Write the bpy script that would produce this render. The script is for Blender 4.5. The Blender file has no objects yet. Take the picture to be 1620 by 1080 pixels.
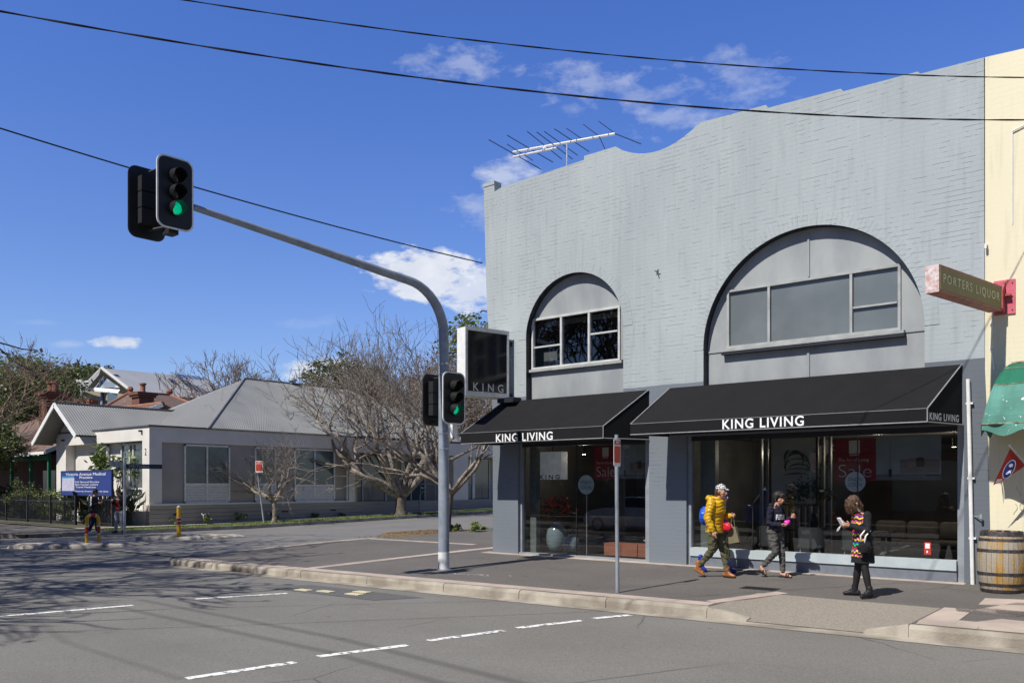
import bpy, bmesh, math, random
from math import sin, cos, pi, radians, sqrt, atan2
from mathutils import Vector, Matrix, noise
from mathutils.geometry import tessellate_polygon
D = bpy.data; C = bpy.context; COL = C.scene.collection

# ------------------------------------------------------------------ camera
CAM = (14.212, -16.114, 1.65); FPX = 1380.0; CXP = 810.0; HYP = 767.0
TH = atan2(1635, FPX)
FW = (-cos(TH), sin(TH)); RT = (sin(TH), cos(TH))
cd = D.cameras.new('camera'); cam = D.objects.new('camera', cd); COL.objects.link(cam)
cam.location = CAM
cam.rotation_euler = (radians(90), 0, atan2(-FW[0], FW[1]))
cd.sensor_width = 36; cd.lens = 36 * FPX / 1620
cd.shift_y = (HYP - 540) / 1620; cd.clip_end = 3000; cd.clip_start = 0.1
C.scene.camera = cam

def ray(px, py):
    a = (px - CXP) / FPX; b = (HYP - py) / FPX
    return Vector((FW[0] + a * RT[0], FW[1] + a * RT[1], b))
def at(px, py, d): return Vector(CAM) + ray(px, py) * d       # point at real depth d (m)
def onY(px, py, y):
    r = ray(px, py); return Vector(CAM) + r * ((y - CAM[1]) / r.y)
def onX(px, py, x):
    r = ray(px, py); return Vector(CAM) + r * ((x - CAM[0]) / r.x)

# ------------------------------------------------------------------ light
SUN = Vector((-0.15, -1.0, 1.17)).normalized()                  # towards the sun
w = D.worlds.new('World'); C.scene.world = w; w.use_nodes = True
nt = w.node_tree; N = nt.nodes; L = nt.links; N.clear()
sky = N.new('ShaderNodeTexSky'); sky.sky_type = 'NISHITA'; sky.sun_disc = False
sky.sun_elevation = math.asin(SUN.z); sky.sun_rotation = atan2(SUN.x, SUN.y)
sky.air_density = 1.0; sky.dust_density = 0.2; sky.ozone_density = 2.0; sky.altitude = 60
tc = N.new('ShaderNodeTexCoord')
def wm(op, a, b=None, clamp=False):
    n = N.new('ShaderNodeMath'); n.operation = op; n.use_clamp = clamp
    for i, x in enumerate((a, b)):
        if x is None: continue
        if isinstance(x, (int, float)): n.inputs[i].default_value = x
        else: L.new(x, n.inputs[i])
    return n.outputs[0]
def wv(op, a, b):
    n = N.new('ShaderNodeVectorMath'); n.operation = op
    L.new(a, n.inputs[0])
    if isinstance(b, (tuple, Vector)): n.inputs[1].default_value = tuple(b)
    else: L.new(b, n.inputs[1])
    return n.outputs['Value'] if op == 'DOT_PRODUCT' else n.outputs[0]
nz = N.new('ShaderNodeTexNoise'); nz.inputs['Scale'].default_value = 9; nz.inputs['Detail'].default_value = 9; nz.inputs['Roughness'].default_value = .62
L.new(tc.outputs['Generated'], nz.inputs['Vector'])
nz2 = N.new('ShaderNodeTexNoise'); nz2.inputs['Scale'].default_value = 30; nz2.inputs['Detail'].default_value = 8; nz2.inputs['Roughness'].default_value = .6
mp = N.new('ShaderNodeMapping'); mp.inputs['Scale'].default_value = (1, 1, 2.2); L.new(tc.outputs['Generated'], mp.inputs['Vector']); L.new(mp.outputs[0], nz2.inputs['Vector'])
nf = wm('SUBTRACT', nz.outputs['Fac'], .5)
# (px, py, half width, half height, density, softness, noise weight)
CL = [(670, 436, 92, 46, 1.0, .38, 1.5), (745, 455, 60, 36, .85, .4, 1.5), (800, 280, 58, 30, .62, .7, 1.7), (757, 332, 46, 28, .36, .8, 1.7),
      (190, 541, 42, 11, .9, .5, 1.3), (728, 104, 75, 26, .34, .9, 2.6), (660, 94, 40, 12, .3, .9, 2.4), (935, 132, 75, 32, .34, .9, 2.6),
      (1010, 152, 62, 18, .28, .9, 2.4), (1062, 186, 75, 28, .32, .9, 2.6), (1160, 122, 85, 45, .26, 1.0, 3.0), (905, 172, 22, 14, .25, .9, 2),
      (105, 545, 26, 7, .25, .8, 1.4), (520, 588, 70, 26, .8, .5, 1.6), (55, 510, 40, 6, .1, .9, 1.4), (500, 510, 60, 12, .12, .9, 1.6)]
tot = None
for (px, py, hw, hh, dn, sf, nw) in CL:
    c = ray(px, py).normalized(); r = ray(px + 10, py).normalized() - c; r = (r - c * r.dot(c)).normalized(); u = r.cross(c)
    if u.z < 0: u = -u
    sc = ray(px, py).length * FPX
    a = wm('MULTIPLY', wv('DOT_PRODUCT', tc.outputs['Generated'], r), ray(px, py).length ** 2 * 0 + sc / hw)
    b = wm('MULTIPLY', wv('DOT_PRODUCT', tc.outputs['Generated'], u), sc / hh)
    rr = wm('SQRT', wm('ADD', wm('MULTIPLY', a, a), wm('MULTIPLY', b, b)))
    m = wm('SUBTRACT', 1.0, rr)
    m = wm('ADD', m, wm('MULTIPLY', wm('SUBTRACT', nz2.outputs['Fac'], .5), nw * 1.5))
    m = wm('DIVIDE', m, sf, True)
    front = wm('GREATER_THAN', wv('DOT_PRODUCT', tc.outputs['Generated'], c), 0.5)
    m = wm('MULTIPLY', wm('MULTIPLY', m, dn), front)
    tot = m if tot is None else wm('MAXIMUM', tot, m)
hue = N.new('ShaderNodeMix'); hue.data_type = 'RGBA'; hue.blend_type = 'MULTIPLY'; hue.inputs[0].default_value = 1
L.new(sky.outputs[0], hue.inputs[6])
sepw = N.new('ShaderNodeSeparateXYZ'); L.new(tc.outputs['Generated'], sepw.inputs[0])
el = wm('DIVIDE', sepw.outputs[2], .45, True)
tg = N.new('ShaderNodeMix'); tg.data_type = 'RGBA'; L.new(el, tg.inputs[0]); tg.inputs[6].default_value = (.80, .84, 1.05, 1); tg.inputs[7].default_value = (.56, .80, 1.44, 1)
def wr(x, a, b, c, d):
    n = N.new('ShaderNodeMapRange'); L.new(x, n.inputs[0])
    for i, q in ((1, a), (2, b), (3, c), (4, d)): n.inputs[i].default_value = q
    return n.outputs[0]
# sky dimmed towards the zenith and behind the camera to cut the fill light
dk = wm('MULTIPLY', wr(sepw.outputs[2], .50, .75, 1, .45), wr(wv('DOT_PRODUCT', tc.outputs['Generated'], (FW[0], FW[1], 0)), -.25, .35, .55, 1))
sc3 = N.new('ShaderNodeVectorMath'); sc3.operation = 'SCALE'; L.new(tg.outputs[2], sc3.inputs[0]); L.new(dk, sc3.inputs['Scale'])
L.new(sc3.outputs[0], hue.inputs[7])
cm = N.new('ShaderNodeMix'); cm.data_type = 'RGBA'
L.new(wm('MULTIPLY', tot, .93), cm.inputs[0]); L.new(hue.outputs[2], cm.inputs[6])
cc = N.new('ShaderNodeMix'); cc.data_type = 'RGBA'; L.new(nz2.outputs['Fac'], cc.inputs[0])
cc.inputs[6].default_value = (4.6, 5.1, 6.2, 1); cc.inputs[7].default_value = (8.2, 8.3, 8.6, 1)
L.new(cc.outputs[2], cm.inputs[7])
bg = N.new('ShaderNodeBackground'); bg.inputs['Strength'].default_value = 0.11
L.new(cm.outputs[2], bg.inputs['Color']); wo = N.new('ShaderNodeOutputWorld'); L.new(bg.outputs[0], wo.inputs['Surface'])
sl = D.lights.new('sun', 'SUN'); sl.energy = 5.0; sl.angle = radians(.53); sl.color = (1, .955, .89)
so = D.objects.new('sun', sl); COL.objects.link(so); so.rotation_euler = SUN.to_track_quat('Z', 'Y').to_euler(); so.location = (0, -30, 40)
C.scene.view_settings.view_transform = 'Standard'; C.scene.view_settings.look = 'None'; C.scene.view_settings.exposure = 0.12
C.scene.cycles.use_denoising = True; C.scene.cycles.transparent_max_bounces = 12; C.scene.cycles.max_bounces = 6

# ------------------------------------------------------------------ materials
def lin(c):
    return tuple(((x / 255) / 12.92 if x / 255 <= .04045 else ((x / 255 + .055) / 1.055) ** 2.4) for x in c) + (1,)
MC = {}
def mat(name, c, rough=.7, metal=0, c2=None, scale=8, bump=0, bscale=60, spec=.4, stretch=(1, 1, 1), detail=5, contrast=(.35, .65), emit=0, coat=0, trans=None):
    """procedural surface: two colours mixed by noise plus fine bump. c / c2 linear rgb"""
    if name in MC: return MC[name]
    m = D.materials.new(name); m.use_nodes = True; t = m.node_tree; b = t.nodes['Principled BSDF']
    b.inputs['Roughness'].default_value = rough; b.inputs['Metallic'].default_value = metal
    b.inputs['Specular IOR Level'].default_value = spec; b.inputs['Coat Weight'].default_value = coat
    c = tuple(c[:3]) + (1,)
    c2 = tuple(x * .82 for x in c[:3]) + (1,) if c2 is None else tuple(c2[:3]) + (1,)
    co = t.nodes.new('ShaderNodeTexCoord'); mpn = t.nodes.new('ShaderNodeMapping'); mpn.inputs['Scale'].default_value = stretch
    t.links.new(co.outputs['Object'], mpn.inputs[0])
    n = t.nodes.new('ShaderNodeTexNoise'); n.inputs['Scale'].default_value = scale; n.inputs['Detail'].default_value = detail
    t.links.new(mpn.outputs[0], n.inputs['Vector'])
    r = t.nodes.new('ShaderNodeMapRange'); r.inputs[1].default_value = contrast[0]; r.inputs[2].default_value = contrast[1]
    t.links.new(n.outputs['Fac'], r.inputs[0])
    mx = t.nodes.new('ShaderNodeMix'); mx.data_type = 'RGBA'; t.links.new(r.outputs[0], mx.inputs[0])
    mx.inputs[6].default_value = c; mx.inputs[7].default_value = c2
    t.links.new(mx.outputs[2], b.inputs['Base Color'])
    if bump:
        n2 = t.nodes.new('ShaderNodeTexNoise'); n2.inputs['Scale'].default_value = bscale; n2.inputs['Detail'].default_value = 4
        t.links.new(mpn.outputs[0], n2.inputs['Vector'])
        bp = t.nodes.new('ShaderNodeBump'); bp.inputs['Strength'].default_value = bump; bp.inputs['Distance'].default_value = .02
        t.links.new(n2.outputs['Fac'], bp.inputs['Height']); t.links.new(bp.outputs[0], b.inputs['Normal'])
    if emit:
        b.inputs['Emission Strength'].default_value = emit; t.links.new(mx.outputs[2], b.inputs['Emission Color'])
    MC[name] = m; return m
def nodes(m): return m.node_tree.nodes, m.node_tree.links, m.node_tree.nodes['Principled BSDF']
def mth(t, op, a, b=None, clamp=False):
    n = t.nodes.new('ShaderNodeMath'); n.operation = op; n.use_clamp = clamp
    for i, x in enumerate((a, b)):
        if x is None: continue
        if isinstance(x, (int, float)): n.inputs[i].default_value = x
        else: t.links.new(x, n.inputs[i])
    return n.outputs[0]
def mixc(t, f, a, b, mode='MIX'):
    n = t.nodes.new('ShaderNodeMix'); n.data_type = 'RGBA'; n.blend_type = mode
    for i, x in ((0, f), (6, a), (7, b)):
        if isinstance(x, (int, float)): n.inputs[i].default_value = x
        elif isinstance(x, tuple): n.inputs[i].default_value = tuple(x[:3]) + (1,)
        else: t.links.new(x, n.inputs[i])
    return n.outputs[2]
def noisen(t, v, scale, detail=5, rough=.5):
    n = t.nodes.new('ShaderNodeTexNoise'); n.inputs['Scale'].default_value = scale; n.inputs['Detail'].default_value = detail; n.inputs['Roughness'].default_value = rough
    if v is not None: t.links.new(v, n.inputs['Vector'])
    return n.outputs['Fac']
def maprange(t, x, a, b, c=0, d=1):
    n = t.nodes.new('ShaderNodeMapRange'); t.links.new(x, n.inputs[0])
    for i, q in ((1, a), (2, b), (3, c), (4, d)): n.inputs[i].default_value = q
    return n.outputs[0]
def mapping(t, v, scale=(1, 1, 1), rot=(0, 0, 0), loc=(0, 0, 0)):
    n = t.nodes.new('ShaderNodeMapping'); n.inputs['Scale'].default_value = scale; n.inputs['Rotation'].default_value = rot; n.inputs['Location'].default_value = loc
    t.links.new(v, n.inputs[0]); return n.outputs[0]

def brick_wall(name, ca, cb, low=None, zlow=3.76, mono=False):
    """painted brickwork on an XZ wall: courses as relief, hairline open joints with painted-in shade, drips and soot"""
    m = D.materials.new(name); m.use_nodes = True; t = m.node_tree; b = t.nodes['Principled BSDF']
    b.inputs['Roughness'].default_value = .62; b.inputs['Specular IOR Level'].default_value = .3
    co = t.nodes.new('ShaderNodeTexCoord').outputs['Object']
    sp = t.nodes.new('ShaderNodeSeparateXYZ'); t.links.new(co, sp.inputs[0])
    cb_ = t.nodes.new('ShaderNodeCombineXYZ'); t.links.new(mth(t, 'ADD', sp.outputs[0], sp.outputs[1]), cb_.inputs[0]); t.links.new(sp.outputs[2], cb_.inputs[1])
    wob = noisen(t, co, 3.0, 3)
    zz = mth(t, 'ADD', sp.outputs[2], mth(t, 'MULTIPLY', mth(t, 'SUBTRACT', wob, .5), .03))
    cb2 = t.nodes.new('ShaderNodeCombineXYZ'); t.links.new(mth(t, 'ADD', sp.outputs[0], sp.outputs[1]), cb2.inputs[0]); t.links.new(zz, cb2.inputs[1])
    br = t.nodes.new('ShaderNodeTexBrick'); t.links.new(cb2.outputs[0], br.inputs['Vector'])
    br.inputs['Scale'].default_value = 1; br.inputs['Brick Width'].default_value = .24; br.inputs['Row Height'].default_value = .086
    br.inputs['Mortar Size'].default_value = .006; br.inputs['Mortar Smooth'].default_value = .35
    br.inputs['Color1'].default_value = (1, 1, 1, 1); br.inputs['Color2'].default_value = (.86, .86, .86, 1); br.inputs['Mortar'].default_value = (0, 0, 0, 1)
    # thin open joints with crevice shade painted in where a stretched noise says so
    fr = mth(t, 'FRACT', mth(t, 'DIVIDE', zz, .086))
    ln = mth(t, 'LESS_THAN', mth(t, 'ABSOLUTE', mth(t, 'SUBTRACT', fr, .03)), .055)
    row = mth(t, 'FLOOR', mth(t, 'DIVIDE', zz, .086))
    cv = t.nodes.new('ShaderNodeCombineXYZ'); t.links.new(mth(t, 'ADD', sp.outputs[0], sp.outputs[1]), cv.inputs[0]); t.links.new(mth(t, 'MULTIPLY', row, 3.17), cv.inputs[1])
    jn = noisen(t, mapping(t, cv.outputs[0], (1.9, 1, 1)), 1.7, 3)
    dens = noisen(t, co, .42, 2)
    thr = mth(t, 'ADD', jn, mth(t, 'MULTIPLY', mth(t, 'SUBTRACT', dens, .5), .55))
    joint_shade = mth(t, 'MULTIPLY', ln, mth(t, 'GREATER_THAN', thr, .572))
    big = noisen(t, mapping(t, co, (.5, .5, .28)), 1.0, 4)
    base = mixc(t, maprange(t, big, .35, .65), ca, cb)
    gx = maprange(t, sp.outputs[0], 2.0, 10.5)
    if not mono: base = mixc(t, mth(t, 'MULTIPLY', gx, .55), base, tuple(x * y for x, y in zip(cb[:3], (.84, .9, 1.0))))
    st = noisen(t, mapping(t, co, (3.2, 3.2, .22)), 2.0, 4)
    base = mixc(t, mth(t, 'MULTIPLY', maprange(t, st, .52, .70), .17), base, (.5, .53, .52) if not mono else (.75, .7, .5))
    st2 = noisen(t, mapping(t, co, (5, 5, .5), loc=(7, 0, 3)), 1.6, 5)
    base = mixc(t, mth(t, 'MULTIPLY', maprange(t, st2, .54, .74), .34), base, tuple(x * .66 for x in cb[:3]))
    if low:
        edge = mth(t, 'ADD', sp.outputs[2], mth(t, 'MULTIPLY', mth(t, 'SUBTRACT', noisen(t, co, 1.1, 3), .5), .05))
        f = mth(t, 'LESS_THAN', edge, zlow); low2 = mixc(t, mth(t, 'GREATER_THAN', sp.outputs[0], 3.0), tuple(x * 1.42 for x in low[:3]), low)
        base = mixc(t, f, base, mixc(t, mth(t, 'MULTIPLY', maprange(t, big, .3, .7), .3), low2, tuple(x * .7 for x in low[:3])))
        joint_shade = mth(t, 'MULTIPLY', joint_shade, mth(t, 'GREATER_THAN', sp.outputs[2], 1.45))
    bc = mixc(t, mth(t, 'MULTIPLY', mth(t, 'SUBTRACT', 1, br.outputs['Fac']), .0), base, base)
    bc = mixc(t, mth(t, 'MULTIPLY', br.outputs['Fac'], .05), bc, tuple(x * .7 for x in cb[:3]))
    bc = mixc(t, mth(t, 'MULTIPLY', joint_shade, .6 if not mono else .08), bc, (.055, .06, .068) if not mono else (.25, .22, .12))
    t.links.new(bc, b.inputs['Base Color'])
    h = mth(t, 'ADD', mth(t, 'MULTIPLY', br.outputs['Color'], .55), mth(t, 'MULTIPLY', noisen(t, co, 38, 4), .5))
    h = mth(t, 'SUBTRACT', h, mth(t, 'MULTIPLY', joint_shade, .9))
    bp = t.nodes.new('ShaderNodeBump'); bp.inputs['Strength'].default_value = .42 if not mono else .16; bp.inputs['Distance'].default_value = .008
    t.links.new(h, bp.inputs['Height']); t.links.new(bp.outputs[0], b.inputs['Normal'])
    return m
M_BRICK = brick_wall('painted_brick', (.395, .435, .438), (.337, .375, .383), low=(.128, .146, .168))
M_YELLOW = brick_wall('cream_painted_brick', (.76, .70, .50), (.70, .64, .45), mono=True)

def asphalt(name, c, c2, tyre=False):
    m = D.materials.new(name); m.use_nodes = True; t = m.node_tree; b = t.nodes['Principled BSDF']
    b.inputs['Roughness'].default_value = .88; b.inputs['Specular IOR Level'].default_value = .25
    co = t.nodes.new('ShaderNodeTexCoord').outputs['Object']
    a = noisen(t, co, .5, 5); s = noisen(t, co, 110, 3, .7); s2 = noisen(t, co, 14, 6, .6)
    base = mixc(t, maprange(t, a, .35, .65), c, c2)
    base = mixc(t, maprange(t, s, .5, .75, 0, .7), base, tuple(min(1, x * 1.9) for x in c[:3]))
    base = mixc(t, maprange(t, s, .25, .42, .6, 0), base, tuple(x * .45 for x in c[:3]))
    base = mixc(t, maprange(t, s2, .52, .72, 0, .4), base, tuple(x * .66 for x in c[:3]))
    s3 = noisen(t, co, 46, 3, .7); base = mixc(t, maprange(t, s3, .54, .66, 0, .75), base, tuple(min(1, x * 1.45) for x in c[:3])); base = mixc(t, maprange(t, s3, .46, .34, 0, .8), base, tuple(x * .6 for x in c[:3]))
    base = mixc(t, maprange(t, noisen(t, mapping(t, co, (.12, 1.2, 1)), 1.0, 4), .5, .7, 0, .25), base, tuple(x * .75 for x in c[:3]))
    v2 = t.nodes.new('ShaderNodeTexVoronoi'); v2.inputs['Scale'].default_value = .9; t.links.new(mixc(t, .06, co, noisen(t, co, 5, 3)), v2.inputs['Vector'])
    base = mixc(t, mth(t, 'MULTIPLY', mth(t, 'LESS_THAN', v2.outputs['Distance'], .045), .5), base, tuple(x * .35 for x in c[:3]))
    base = mixc(t, maprange(t, noisen(t, mapping(t, co, loc=(9, 3, 0)), 1.7, 6, .7), .60, .72, 0, .35), base, tuple(min(1, x * 1.25) for x in c[:3]))
    # sealed cracks
    vo = t.nodes.new('ShaderNodeTexVoronoi'); vo.feature = 'DISTANCE_TO_EDGE'; vo.inputs['Scale'].default_value = .33
    dv = mixc(t, .12, co, noisen(t, co, 2, 4)); t.links.new(dv, vo.inputs['Vector'])
    ck = mth(t, 'MULTIPLY', mth(t, 'LESS_THAN', vo.outputs['Distance'], .004), maprange(t, noisen(t, co, .35, 2), .5, .6))
    base = mixc(t, mth(t, 'MULTIPLY', ck, .6), base, tuple(x * .35 for x in c[:3]))
    if tyre:
        # paired tyre rub marks crossing the junction
        for (x0, y0, x1, y1, wd, st) in [(-.23, -8.85, 5.41, -9.05, .09, .5), (5.41, -9.05, 9.6, -9.6, .09, .5), (-.02, -9.5, 6.03, -9.7, .09, .5), (6.03, -9.7, 9.6, -10.2, .09, .5), (.8, -10.9, 2.95, -11.4, .07, .3), (2.95, -11.4, 6, -11.55, .07, .3)]:
            L_ = sqrt((x1 - x0) ** 2 + (y1 - y0) ** 2); ux, uy = (x1 - x0) / L_, (y1 - y0) / L_
            sp = t.nodes.new('ShaderNodeSeparateXYZ'); t.links.new(co, sp.inputs[0])
            dx = mth(t, 'SUBTRACT', sp.outputs[0], x0); dy = mth(t, 'SUBTRACT', sp.outputs[1], y0)
            al = mth(t, 'ADD', mth(t, 'MULTIPLY', dx, ux), mth(t, 'MULTIPLY', dy, uy))
            ac = mth(t, 'ABSOLUTE', mth(t, 'ADD', mth(t, 'MULTIPLY', dx, -uy), mth(t, 'MULTIPLY', dy, ux)))
            k = maprange(t, ac, wd * .4, wd * 1.3, 1, 0)
            k = mth(t, 'MULTIPLY', k, mth(t, 'MULTIPLY', mth(t, 'GREATER_THAN', al, -.03), mth(t, 'LESS_THAN', al, L_ + .03)))
            base = mixc(t, mth(t, 'MULTIPLY', k, st), base, tuple(x * .42 for x in c[:3]))
    t.links.new(base, b.inputs['Base Color'])
    bp = t.nodes.new('ShaderNodeBump'); bp.inputs['Strength'].default_value = .5; bp.inputs['Distance'].default_value = .006
    t.links.new(noisen(t, co, 130, 2), bp.inputs['Height']); t.links.new(bp.outputs[0], b.inputs['Normal'])
    return m
M_ROAD = asphalt('road_asphalt', (.188, .182, .166), (.158, .152, .138), True)
M_SIDE = asphalt('side_asphalt', (.19, .185, .175), (.15, .147, .142))
M_PATH = asphalt('footpath_asphalt', (.138, .128, .116), (.108, .10, .094))
M_RAMP = mat('aggregate_concrete', (.34, .30, .245), .9, c2=(.21, .188, .155), scale=34, bump=.6, bscale=90, contrast=(.3, .7))
M_KERB = mat('kerb_concrete', (.42, .38, .31), .9, c2=(.24, .21, .165), scale=2.2, bump=.5, bscale=40, detail=9, contrast=(.35, .62))
M_PINK = mat('pink_paving', (.50, .41, .345), .85, c2=(.36, .30, .255), scale=1.6, bump=.2, detail=8)
M_PAINT = mat('road_paint', (.80, .80, .77), .7, c2=(.22, .215, .20), scale=13, detail=12, contrast=(.52, .60))
M_GROUND = mat('earth', (.12, .10, .07), .95, c2=(.07, .075, .04), scale=.6, bump=.4)
M_GRASS = mat('grass_turf', (.13, .19, .03), .9, c2=(.20, .22, .05), scale=3, bump=1, bscale=60)
M_NAVY = mat('dark_trim', (.018, .021, .030), .5)
M_FRAMEG = mat('grey_frame_paint', (.28, .305, .33), .5, c2=(.22, .245, .27), scale=5)
M_SILL = mat('pale_sill_paint', (.47, .53, .54), .4, c2=(.40, .455, .47), scale=3)
M_PANEL = mat('arch_panel_paint', (.345, .365, .36), .65, c2=(.255, .272, .282), scale=1.3, bump=.15, bscale=12, detail=7, stretch=(1.4, 1, .6))
M_WOODF = mat('weathered_white_frame', (.40, .415, .40), .6, c2=(.30, .315, .30), scale=4, detail=8, bump=.3, stretch=(1, 1, 1))
M_CANVAS = mat('black_canvas', (.0105, .0105, .0115), .9, c2=(.0085, .0088, .0100), spec=.25, scale=3, bump=.25, bscale=220)
M_TRIMW = mat('grey_piping', (.30, .30, .31), .6)
M_WHITE = mat('white_paint', (.82, .82, .80), .45, c2=(.72, .72, .70))
M_LETTER = mat('white_lettering', (.86, .86, .85), .5, c2=(.8, .8, .8))
M_BLACK = mat('black_plastic', (.012, .012, .013), .42, c2=(.018, .018, .019))
M_BLACKG = mat('glossy_black_face', (.006, .006, .007), .12, c2=(.010, .010, .012), spec=.5)
M_GALV = mat('galvanised_steel', (.36, .39, .42), .5, .3, c2=(.25, .28, .31), scale=6, detail=9, stretch=(1, 1, .5))
M_POLE = mat('painted_grey_pole', (.30, .34, .39), .45, .1, c2=(.21, .245, .29), scale=5, detail=9, contrast=(.4, .7))
M_ALU = mat('aluminium', (.62, .63, .65), .35, .7)
M_DARKMETAL = mat('dark_metal', (.035, .037, .04), .5, .3)
M_RUST = mat('rusty_red_metal', (.40, .09, .10), .7, c2=(.30, .06, .05), scale=10, detail=8)
M_LWALL = mat('cream_render', (.73, .70, .65), .85, c2=(.64, .615, .57), scale=1.1, bump=.15, bscale=50, detail=6)
M_GWALL = mat('taupe_render', (.40, .345, .31), .85, c2=(.35, .30, .27), scale=1.1, bump=.1, bscale=50)
M_PLINTH = mat('grey_weatherboard', (.36, .31, .275), .8, c2=(.30, .26, .23), scale=2, stretch=(1, .3, 4))
M_IRON = mat('corrugated_grey', (.31, .315, .305), .55, .1, c2=(.26, .265, .26), scale=.7, detail=5)
M_GROOF = mat('smooth_grey_roofing', (.50, .50, .485), .5, .1, c2=(.45, .455, .44), scale=.4)
M_BRED = mat('chimney_brick', (.21, .095, .06), .85, c2=(.12, .06, .04), scale=9, bump=.5, stretch=(1, 1, 3))
M_TERRA = mat('terracotta', (.34, .155, .10), .8, c2=(.22, .10, .065), scale=6)
M_BARK = mat('pale_bark', (.33, .285, .235), .9, c2=(.12, .10, .082), scale=7, bump=.6, bscale=25, detail=7)
M_BARKD = mat('dark_bark', (.17, .14, .115), .9, c2=(.09, .075, .06), scale=7, bump=.6, bscale=25)
M_TWIG = mat('brown_twigs', (.27, .20, .15), .9, c2=(.15, .11, .085), scale=3)
M_SKIN = mat('skin', (.56, .31, .21), .55, c2=(.50, .26, .17), scale=12, spec=.35)
M_HAIRB = mat('black_hair', (.012, .010, .010), .4, c2=(.03, .024, .02), scale=30, stretch=(1, 1, .15), bump=.6, bscale=90)
M_HAIRBR = mat('brown_hair', (.060, .032, .018), .45, c2=(.15, .085, .05), scale=34, stretch=(1, 1, .2), bump=.9, bscale=70, contrast=(.42, .7))
M_EYE = mat('eye_dark', (.01, .008, .006), .2)

def tiles_mat(name, a, b_, sz=.33):
    m = D.materials.new(name); m.use_nodes = True; t = m.node_tree; b = t.nodes['Principled BSDF']; b.inputs['Roughness'].default_value = .85
    co = t.nodes.new('ShaderNodeTexCoord').outputs['Object']
    n = noisen(t, co, 1.4, 8, .65); sp = noisen(t, co, 9, 4, .6)
    base = mixc(t, maprange(t, n, .35, .65), a, b_)
    base = mixc(t, mth(t, 'MULTIPLY', maprange(t, sp, .6, .66), .6), base, (.45, .42, .36))
    t.links.new(base, b.inputs['Base Color'])
    sx = t.nodes.new('ShaderNodeSeparateXYZ'); t.links.new(co, sx.inputs[0])
    hh = mth(t, 'FRACT', mth(t, 'MULTIPLY', sx.outputs[2], 6.5))
    bp = t.nodes.new('ShaderNodeBump'); bp.inputs['Strength'].default_value = .9; bp.inputs['Distance'].default_value = .04
    t.links.new(hh, bp.inputs['Height']); t.links.new(bp.outputs[0], b.inputs['Normal'])
    return m
M_TILE = tiles_mat('old_roof_tiles', (.115, .075, .06), (.17, .10, .075))

def leafmat(name, c, c2):
    m = D.materials.new(name); m.use_nodes = True; t = m.node_tree; b = t.nodes['Principled BSDF']
    b.inputs['Roughness'].default_value = .55
    co = t.nodes.new('ShaderNodeTexCoord').outputs['Object']
    base = mixc(t, maprange(t, noisen(t, co, 1.1, 3), .35, .65), c, c2)
    base = mixc(t, maprange(t, noisen(t, co, 14, 2), .45, .7, 0, .6), base, tuple(min(1, x * 1.7) for x in c[:3]))
    t.links.new(base, b.inputs['Base Color'])
    tr = t.nodes.new('ShaderNodeBsdfTranslucent'); t.links.new(base, tr.inputs[0])
    ms = t.nodes.new('ShaderNodeMixShader'); ms.inputs[0].default_value = .25
    t.links.new(b.outputs[0], ms.inputs[1]); t.links.new(tr.outputs[0], ms.inputs[2])
    t.links.new(ms.outputs[0], t.nodes['Material Output'].inputs[0]); return m
M_LEAF = leafmat('evergreen_leaves', (.115, .135, .045), (.055, .075, .028))
M_LEAFL = leafmat('bright_leaves', (.17, .22, .06), (.085, .12, .04))
M_LEAFD = leafmat('dark_leaves', (.022, .035, .016), (.014, .022, .012))
M_LEAFR = leafmat('russet_leaves', (.16, .09, .05), (.09, .05, .03))
M_FLOWER = mat('orange_flower', (.8, .25, .03), .6)

def glass_mat(name, tint=(.5, .54, .54), refl=1.0, extra=.04):
    m = D.materials.new(name); m.use_nodes = True; t = m.node_tree; t.nodes.clear()
    o = t.nodes.new('ShaderNodeOutputMaterial'); tr = t.nodes.new('ShaderNodeBsdfTransparent'); tr.inputs[0].default_value = tint + (1,)
    g = t.nodes.new('ShaderNodeBsdfGlossy'); g.inputs['Roughness'].default_value = .004; g.inputs[0].default_value = (1, 1, 1, 1)
    co = t.nodes.new('ShaderNodeTexCoord').outputs['Object']
    bp = t.nodes.new('ShaderNodeBump'); bp.inputs['Strength'].default_value = .04; bp.inputs['Distance'].default_value = .02
    t.links.new(noisen(t, co, 1.1, 2), bp.inputs['Height']); t.links.new(bp.outputs[0], g.inputs['Normal'])
    ge = t.nodes.new('ShaderNodeNewGeometry'); dt = t.nodes.new('ShaderNodeVectorMath'); dt.operation = 'DOT_PRODUCT'
    t.links.new(ge.outputs['Normal'], dt.inputs[0]); t.links.new(ge.outputs['Incoming'], dt.inputs[1])
    fz = mth(t, 'POWER', mth(t, 'SUBTRACT', 1.0, mth(t, 'ABSOLUTE', dt.outputs['Value']), True), 4.2)
    f = mth(t, 'ADD', mth(t, 'MULTIPLY', fz, refl), extra + .05, True)
    ms = t.nodes.new('ShaderNodeMixShader'); t.links.new(f, ms.inputs[0]); t.links.new(tr.outputs[0], ms.inputs[1]); t.links.new(g.outputs[0], ms.inputs[2])
    t.links.new(ms.outputs[0], o.inputs[0]); return m
M_GLASS = glass_mat('shop_glass', (.78, .81, .80), 1.1, .05)
M_CLEAR = glass_mat('window_glass', (.35, .37, .37), 1.6, .06)
M_DIRTG = mat('dirty_frosted_glass', (.135, .155, .16), .22, c2=(.20, .22, .225), scale=.9, detail=8, spec=.5, coat=.3, contrast=(.4, .75))
M_BLINDG = mat('blind_behind_glass', (.10, .135, .14), .10, c2=(.075, .105, .11), scale=1, spec=.6, coat=.5)

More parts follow.
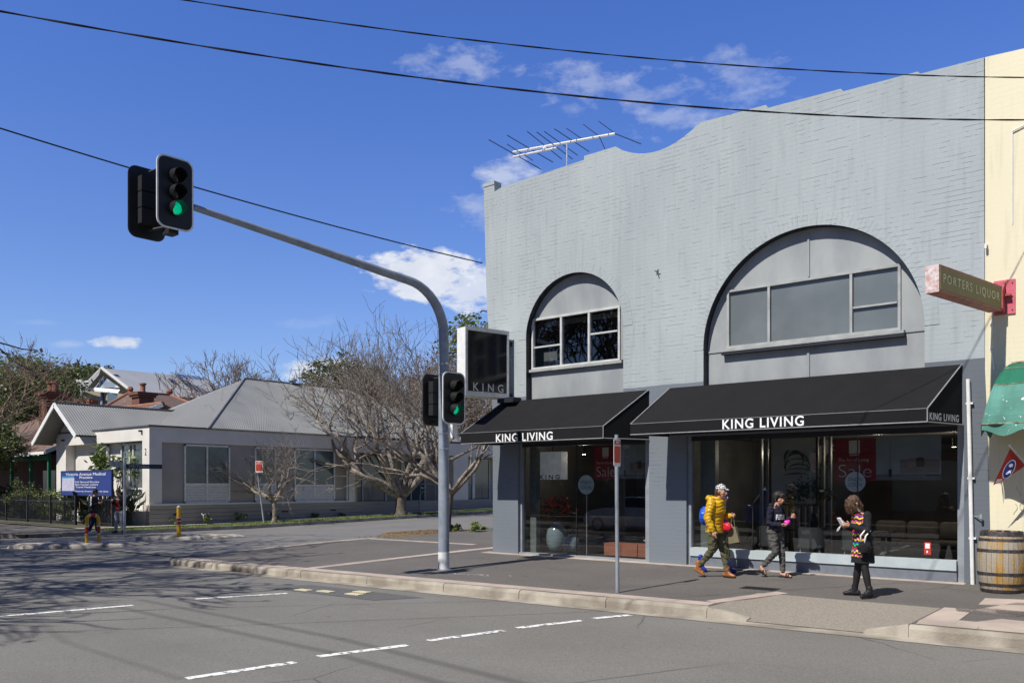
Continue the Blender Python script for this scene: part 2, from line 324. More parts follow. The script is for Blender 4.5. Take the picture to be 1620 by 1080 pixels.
# ------------------------------------------------------------------ mesh builder
class MB:
    def __init__(s): s.v = []; s.f = []; s.m = []
    def add(s, vs, fs, m=0):
        k = len(s.v); s.v += [Vector(v) for v in vs]; s.f += [tuple(i + k for i in f) for f in fs]; s.m += [m] * len(fs); return s
    def box(s, x0, x1, y0, y1, z0, z1, m=0):
        return s.add([(x0, y0, z0), (x1, y0, z0), (x1, y1, z0), (x0, y1, z0), (x0, y0, z1), (x1, y0, z1), (x1, y1, z1), (x0, y1, z1)],
                     [(0, 3, 2, 1), (4, 5, 6, 7), (0, 1, 5, 4), (1, 2, 6, 5), (2, 3, 7, 6), (3, 0, 4, 7)], m)
    def hexa(s, a, b, m=0):     # a: 4 bottom pts, b: 4 top pts
        return s.add(list(a) + list(b), [(0, 3, 2, 1), (4, 5, 6, 7), (0, 1, 5, 4), (1, 2, 6, 5), (2, 3, 7, 6), (3, 0, 4, 7)], m)
    def obox(s, p, q, wd, ht, m=0):   # bar between p and q, wd sideways, ht up
        p, q = Vector(p), Vector(q); d = (q - p).normalized(); up = Vector((0, 0, 1)) if abs(d.z) < .95 else Vector((1, 0, 0))
        sd = d.cross(up).normalized() * wd / 2; u = sd.cross(d).normalized() * ht / 2
        return s.hexa([p - sd - u, p + sd - u, q + sd - u, q - sd - u], [p - sd + u, p + sd + u, q + sd + u, q - sd + u], m)
    def quad(s, a, b, c, d, m=0): return s.add([a, b, c, d], [(0, 1, 2, 3)], m)
    def poly(s, pts, m=0): return s.add(pts, [tuple(range(len(pts)))], m)
    def slab(s, pts, t, m=0):   # polygon pts (ccw from above) extruded along vector t
        t = Vector(t); n = len(pts); a = [Vector(p) for p in pts]; b = [p + t for p in a]
        return s.add(a + b, [tuple(reversed(range(n))), tuple(range(n, 2 * n))] + [(i, (i + 1) % n, n + (i + 1) % n, n + i) for i in range(n)], m)
    def tube(s, pts, rad, n=8, m=0, cap=True, closed=False):
        pts = [Vector(p) for p in pts]; K = len(pts)
        if isinstance(rad, (int, float)): rad = [rad] * K
        vs = []; prev = None
        for i, p in enumerate(pts):
            d = (pts[min(i + 1, K - 1)] - pts[max(i - 1, 0)])
            if d.length < 1e-9: d = Vector((0, 0, 1))
            d.normalize()
            if prev is None:
                a = d.cross(Vector((0, 0, 1)) if abs(d.z) < .9 else Vector((0, 1, 0))).normalized()
            else:
                a = prev - d * prev.dot(d)
                a = a.normalized() if a.length > 1e-6 else d.orthogonal().normalized()
            prev = a; b = d.cross(a)
            for j in range(n):
                an = 2 * pi * j / n; vs.append(p + (a * cos(an) + b * sin(an)) * rad[i])
        fs = [(i * n + j, i * n + (j + 1) % n, (i + 1) * n + (j + 1) % n, (i + 1) * n + j) for i in range(K - 1) for j in range(n)]
        if cap: fs += [tuple(reversed(range(n))), tuple(range((K - 1) * n, K * n))]
        return s.add(vs, fs, m)
    def lathe(s, prof, c, n=24, m=0, ax='z', capb=True, capt=True):
        vs = []; c = Vector(c)
        for (r, h) in prof:
            for j in range(n):
                an = 2 * pi * j / n
                if ax == 'z': vs.append(c + Vector((r * cos(an), r * sin(an), h)))
                elif ax == 'x': vs.append(c + Vector((h, r * cos(an), r * sin(an))))
                else: vs.append(c + Vector((r * sin(an), h, r * cos(an))))
        K = len(prof); fs = [(i * n + j, i * n + (j + 1) % n, (i + 1) * n + (j + 1) % n, (i + 1) * n + j) for i in range(K - 1) for j in range(n)]
        if capb: fs.append(tuple(reversed(range(n))))
        if capt: fs.append(tuple(range((K - 1) * n, K * n)))
        return s.add(vs, fs, m)
    def ball(s, c, r, m=0, n=10, sc=(1, 1, 1)):
        K = max(4, n // 2); c = Vector(c); vs = [c + Vector((0, 0, -r * sc[2]))]
        for i in range(1, K):
            a = -pi / 2 + pi * i / K
            for j in range(n):
                b = 2 * pi * j / n; vs.append(c + Vector((r * sc[0] * cos(a) * cos(b), r * sc[1] * cos(a) * sin(b), r * sc[2] * sin(a))))
        vs.append(c + Vector((0, 0, r * sc[2])))
        fs = [(0, 1 + (j + 1) % n, 1 + j) for j in range(n)]
        fs += [(1 + i * n + j, 1 + i * n + (j + 1) % n, 1 + (i + 1) * n + (j + 1) % n, 1 + (i + 1) * n + j) for i in range(K - 2) for j in range(n)]
        l = len(vs) - 1; o = 1 + (K - 2) * n; fs += [(o + j, o + (j + 1) % n, l) for j in range(n)]
        return s.add(vs, fs, m)
    def mesh(s, name, mats, off=Vector((0, 0, 0)), smooth=False):
        me = D.meshes.new(name); me.from_pydata([tuple(v - off) for v in s.v], [], s.f)
        for x in (mats if isinstance(mats, (list, tuple)) else [mats]): me.materials.append(x)
        me.polygons.foreach_set('material_index', s.m)
        if smooth: me.polygons.foreach_set('use_smooth', [True] * len(s.f))
        me.update(); return me
    def build(s, name, mats, parent=None, smooth=False, fix=True):
        off = wloc(parent) if parent else Vector((0, 0, 0))
        me = s.mesh(name, mats, off, smooth)
        if fix and len(s.f) < 60000:
            bm = bmesh.new(); bm.from_mesh(me); bmesh.ops.recalc_face_normals(bm, faces=bm.faces)
            if smooth:
                for e in bm.edges:
                    if len(e.link_faces) == 2 and e.calc_face_angle(0) > .7: e.smooth = False
            bm.to_mesh(me); bm.free()
        return link(name, me, parent)
def wloc(o):
    v = Vector(o.location)
    while o.parent: o = o.parent; v = v + Vector(o.location)
    return v
def link(name, me, parent=None):
    o = D.objects.new(name, me); COL.objects.link(o)
    if parent: o.parent = parent
    return o
def tag(o, label=None, cat=None, group=None, kind=None):
    if label: o['label'] = label
    if cat: o['category'] = cat
    if group: o['group'] = group
    if kind: o['kind'] = kind
    return o
def thing(name, label, cat, loc=(0, 0, 0), group=None):
    o = D.objects.new(name, None); COL.objects.link(o); o.location = loc; o.empty_display_size = .2
    return tag(o, label, cat, group)
def copy_tree(o, parent=None, loc=None):
    c = o.copy(); COL.objects.link(c); c.parent = parent
    if loc is not None: c.location = loc
    for ch in list(o.children): copy_tree(ch, c)
    return c
def textmesh(s, size_w, size_h, ext=.004, bold=0.0, shear=0, spacing=1.0, align='CENTER', lines=1.0):
    cu = D.curves.new('t', 'FONT'); cu.body = s; cu.size = 1; cu.extrude = 0; cu.offset = bold; cu.shear = shear; cu.space_character = spacing; cu.align_x = align; cu.space_line = lines
    o = D.objects.new('t', cu); COL.objects.link(o); C.view_layer.update()
    me = D.meshes.new_from_object(o.evaluated_get(C.evaluated_depsgraph_get()))
    D.objects.remove(o); D.curves.remove(cu)
    xs = [v.co.x for v in me.vertices]; ys = [v.co.y for v in me.vertices]
    x0, x1, y0, y1 = min(xs), max(xs), min(ys), max(ys)
    vs = [((v.co.x - (x0 + x1) / 2) / (x1 - x0) * size_w, (v.co.y - (y0 + y1) / 2) / (y1 - y0) * size_h) for v in me.vertices]
    fs = [tuple(p.vertices) for p in me.polygons]; D.meshes.remove(me)
    return vs, fs
def add_text(mb, s, c, ux, uz, w_, h_, m=0, **k):
    """flat lettering laid on a surface: centre c, unit right ux, unit up uz"""
    vs, fs = textmesh(s, w_, h_, **k); c = Vector(c); ux = Vector(ux).normalized(); uz = Vector(uz).normalized()
    mb.add([c + ux * a + uz * b for a, b in vs], fs, m)
def rrect(w_, h_, r, n=5):
    out = []
    for cx, cy, a0 in ((w_ / 2 - r, h_ / 2 - r, 0), (-w_ / 2 + r, h_ / 2 - r, pi / 2), (-w_ / 2 + r, -h_ / 2 + r, pi), (w_ / 2 - r, -h_ / 2 + r, 1.5 * pi)):
        for i in range(n + 1):
            a = a0 + pi / 2 * i / n; out.append((cx + r * cos(a), cy + r * sin(a)))
    return out
rnd = random.Random(7)

# ------------------------------------------------------------------ ground levels
def rz(x, y):      # carriageway level
    zl = -.30 + .018 * max(0, y - 6); zr = -.30 + .03 * max(0, min(y, 1) + 5.0) + .02 * max(0, y - 1)
    a = min(1, max(0, (x + 20) / 13.6)); return zl + (zr - zl) * a
def pz(y): return .03 * min(y, 0) + .02 * max(y, 0)      # footpath level by the shops
def kerb_y(x): return -5.25 + .052 * (x + 6)
def grid(name, x0, x1, y0, y1, step, fz, m, kind='structure'):
    nx = max(1, int((x1 - x0) / step)); ny = max(1, int((y1 - y0) / step)); mb = MB()
    vs = []
    for j in range(ny + 1):
        for i in range(nx + 1):
            x = x0 + (x1 - x0) * i / nx; y = y0 + (y1 - y0) * j / ny; vs.append((x, y, fz(x, y)))
    mb.add(vs, [(j * (nx + 1) + i, j * (nx + 1) + i + 1, (j + 1) * (nx + 1) + i + 1, (j + 1) * (nx + 1) + i) for j in range(ny) for i in range(nx)])
    o = mb.build(name, m, smooth=True); o['kind'] = kind; return o
# far ground under everything
g = MB(); g.quad((-900, -900, -.6), (900, -900, -.6), (900, 900, -.6), (-900, 900, -.6)); g.build('ground', M_GROUND)['kind'] = 'structure'
grid('main_road', -80, 60, -15.2, -4.0, 1.0, lambda x, y: -.30, M_ROAD)
grid('side_street', -20.6, -5.9, -4.0, 62, 1.0, rz, M_SIDE)
# apron of the side street between the two
def strip(name, pts_a, pts_b, m, kind='structure'):
    mb = MB(); n = len(pts_a); mb.add(list(pts_a) + list(pts_b), [(i, i + 1, n + i + 1, n + i) for i in range(n - 1)]); o = mb.build(name, m); o['kind'] = kind; return o
# near-side footpath and kerb (the camera stands here)
mb = MB(); mb.box(-80, 60, -21, -15.2, -.5, -.15); mb.build('near_footpath', M_PATH)['kind'] = 'structure'

# shop-side footpath: one sheet with the crossover notch left out
XL, XR = -6.35, 60
def fpz(x, y):
    return pz(y)
fp = MB()
def patch(x0, x1, y0f, y1f, nx, ny, z=lambda x, y: pz(y), dz=0):
    vs = []
    for j in range(ny + 1):
        for i in range(nx + 1):
            x = x0 + (x1 - x0) * i / nx; a = y0f(x); b = y1f(x); y = a + (b - a) * j / ny; vs.append((x, y, z(x, y) + dz))
    fp.add(vs, [(j * (nx + 1) + i, j * (nx + 1) + i + 1, (j + 1) * (nx + 1) + i + 1, (j + 1) * (nx + 1) + i) for j in range(ny) for i in range(nx)])
KB = .16
def ky(x): return kerb_y(x) + KB - .02
def ramp_top(x): return -2.82
patch(-5.75, 8.15, ky, lambda x: .14, 16, 6)
patch(8.15, 10.9, ramp_top, lambda x: .14, 4, 4)
patch(10.9, XR, ky, lambda x: .14, 8, 6)
# corner bulb towards the side street
corner = []
for i in range(9):
    a = pi + (pi / 2) * i / 8; corner.append((-5.75 + .6 * cos(a), ky(-5.75) + .6 + .6 * sin(a)))
vs = [(-5.2, 1.2, pz(1.2))] + [(x, y, pz(y)) for x, y in corner] + []
fp.add([(-5.75, 1.25, pz(1.25)), (-6.35, 1.25, pz(1.25))] + [(x, y, pz(y)) for x, y in corner], [tuple(range(len(corner) + 2))])
fp.add([(-5.75, .14, pz(.14)), (.0, .14, pz(.14)), (.0, 1.25, pz(1.25)), (-5.75, 1.25, pz(1.25))], [(0, 1, 2, 3)])
fp.add([(-3.2, 1.25, pz(1.25)), (0, 1.25, pz(1.25)), (0, 60, pz(60)), (-3.2, 60, pz(60))], [(0, 1, 2, 3)])
fp.add([(-5.9, 1.25, pz(1.25) - .004), (-3.2, 1.25, pz(1.25) - .004), (-3.2, 60, pz(60) - .004), (-5.9, 60, pz(60) - .004)], [(0, 1, 2, 3)])
fp.build('footpath', M_PATH)['kind'] = 'structure'

# kerb stones: individual lengths with rounded top edge
def kerb_run(pts, zt, zb, wd, mb, gap=.012, ln=1.9):
    """pts: list of xy (inner top edge line offsets handled by wd to the left of travel)"""
    for (a, b) in zip(pts[:-1], pts[1:]):
        a = Vector(a + (0,)) if len(a) == 2 else Vector(a); b = Vector(b + (0,)) if len(b) == 2 else Vector(b)
        d = b - a; Ls = d.length; d.normalize(); s = Vector((-d.y, d.x, 0)); k = max(1, round(Ls / ln))
        for i in range(k):
            p = a + d * (Ls * i / k + (gap / 2 if k > 1 else 0)); q = a + d * (Ls * (i + 1) / k - (gap / 2 if k > 1 else 0))
            rows = []
            j = rnd.uniform(-.006, .006)
            for pt in (p, q):
                zt_ = zt(pt.x, pt.y) + j; zb_ = zb(pt.x, pt.y)
                rows.append([pt + Vector((0, 0, zb_ - .1)) - s * .0, pt + Vector((0, 0, zt_ - .05)) + s * .012, pt + Vector((0, 0, zt_ - .015)) + s * .03, pt + Vector((0, 0, zt_)) + s * .06, pt + s * wd + Vector((0, 0, zt_)), pt + s * wd + Vector((0, 0, zb_ - .1))])
            n = 6; mb.add(rows[0] + rows[1], [(r, (r + 1) % n, n + (r + 1) % n, n + r) for r in range(n)] + [tuple(range(n)), tuple(range(2 * n - 1, n - 1, -1))])
kb = MB()
zt = lambda x, y: pz(y) + .004
kerb_run([(x, kerb_y(x)) for x in (-5.75, -1, 3, 8.15)], zt, lambda x, y: -.3, KB, kb)
kerb_run([(x, kerb_y(x)) for x in (10.9, 16, 30, 60)], zt, lambda x, y: -.3, KB, kb)
arc = [(-5.75 + .76 * cos(pi * 1.5 - pi / 2 * i / 8), kerb_y(-5.75) + .76 + .76 * sin(pi * 1.5 - pi / 2 * i / 8)) for i in range(9)]
kerb_run(list(reversed(arc)), zt, lambda x, y: -.3, KB, kb, ln=.5)
kerb_run([(-6.51, 1.3), (-6.51, kerb_y(-5.75) + .76)], zt, lambda x, y: rz(x, y), KB, kb)
kerb_run([(-3.1, 1.42), (-6.5, 1.36)], zt, lambda x, y: rz(x, y), .12, kb)
# ramped ends of the crossover
for (x0, x1) in ((8.15, 8.75), (10.9, 10.35)):
    y0, y1 = kerb_y(x0), kerb_y(x1); a = pz(y0) + .004; b = -.27
    kb.hexa([(x0, y0, -.4), (x1, y1, -.4), (x1, y1 + KB, -.4), (x0, y0 + KB, -.4)], [(x0, y0 + .02, a), (x1, y1 + .02, b), (x1, y1 + KB, b + .02), (x0, y0 + KB, a)])
kb.build('kerb', M_KERB)['kind'] = 'structure'
# gutter tray
gt = MB(); xs = [-5.6 + i * 1.0 for i in range(40)]
gt.add([(x, kerb_y(x) - .30, -.294) for x in xs] + [(x, kerb_y(x) + .02, -.290) for x in xs], [(i, i + 1, 40 + i + 1, 40 + i) for i in range(39)])
gt.build('gutter', M_KERB)['kind'] = 'structure'
# crossover ramp
rp = MB(); nx, ny = 10, 10; vs = []
for j in range(ny + 1):
    for i in range(nx + 1):
        xa = 8.17 + (10.9 - 8.17) * i / nx; t_ = j / ny
        y = (kerb_y(xa) + .02) * (1 - t_) + (-2.82) * t_; z = -.283 * (1 - t_) + (pz(-2.82) + .004) * t_
        flare = min(1, min(i, nx - i) / 2.0); z = z * flare + (pz(y) + .003) * (1 - flare)
        vs.append((xa if xa < 10.55 or t_ < .999 else xa, y, z))
rp.add(vs, [(j * (nx + 1) + i, j * (nx + 1) + i + 1, (j + 1) * (nx + 1) + i + 1, (j + 1) * (nx + 1) + i) for j in range(ny) for i in range(nx)])
rp.build('driveway_crossover', M_RAMP, smooth=True)['kind'] = 'structure'
# pink stone borders and slabs
pk = MB()
def slabs(x0, y0, x1, y1, wd, ln=.62, dz=.006):
    a = Vector((x0, y0, 0)); b = Vector((x1, y1, 0)); d = (b - a); Ls = d.length; d.normalize(); s = Vector((-d.y, d.x, 0)); k = max(1, round(Ls / ln))
    for i in range(k):
        p = a + d * (Ls * i / k + .003); q = a + d * (Ls * (i + 1) / k - .003)
        pts = [p, q, q + s * wd, p + s * wd]
        pk.slab([(v.x, v.y, pz(v.y) + dz - .02) for v in pts], (0, 0, .02))
slabs(-5.75, ky(-5.75) + .02, 8.1, ky(8.1) + .02, .27, .6)
slabs(10.95, ky(10.95) + .02, 30, ky(30) + .02, .5, .7)
slabs(8.1, ky(8.1) + .30, 8.6, -2.62, .24, .6)
slabs(-.2, -.22, 10.6, -.16, .30, 1.2)
slabs(-1.05, ky(-1) + .3, -.75, -.25, .3, .6, dz=.007)
slabs(-.75, -.2, -.62, 1.2, .32, .7)
slabs(-6.1, kerb_y(-5.75) + .8, -6.1, 1.25, .24, .8)
slabs(-6.3, 1.25, -1.9, 1.33, .20, .9)
for q in [[(10.93, -2.75), (11.3, -2.7), (11.35, -4.05), (10.93, -4.05)], [(11.2, -1.55), (12.9, -1.1), (12.9, -1.5), (11.25, -2.2)],
          [(11.35, -4.05), (11.75, -3.3), (12.8, -3.4), (12.8, -4.0)], [(11.3, -2.75), (11.65, -1.75), (12.1, -1.8), (11.8, -3.0)], [(11.8, -3.0), (12.15, -1.75), (12.55, -1.7), (12.4, -3.0)]]:
    pk.slab([(x, y, pz(y) - .012) for x, y in q], (0, 0, .02))
pk.build('pavement_border', M_PINK)['kind'] = 'structure'

# painted crosswalk lines
def dash(mb, x0, y0, x1, y1, wd, zf=lambda x, y: -.296):
    a = Vector((x0, y0, 0)); b = Vector((x1, y1, 0)); d = (b - a).normalized(); s = Vector((-d.y, d.x, 0)) * wd / 2
    n = max(2, int((b - a).length / .08)); L1, L2 = [], []
    for i in range(n + 1):
        p = a + (b - a) * i / n; j = rnd.uniform(-.008, .008); k = rnd.uniform(-.008, .008)
        q = p + s * (1 + j * 8); r = p - s * (1 + k * 8); L1.append((q.x, q.y, zf(q.x, q.y))); L2.append((r.x, r.y, zf(r.x, r.y)))
    mb.add(L1 + L2, [(i, i + 1, n + 1 + i + 1, n + 1 + i) for i in range(n)])
mk = MB()
for q in [(0.41, -8.2, .97, -6.7), (-.25, -12.6, .37, -9.26), (6.03, -11.51, 6.19, -10.31), (6.12, -9.95, 6.38, -8.81), (6.35, -8.43, 6.58, -7.24), (6.58, -6.97, 6.87, -5.86), (6.88, -5.61, 7.12, -4.95), (5.85, -13.4, 6.0, -12.0), (.98, -6.3, 1.0, -6.1)]:
    dash(mk, *q, .13)
dash(mk, 12.4, -7.0, 14.6, -7.9, .13)
mk.build('road_markings', M_PAINT)['kind'] = 'structure'
# dark service patch with yellowish raised pavement studs
pt = MB(); pt.poly([(-.2, -6.5, -.2955), (2.9, -6.35, -.2955), (3.3, -5.55, -.2955), (.2, -5.62, -.2955)])
pt.build('road_patch', asphalt('patch_asphalt', (.12, .12, .12), (.10, .10, .10)))['kind'] = 'structure'
stud_lab = ['pale tactile stud panel on the dark road patch, farthest left of the four', 'pale tactile stud panel in the middle of the dark road patch, second of four', 'pale tactile stud panel on the dark patch, nearest to the camera', 'pale tactile stud panel on the dark patch, closest to the kerb']
for i, (x, y) in enumerate([(.83, -6.25), (1.32, -6.12), (2.03, -6.04), (1.9, -5.75)]):
    st = MB(); st.slab([(x - .17, y - .09, -.295), (x + .17, y - .06, -.295), (x + .17, y + .10, -.295), (x - .17, y + .07, -.295)], (0, 0, .012))
    for a in range(6):
        for b in range(3): st.ball((x - .13 + a * .052, y - .045 + b * .05 + a * .004, -.283), .014, n=6, sc=(1, 1, .5))
    tag(st.build('road_stud', mat('stud_yellow', (.66, .6, .38), .6)), stud_lab[i], 'road stud', 'studs on the road patch')
# chalk scrawl and a pit cover on the footpath
ch = MB()
for k, (cx_, cy_, r_) in enumerate([(2.05, -3.62, .10), (2.32, -3.6, .09), (2.62, -3.52, .12), (2.86, -3.5, .11), (3.35, -3.3, .03)]):
    pts = [(cx_ + r_ * cos(a * .55 + k) * (1 + .5 * sin(a * 1.7 + k)), cy_ + r_ * .8 * sin(a * .62 + k * 2), pz(cy_) + .008) for a in range(11)]
    for p, q in zip(pts[:-1], pts[1:]): dash(ch, p[0], p[1], q[0], q[1], .016, lambda x, y: pz(y) + .005)
ch.build('pavement_scrawl', mat('chalk_white', (.7, .7, .7), .9, c2=(.3, .3, .3), scale=30))['kind'] = 'structure'
pc = MB(); pc.slab([(8.0 + x, -2.35 + y, pz(-2.35 + y) + .001) for x, y in ((-.3, -.16), (.3, -.14), (.3, .14), (-.3, .12))], (0, 0, .006))
for i in range(7): pc.box(7.76 + i * .075, 7.79 + i * .075, -2.46, -2.26, pz(-2.3) + .003, pz(-2.3) + .012)
tag(pc.build('pit_cover', M_DARKMETAL), 'small dark pit cover in the footpath before the large shop window', 'pit cover')
pc = MB(); pc.slab([(x, y, pz(y) + .001) for x, y in ((11.15, -3.0), (12.1, -3.05), (12.0, -2.55), (11.0, -2.5))], (0, 0, .007))
tag(pc.build('service_cover', M_PATH), 'large dark service cover set in the pink paving by the barrel', 'pit cover')

# ------------------------------------------------------------------ the grey shop building
B = thing('shop_building', 'tall grey painted brick shop with two arched upper windows and a stepped parapet', 'building', (5.4, 0, 0))
top = [(-.31, 9.11), (.04, 9.04), (.05, 8.86), (.29, 8.92), (2.74, 8.99), (2.745, 9.08), (3.59, 9.08)]
for i in range(1, 11):      # curved scoop between the raised ends
    t_ = i / 11; x = 3.59 + (5.64 - 3.59) * t_
    top.append((x, 9.08 - .36 * sin(pi * min(1, max(0, t_))) ** .8 * (1.0)))
top += [(5.64, 9.06), (7.06, 9.02), (7.10, 8.95), (8.5, 8.91), (8.55, 8.85), (9.83, 8.82), (9.87, 8.77), (10.86, 8.74)]
out = [(0, -.15), (-.01, 2.4), (-.04, 4.2), (-.21, 6.2)] + top + [(10.87, 3.7), (10.93, 2.1), (10.97, -.15), (10.56, -.15), (10.56, 2.66), (5.33, 2.66), (5.33, -.15), (4.44, -.15), (4.44, 2.66), (.80, 2.66), (.80, -.15)]
def arch(x0, x1, zt_, zb_, n=24):
    r = (x1 - x0) / 2; cx_ = (x0 + x1) / 2; cz = zt_ - r
    return [(x0, zb_)] + [(cx_ - r * cos(pi * i / n), cz + r * sin(pi * i / n)) for i in range(n + 1)] + [(x1, zb_)]
A1 = arch(1.05, 3.79, 6.49, 3.5); A2 = arch(5.72, 9.94, 6.51, 3.5, 36)
polys = [[Vector((x, z, 0)) for x, z in P_] for P_ in (out, A1, A2)]
tris = tessellate_polygon(polys); flat = [p for P_ in (out, A1, A2) for p in P_]
wb = MB(); wb.add([(x, 0, z) for x, z in flat], [tuple(t_) for t_ in tris], 0)
n0 = len(out)
wb.add([(x, 0, z) for x, z in out] + [(x, .30, z) for x, z in out], [(i, (i + 1) % n0, n0 + (i + 1) % n0, n0 + i) for i in range(n0)], 0)
for A in (A1, A2):
    n = len(A); wb.add([(x, 0, z) for x, z in A] + [(x, .2, z) for x, z in A], [(i, (i + 1) % n, n + (i + 1) % n, n + i) for i in range(n)], 1)
# back and sides of the building
wb.box(-.25, 10.85, .3, .31, 6.55, 8.6, 0)
wb.box(-.28, .02, .31, 15, -.2, 8.3, 0); wb.box(10.6, 10.84, .31, 15, -.2, 8.3, 0); wb.box(-.28, 10.84, 14.7, 15, -.2, 8.3, 0); wb.box(.02, 10.6, .31, 14.7, 7.8, 7.95, 0)
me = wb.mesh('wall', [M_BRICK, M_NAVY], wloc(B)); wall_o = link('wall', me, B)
# brick voussoir rings: slightly proud band with radial joints
for (A, x0, x1, zt_) in ((A1, 1.05, 3.79, 6.49), (A2, 5.72, 9.94, 6.51)):
    r = (x1 - x0) / 2; cx_ = (x0 + x1) / 2; cz = zt_ - r; ring = MB(); nb = int(pi * r / .088)
    for i in range(nb):
        a0 = pi * i / nb + .0010 / r; a1 = pi * (i + 1) / nb - .0010 / r; j = rnd.uniform(0, .003)
        P0 = [(cx_ - rr * cos(a), cz + rr * sin(a)) for a, rr in ((a0, r + .001), (a1, r + .001), (a1, r + .235), (a0, r + .235))]
        ring.hexa([(P0[k][0], .01, P0[k][1]) for k in range(4)], [(P0[k][0], -.006 - j, P0[k][1]) for k in range(4)])
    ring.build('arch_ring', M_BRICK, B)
# corner cap, parapet vent, rendered ledge pieces
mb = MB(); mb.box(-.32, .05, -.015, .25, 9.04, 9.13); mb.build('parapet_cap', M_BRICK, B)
mb = MB(); mb.lathe([(.08, 0), (.08, .10), (.05, .13), (.05, .2), (.09, .22), (.07, .27), (.02, .30)], (4.35, .9, 8.6), 10); mb.box(4.1, 4.7, .8, 1.0, 7.9, 8.62); mb.build('roof_vent', M_ALU, B)
# arch infill panels
def infill(A, y, holes, name):
    pp = [[Vector((x, z, 0)) for x, z in P_] for P_ in [A] + holes]; tr = tessellate_polygon(pp); fl = [p for P_ in [A] + holes for p in P_]
    q = MB(); q.add([(x, y, z) for x, z in fl], [tuple(t_) for t_ in tr])
    return q
W1 = (1.04, 3.58, 4.40, 5.62); W2 = (6.16, 9.50, 4.40, 5.58)
def rect(x0, x1, z0, z1): return [(x0, z0), (x0, z1), (x1, z1), (x1, z0)]
r1 = 1.37; up = [(2.42 - r1 * cos(t0), 5.12 + r1 * sin(t0)) for t0 in [radians(21.5) + (pi - 2 * radians(21.5)) * i / 24 for i in range(25)]]
q = MB(); q.poly([(x, .19, z) for x, z in up]); q.poly([(x, .19, z) for x, z in ((1.05, 3.5), (3.79, 3.5), (3.79, 4.42), (1.05, 4.42))]); q.poly([(x, .19, z) for x, z in ((3.55, 4.4), (3.79, 4.4), (3.79, 5.62), (3.55, 5.62))]); q.box(1.06, 3.78, .175, .19, 4.36, 4.40); q.build('arch_panel', M_PANEL, B)
q = infill(A2, .19, [rect(*W2)], 'p')
q.box(7.81, 7.85, .165, .19, 5.6, 6.42); q.box(7.80, 7.85, .165, .19, 3.6, 4.32); q.box(5.73, 9.93, .17, .19, 4.345, 4.385); q.build('arch_panel', M_PANEL, B)
def window(parent, x0, x1, z0, z1, y, mull, trans, glassm, fm, fw=.07, depth=.08, name='window'):
    """mull: x positions of mullions; trans: list of (xa,xb,z)"""
    f = MB()
    f.box(x0, x1, y - .02, y + depth, z1 - fw, z1); f.box(x0, x1, y - .02, y + depth, z0, z0 + fw)
    f.box(x0, x0 + fw, y - .018, y + depth, z0 + fw, z1 - fw); f.box(x1 - fw, x1, y - .018, y + depth, z0 + fw, z1 - fw)
    for x in mull: f.box(x - fw / 2, x + fw / 2, y - .016, y + depth, z0 + fw, z1 - fw)
    for xa, xb, z in trans: f.box(xa, xb, y - .012, y + depth * .8, z - fw * .35, z + fw * .35)
    w_ = f.build(name, fm, parent)
    p = MB(); p.quad((x0 + fw, y + .04, z0 + fw), (x1 - fw, y + .04, z0 + fw), (x1 - fw, y + .04, z1 - fw), (x0 + fw, y + .04, z1 - fw))
    p.build('pane', glassm, w_); return w_
w1 = window(B, W1[0] + .05, W1[1] + .02, W1[2], W1[3], .17, [1.97, 2.76], [(1.16, 1.94, 4.93), (2.8, 3.53, 5.07)], M_CLEAR, mat('old_white_frame', (.56, .57, .55), .6, c2=(.45, .46, .44), scale=5), .052)
mb = MB(); mb.box(1.02, 3.68, .09, .19, 4.34, 4.40); mb.build('sill', M_WOODF, w1)
mb = MB(); mb.box(1.2, 1.6, .5, .55, 4.45, 4.85); mb.box(1.16, 3.5, .6, .62, 5.48, 5.6); mb.build('blind', M_WHITE, w1)
mb = MB(); mb.box(.3, 5.3, 3.0, 3.1, 3.9, 6.5); mb.box(.3, 5.3, .3, 3.1, 3.85, 3.9); mb.box(.3, 5.3, .3, 3.1, 6.5, 6.54); mb.build('upstairs_room', mat('room_dark', (.05, .05, .05), .9), B)
w2 = window(B, W2[0], W2[1], W2[2], W2[3], .17, [7.045, 8.63], [(8.66, 9.44, 4.90)], M_DIRTG, M_WOODF, .048)
mb = MB(); mb.box(6.08, 9.58, .06, .19, 4.33, 4.385); mb.build('sill', M_WOODF, w2)
mb = MB(); mb.box(6.08, 9.58, .065, .19, 4.27, 4.328); mb.build('drip_board', M_NAVY, w2)

# shopfronts
def shopfront(name, x0, x1, z0, z1, y, xl, xr, zs, mull=()):
    f = MB(); f.box(x0, xl, y - .06, y + .06, zs, z1, 0); f.box(xr, x1, y - .06, y + .06, zs, z1, 0)
    f.box(xl, xr, y - .05, y + .05, z1 - .10, z1, 1)
    o = f.build(name, [M_FRAMEG, M_NAVY], B); return o
s1 = shopfront('shopfront', .80, 4.44, .0, 2.66, .14, .86, 4.30, -.12)
mb = MB(); mb.box(.80, 4.44, .03, .24, -.15, .04); mb.build('sill', M_FRAMEG, s1)
mb = MB(); mb.quad((.86, .15, .04), (4.30, .15, .04), (4.30, .15, 2.58), (.86, .15, 2.58)); mb.build('pane', M_GLASS, s1)
mb = MB(); mb.box(2.42, 2.435, .135, .165, .04, 2.58); mb.build('glazing_bead', M_DARKMETAL, s1)
s2 = shopfront('shopfront', 5.33, 10.56, .0, 2.66, .14, 5.40, 10.44, -.12)
mb = MB(); mb.box(5.40, 10.44, .02, .24, -.15, .20); mb.build('plinth', mat('plinth_grey', (.17, .19, .22), .6), s2)
mb = MB(); mb.box(5.42, 10.44, -.01, .24, .20, .37); mb.build('sill', M_SILL, s2)
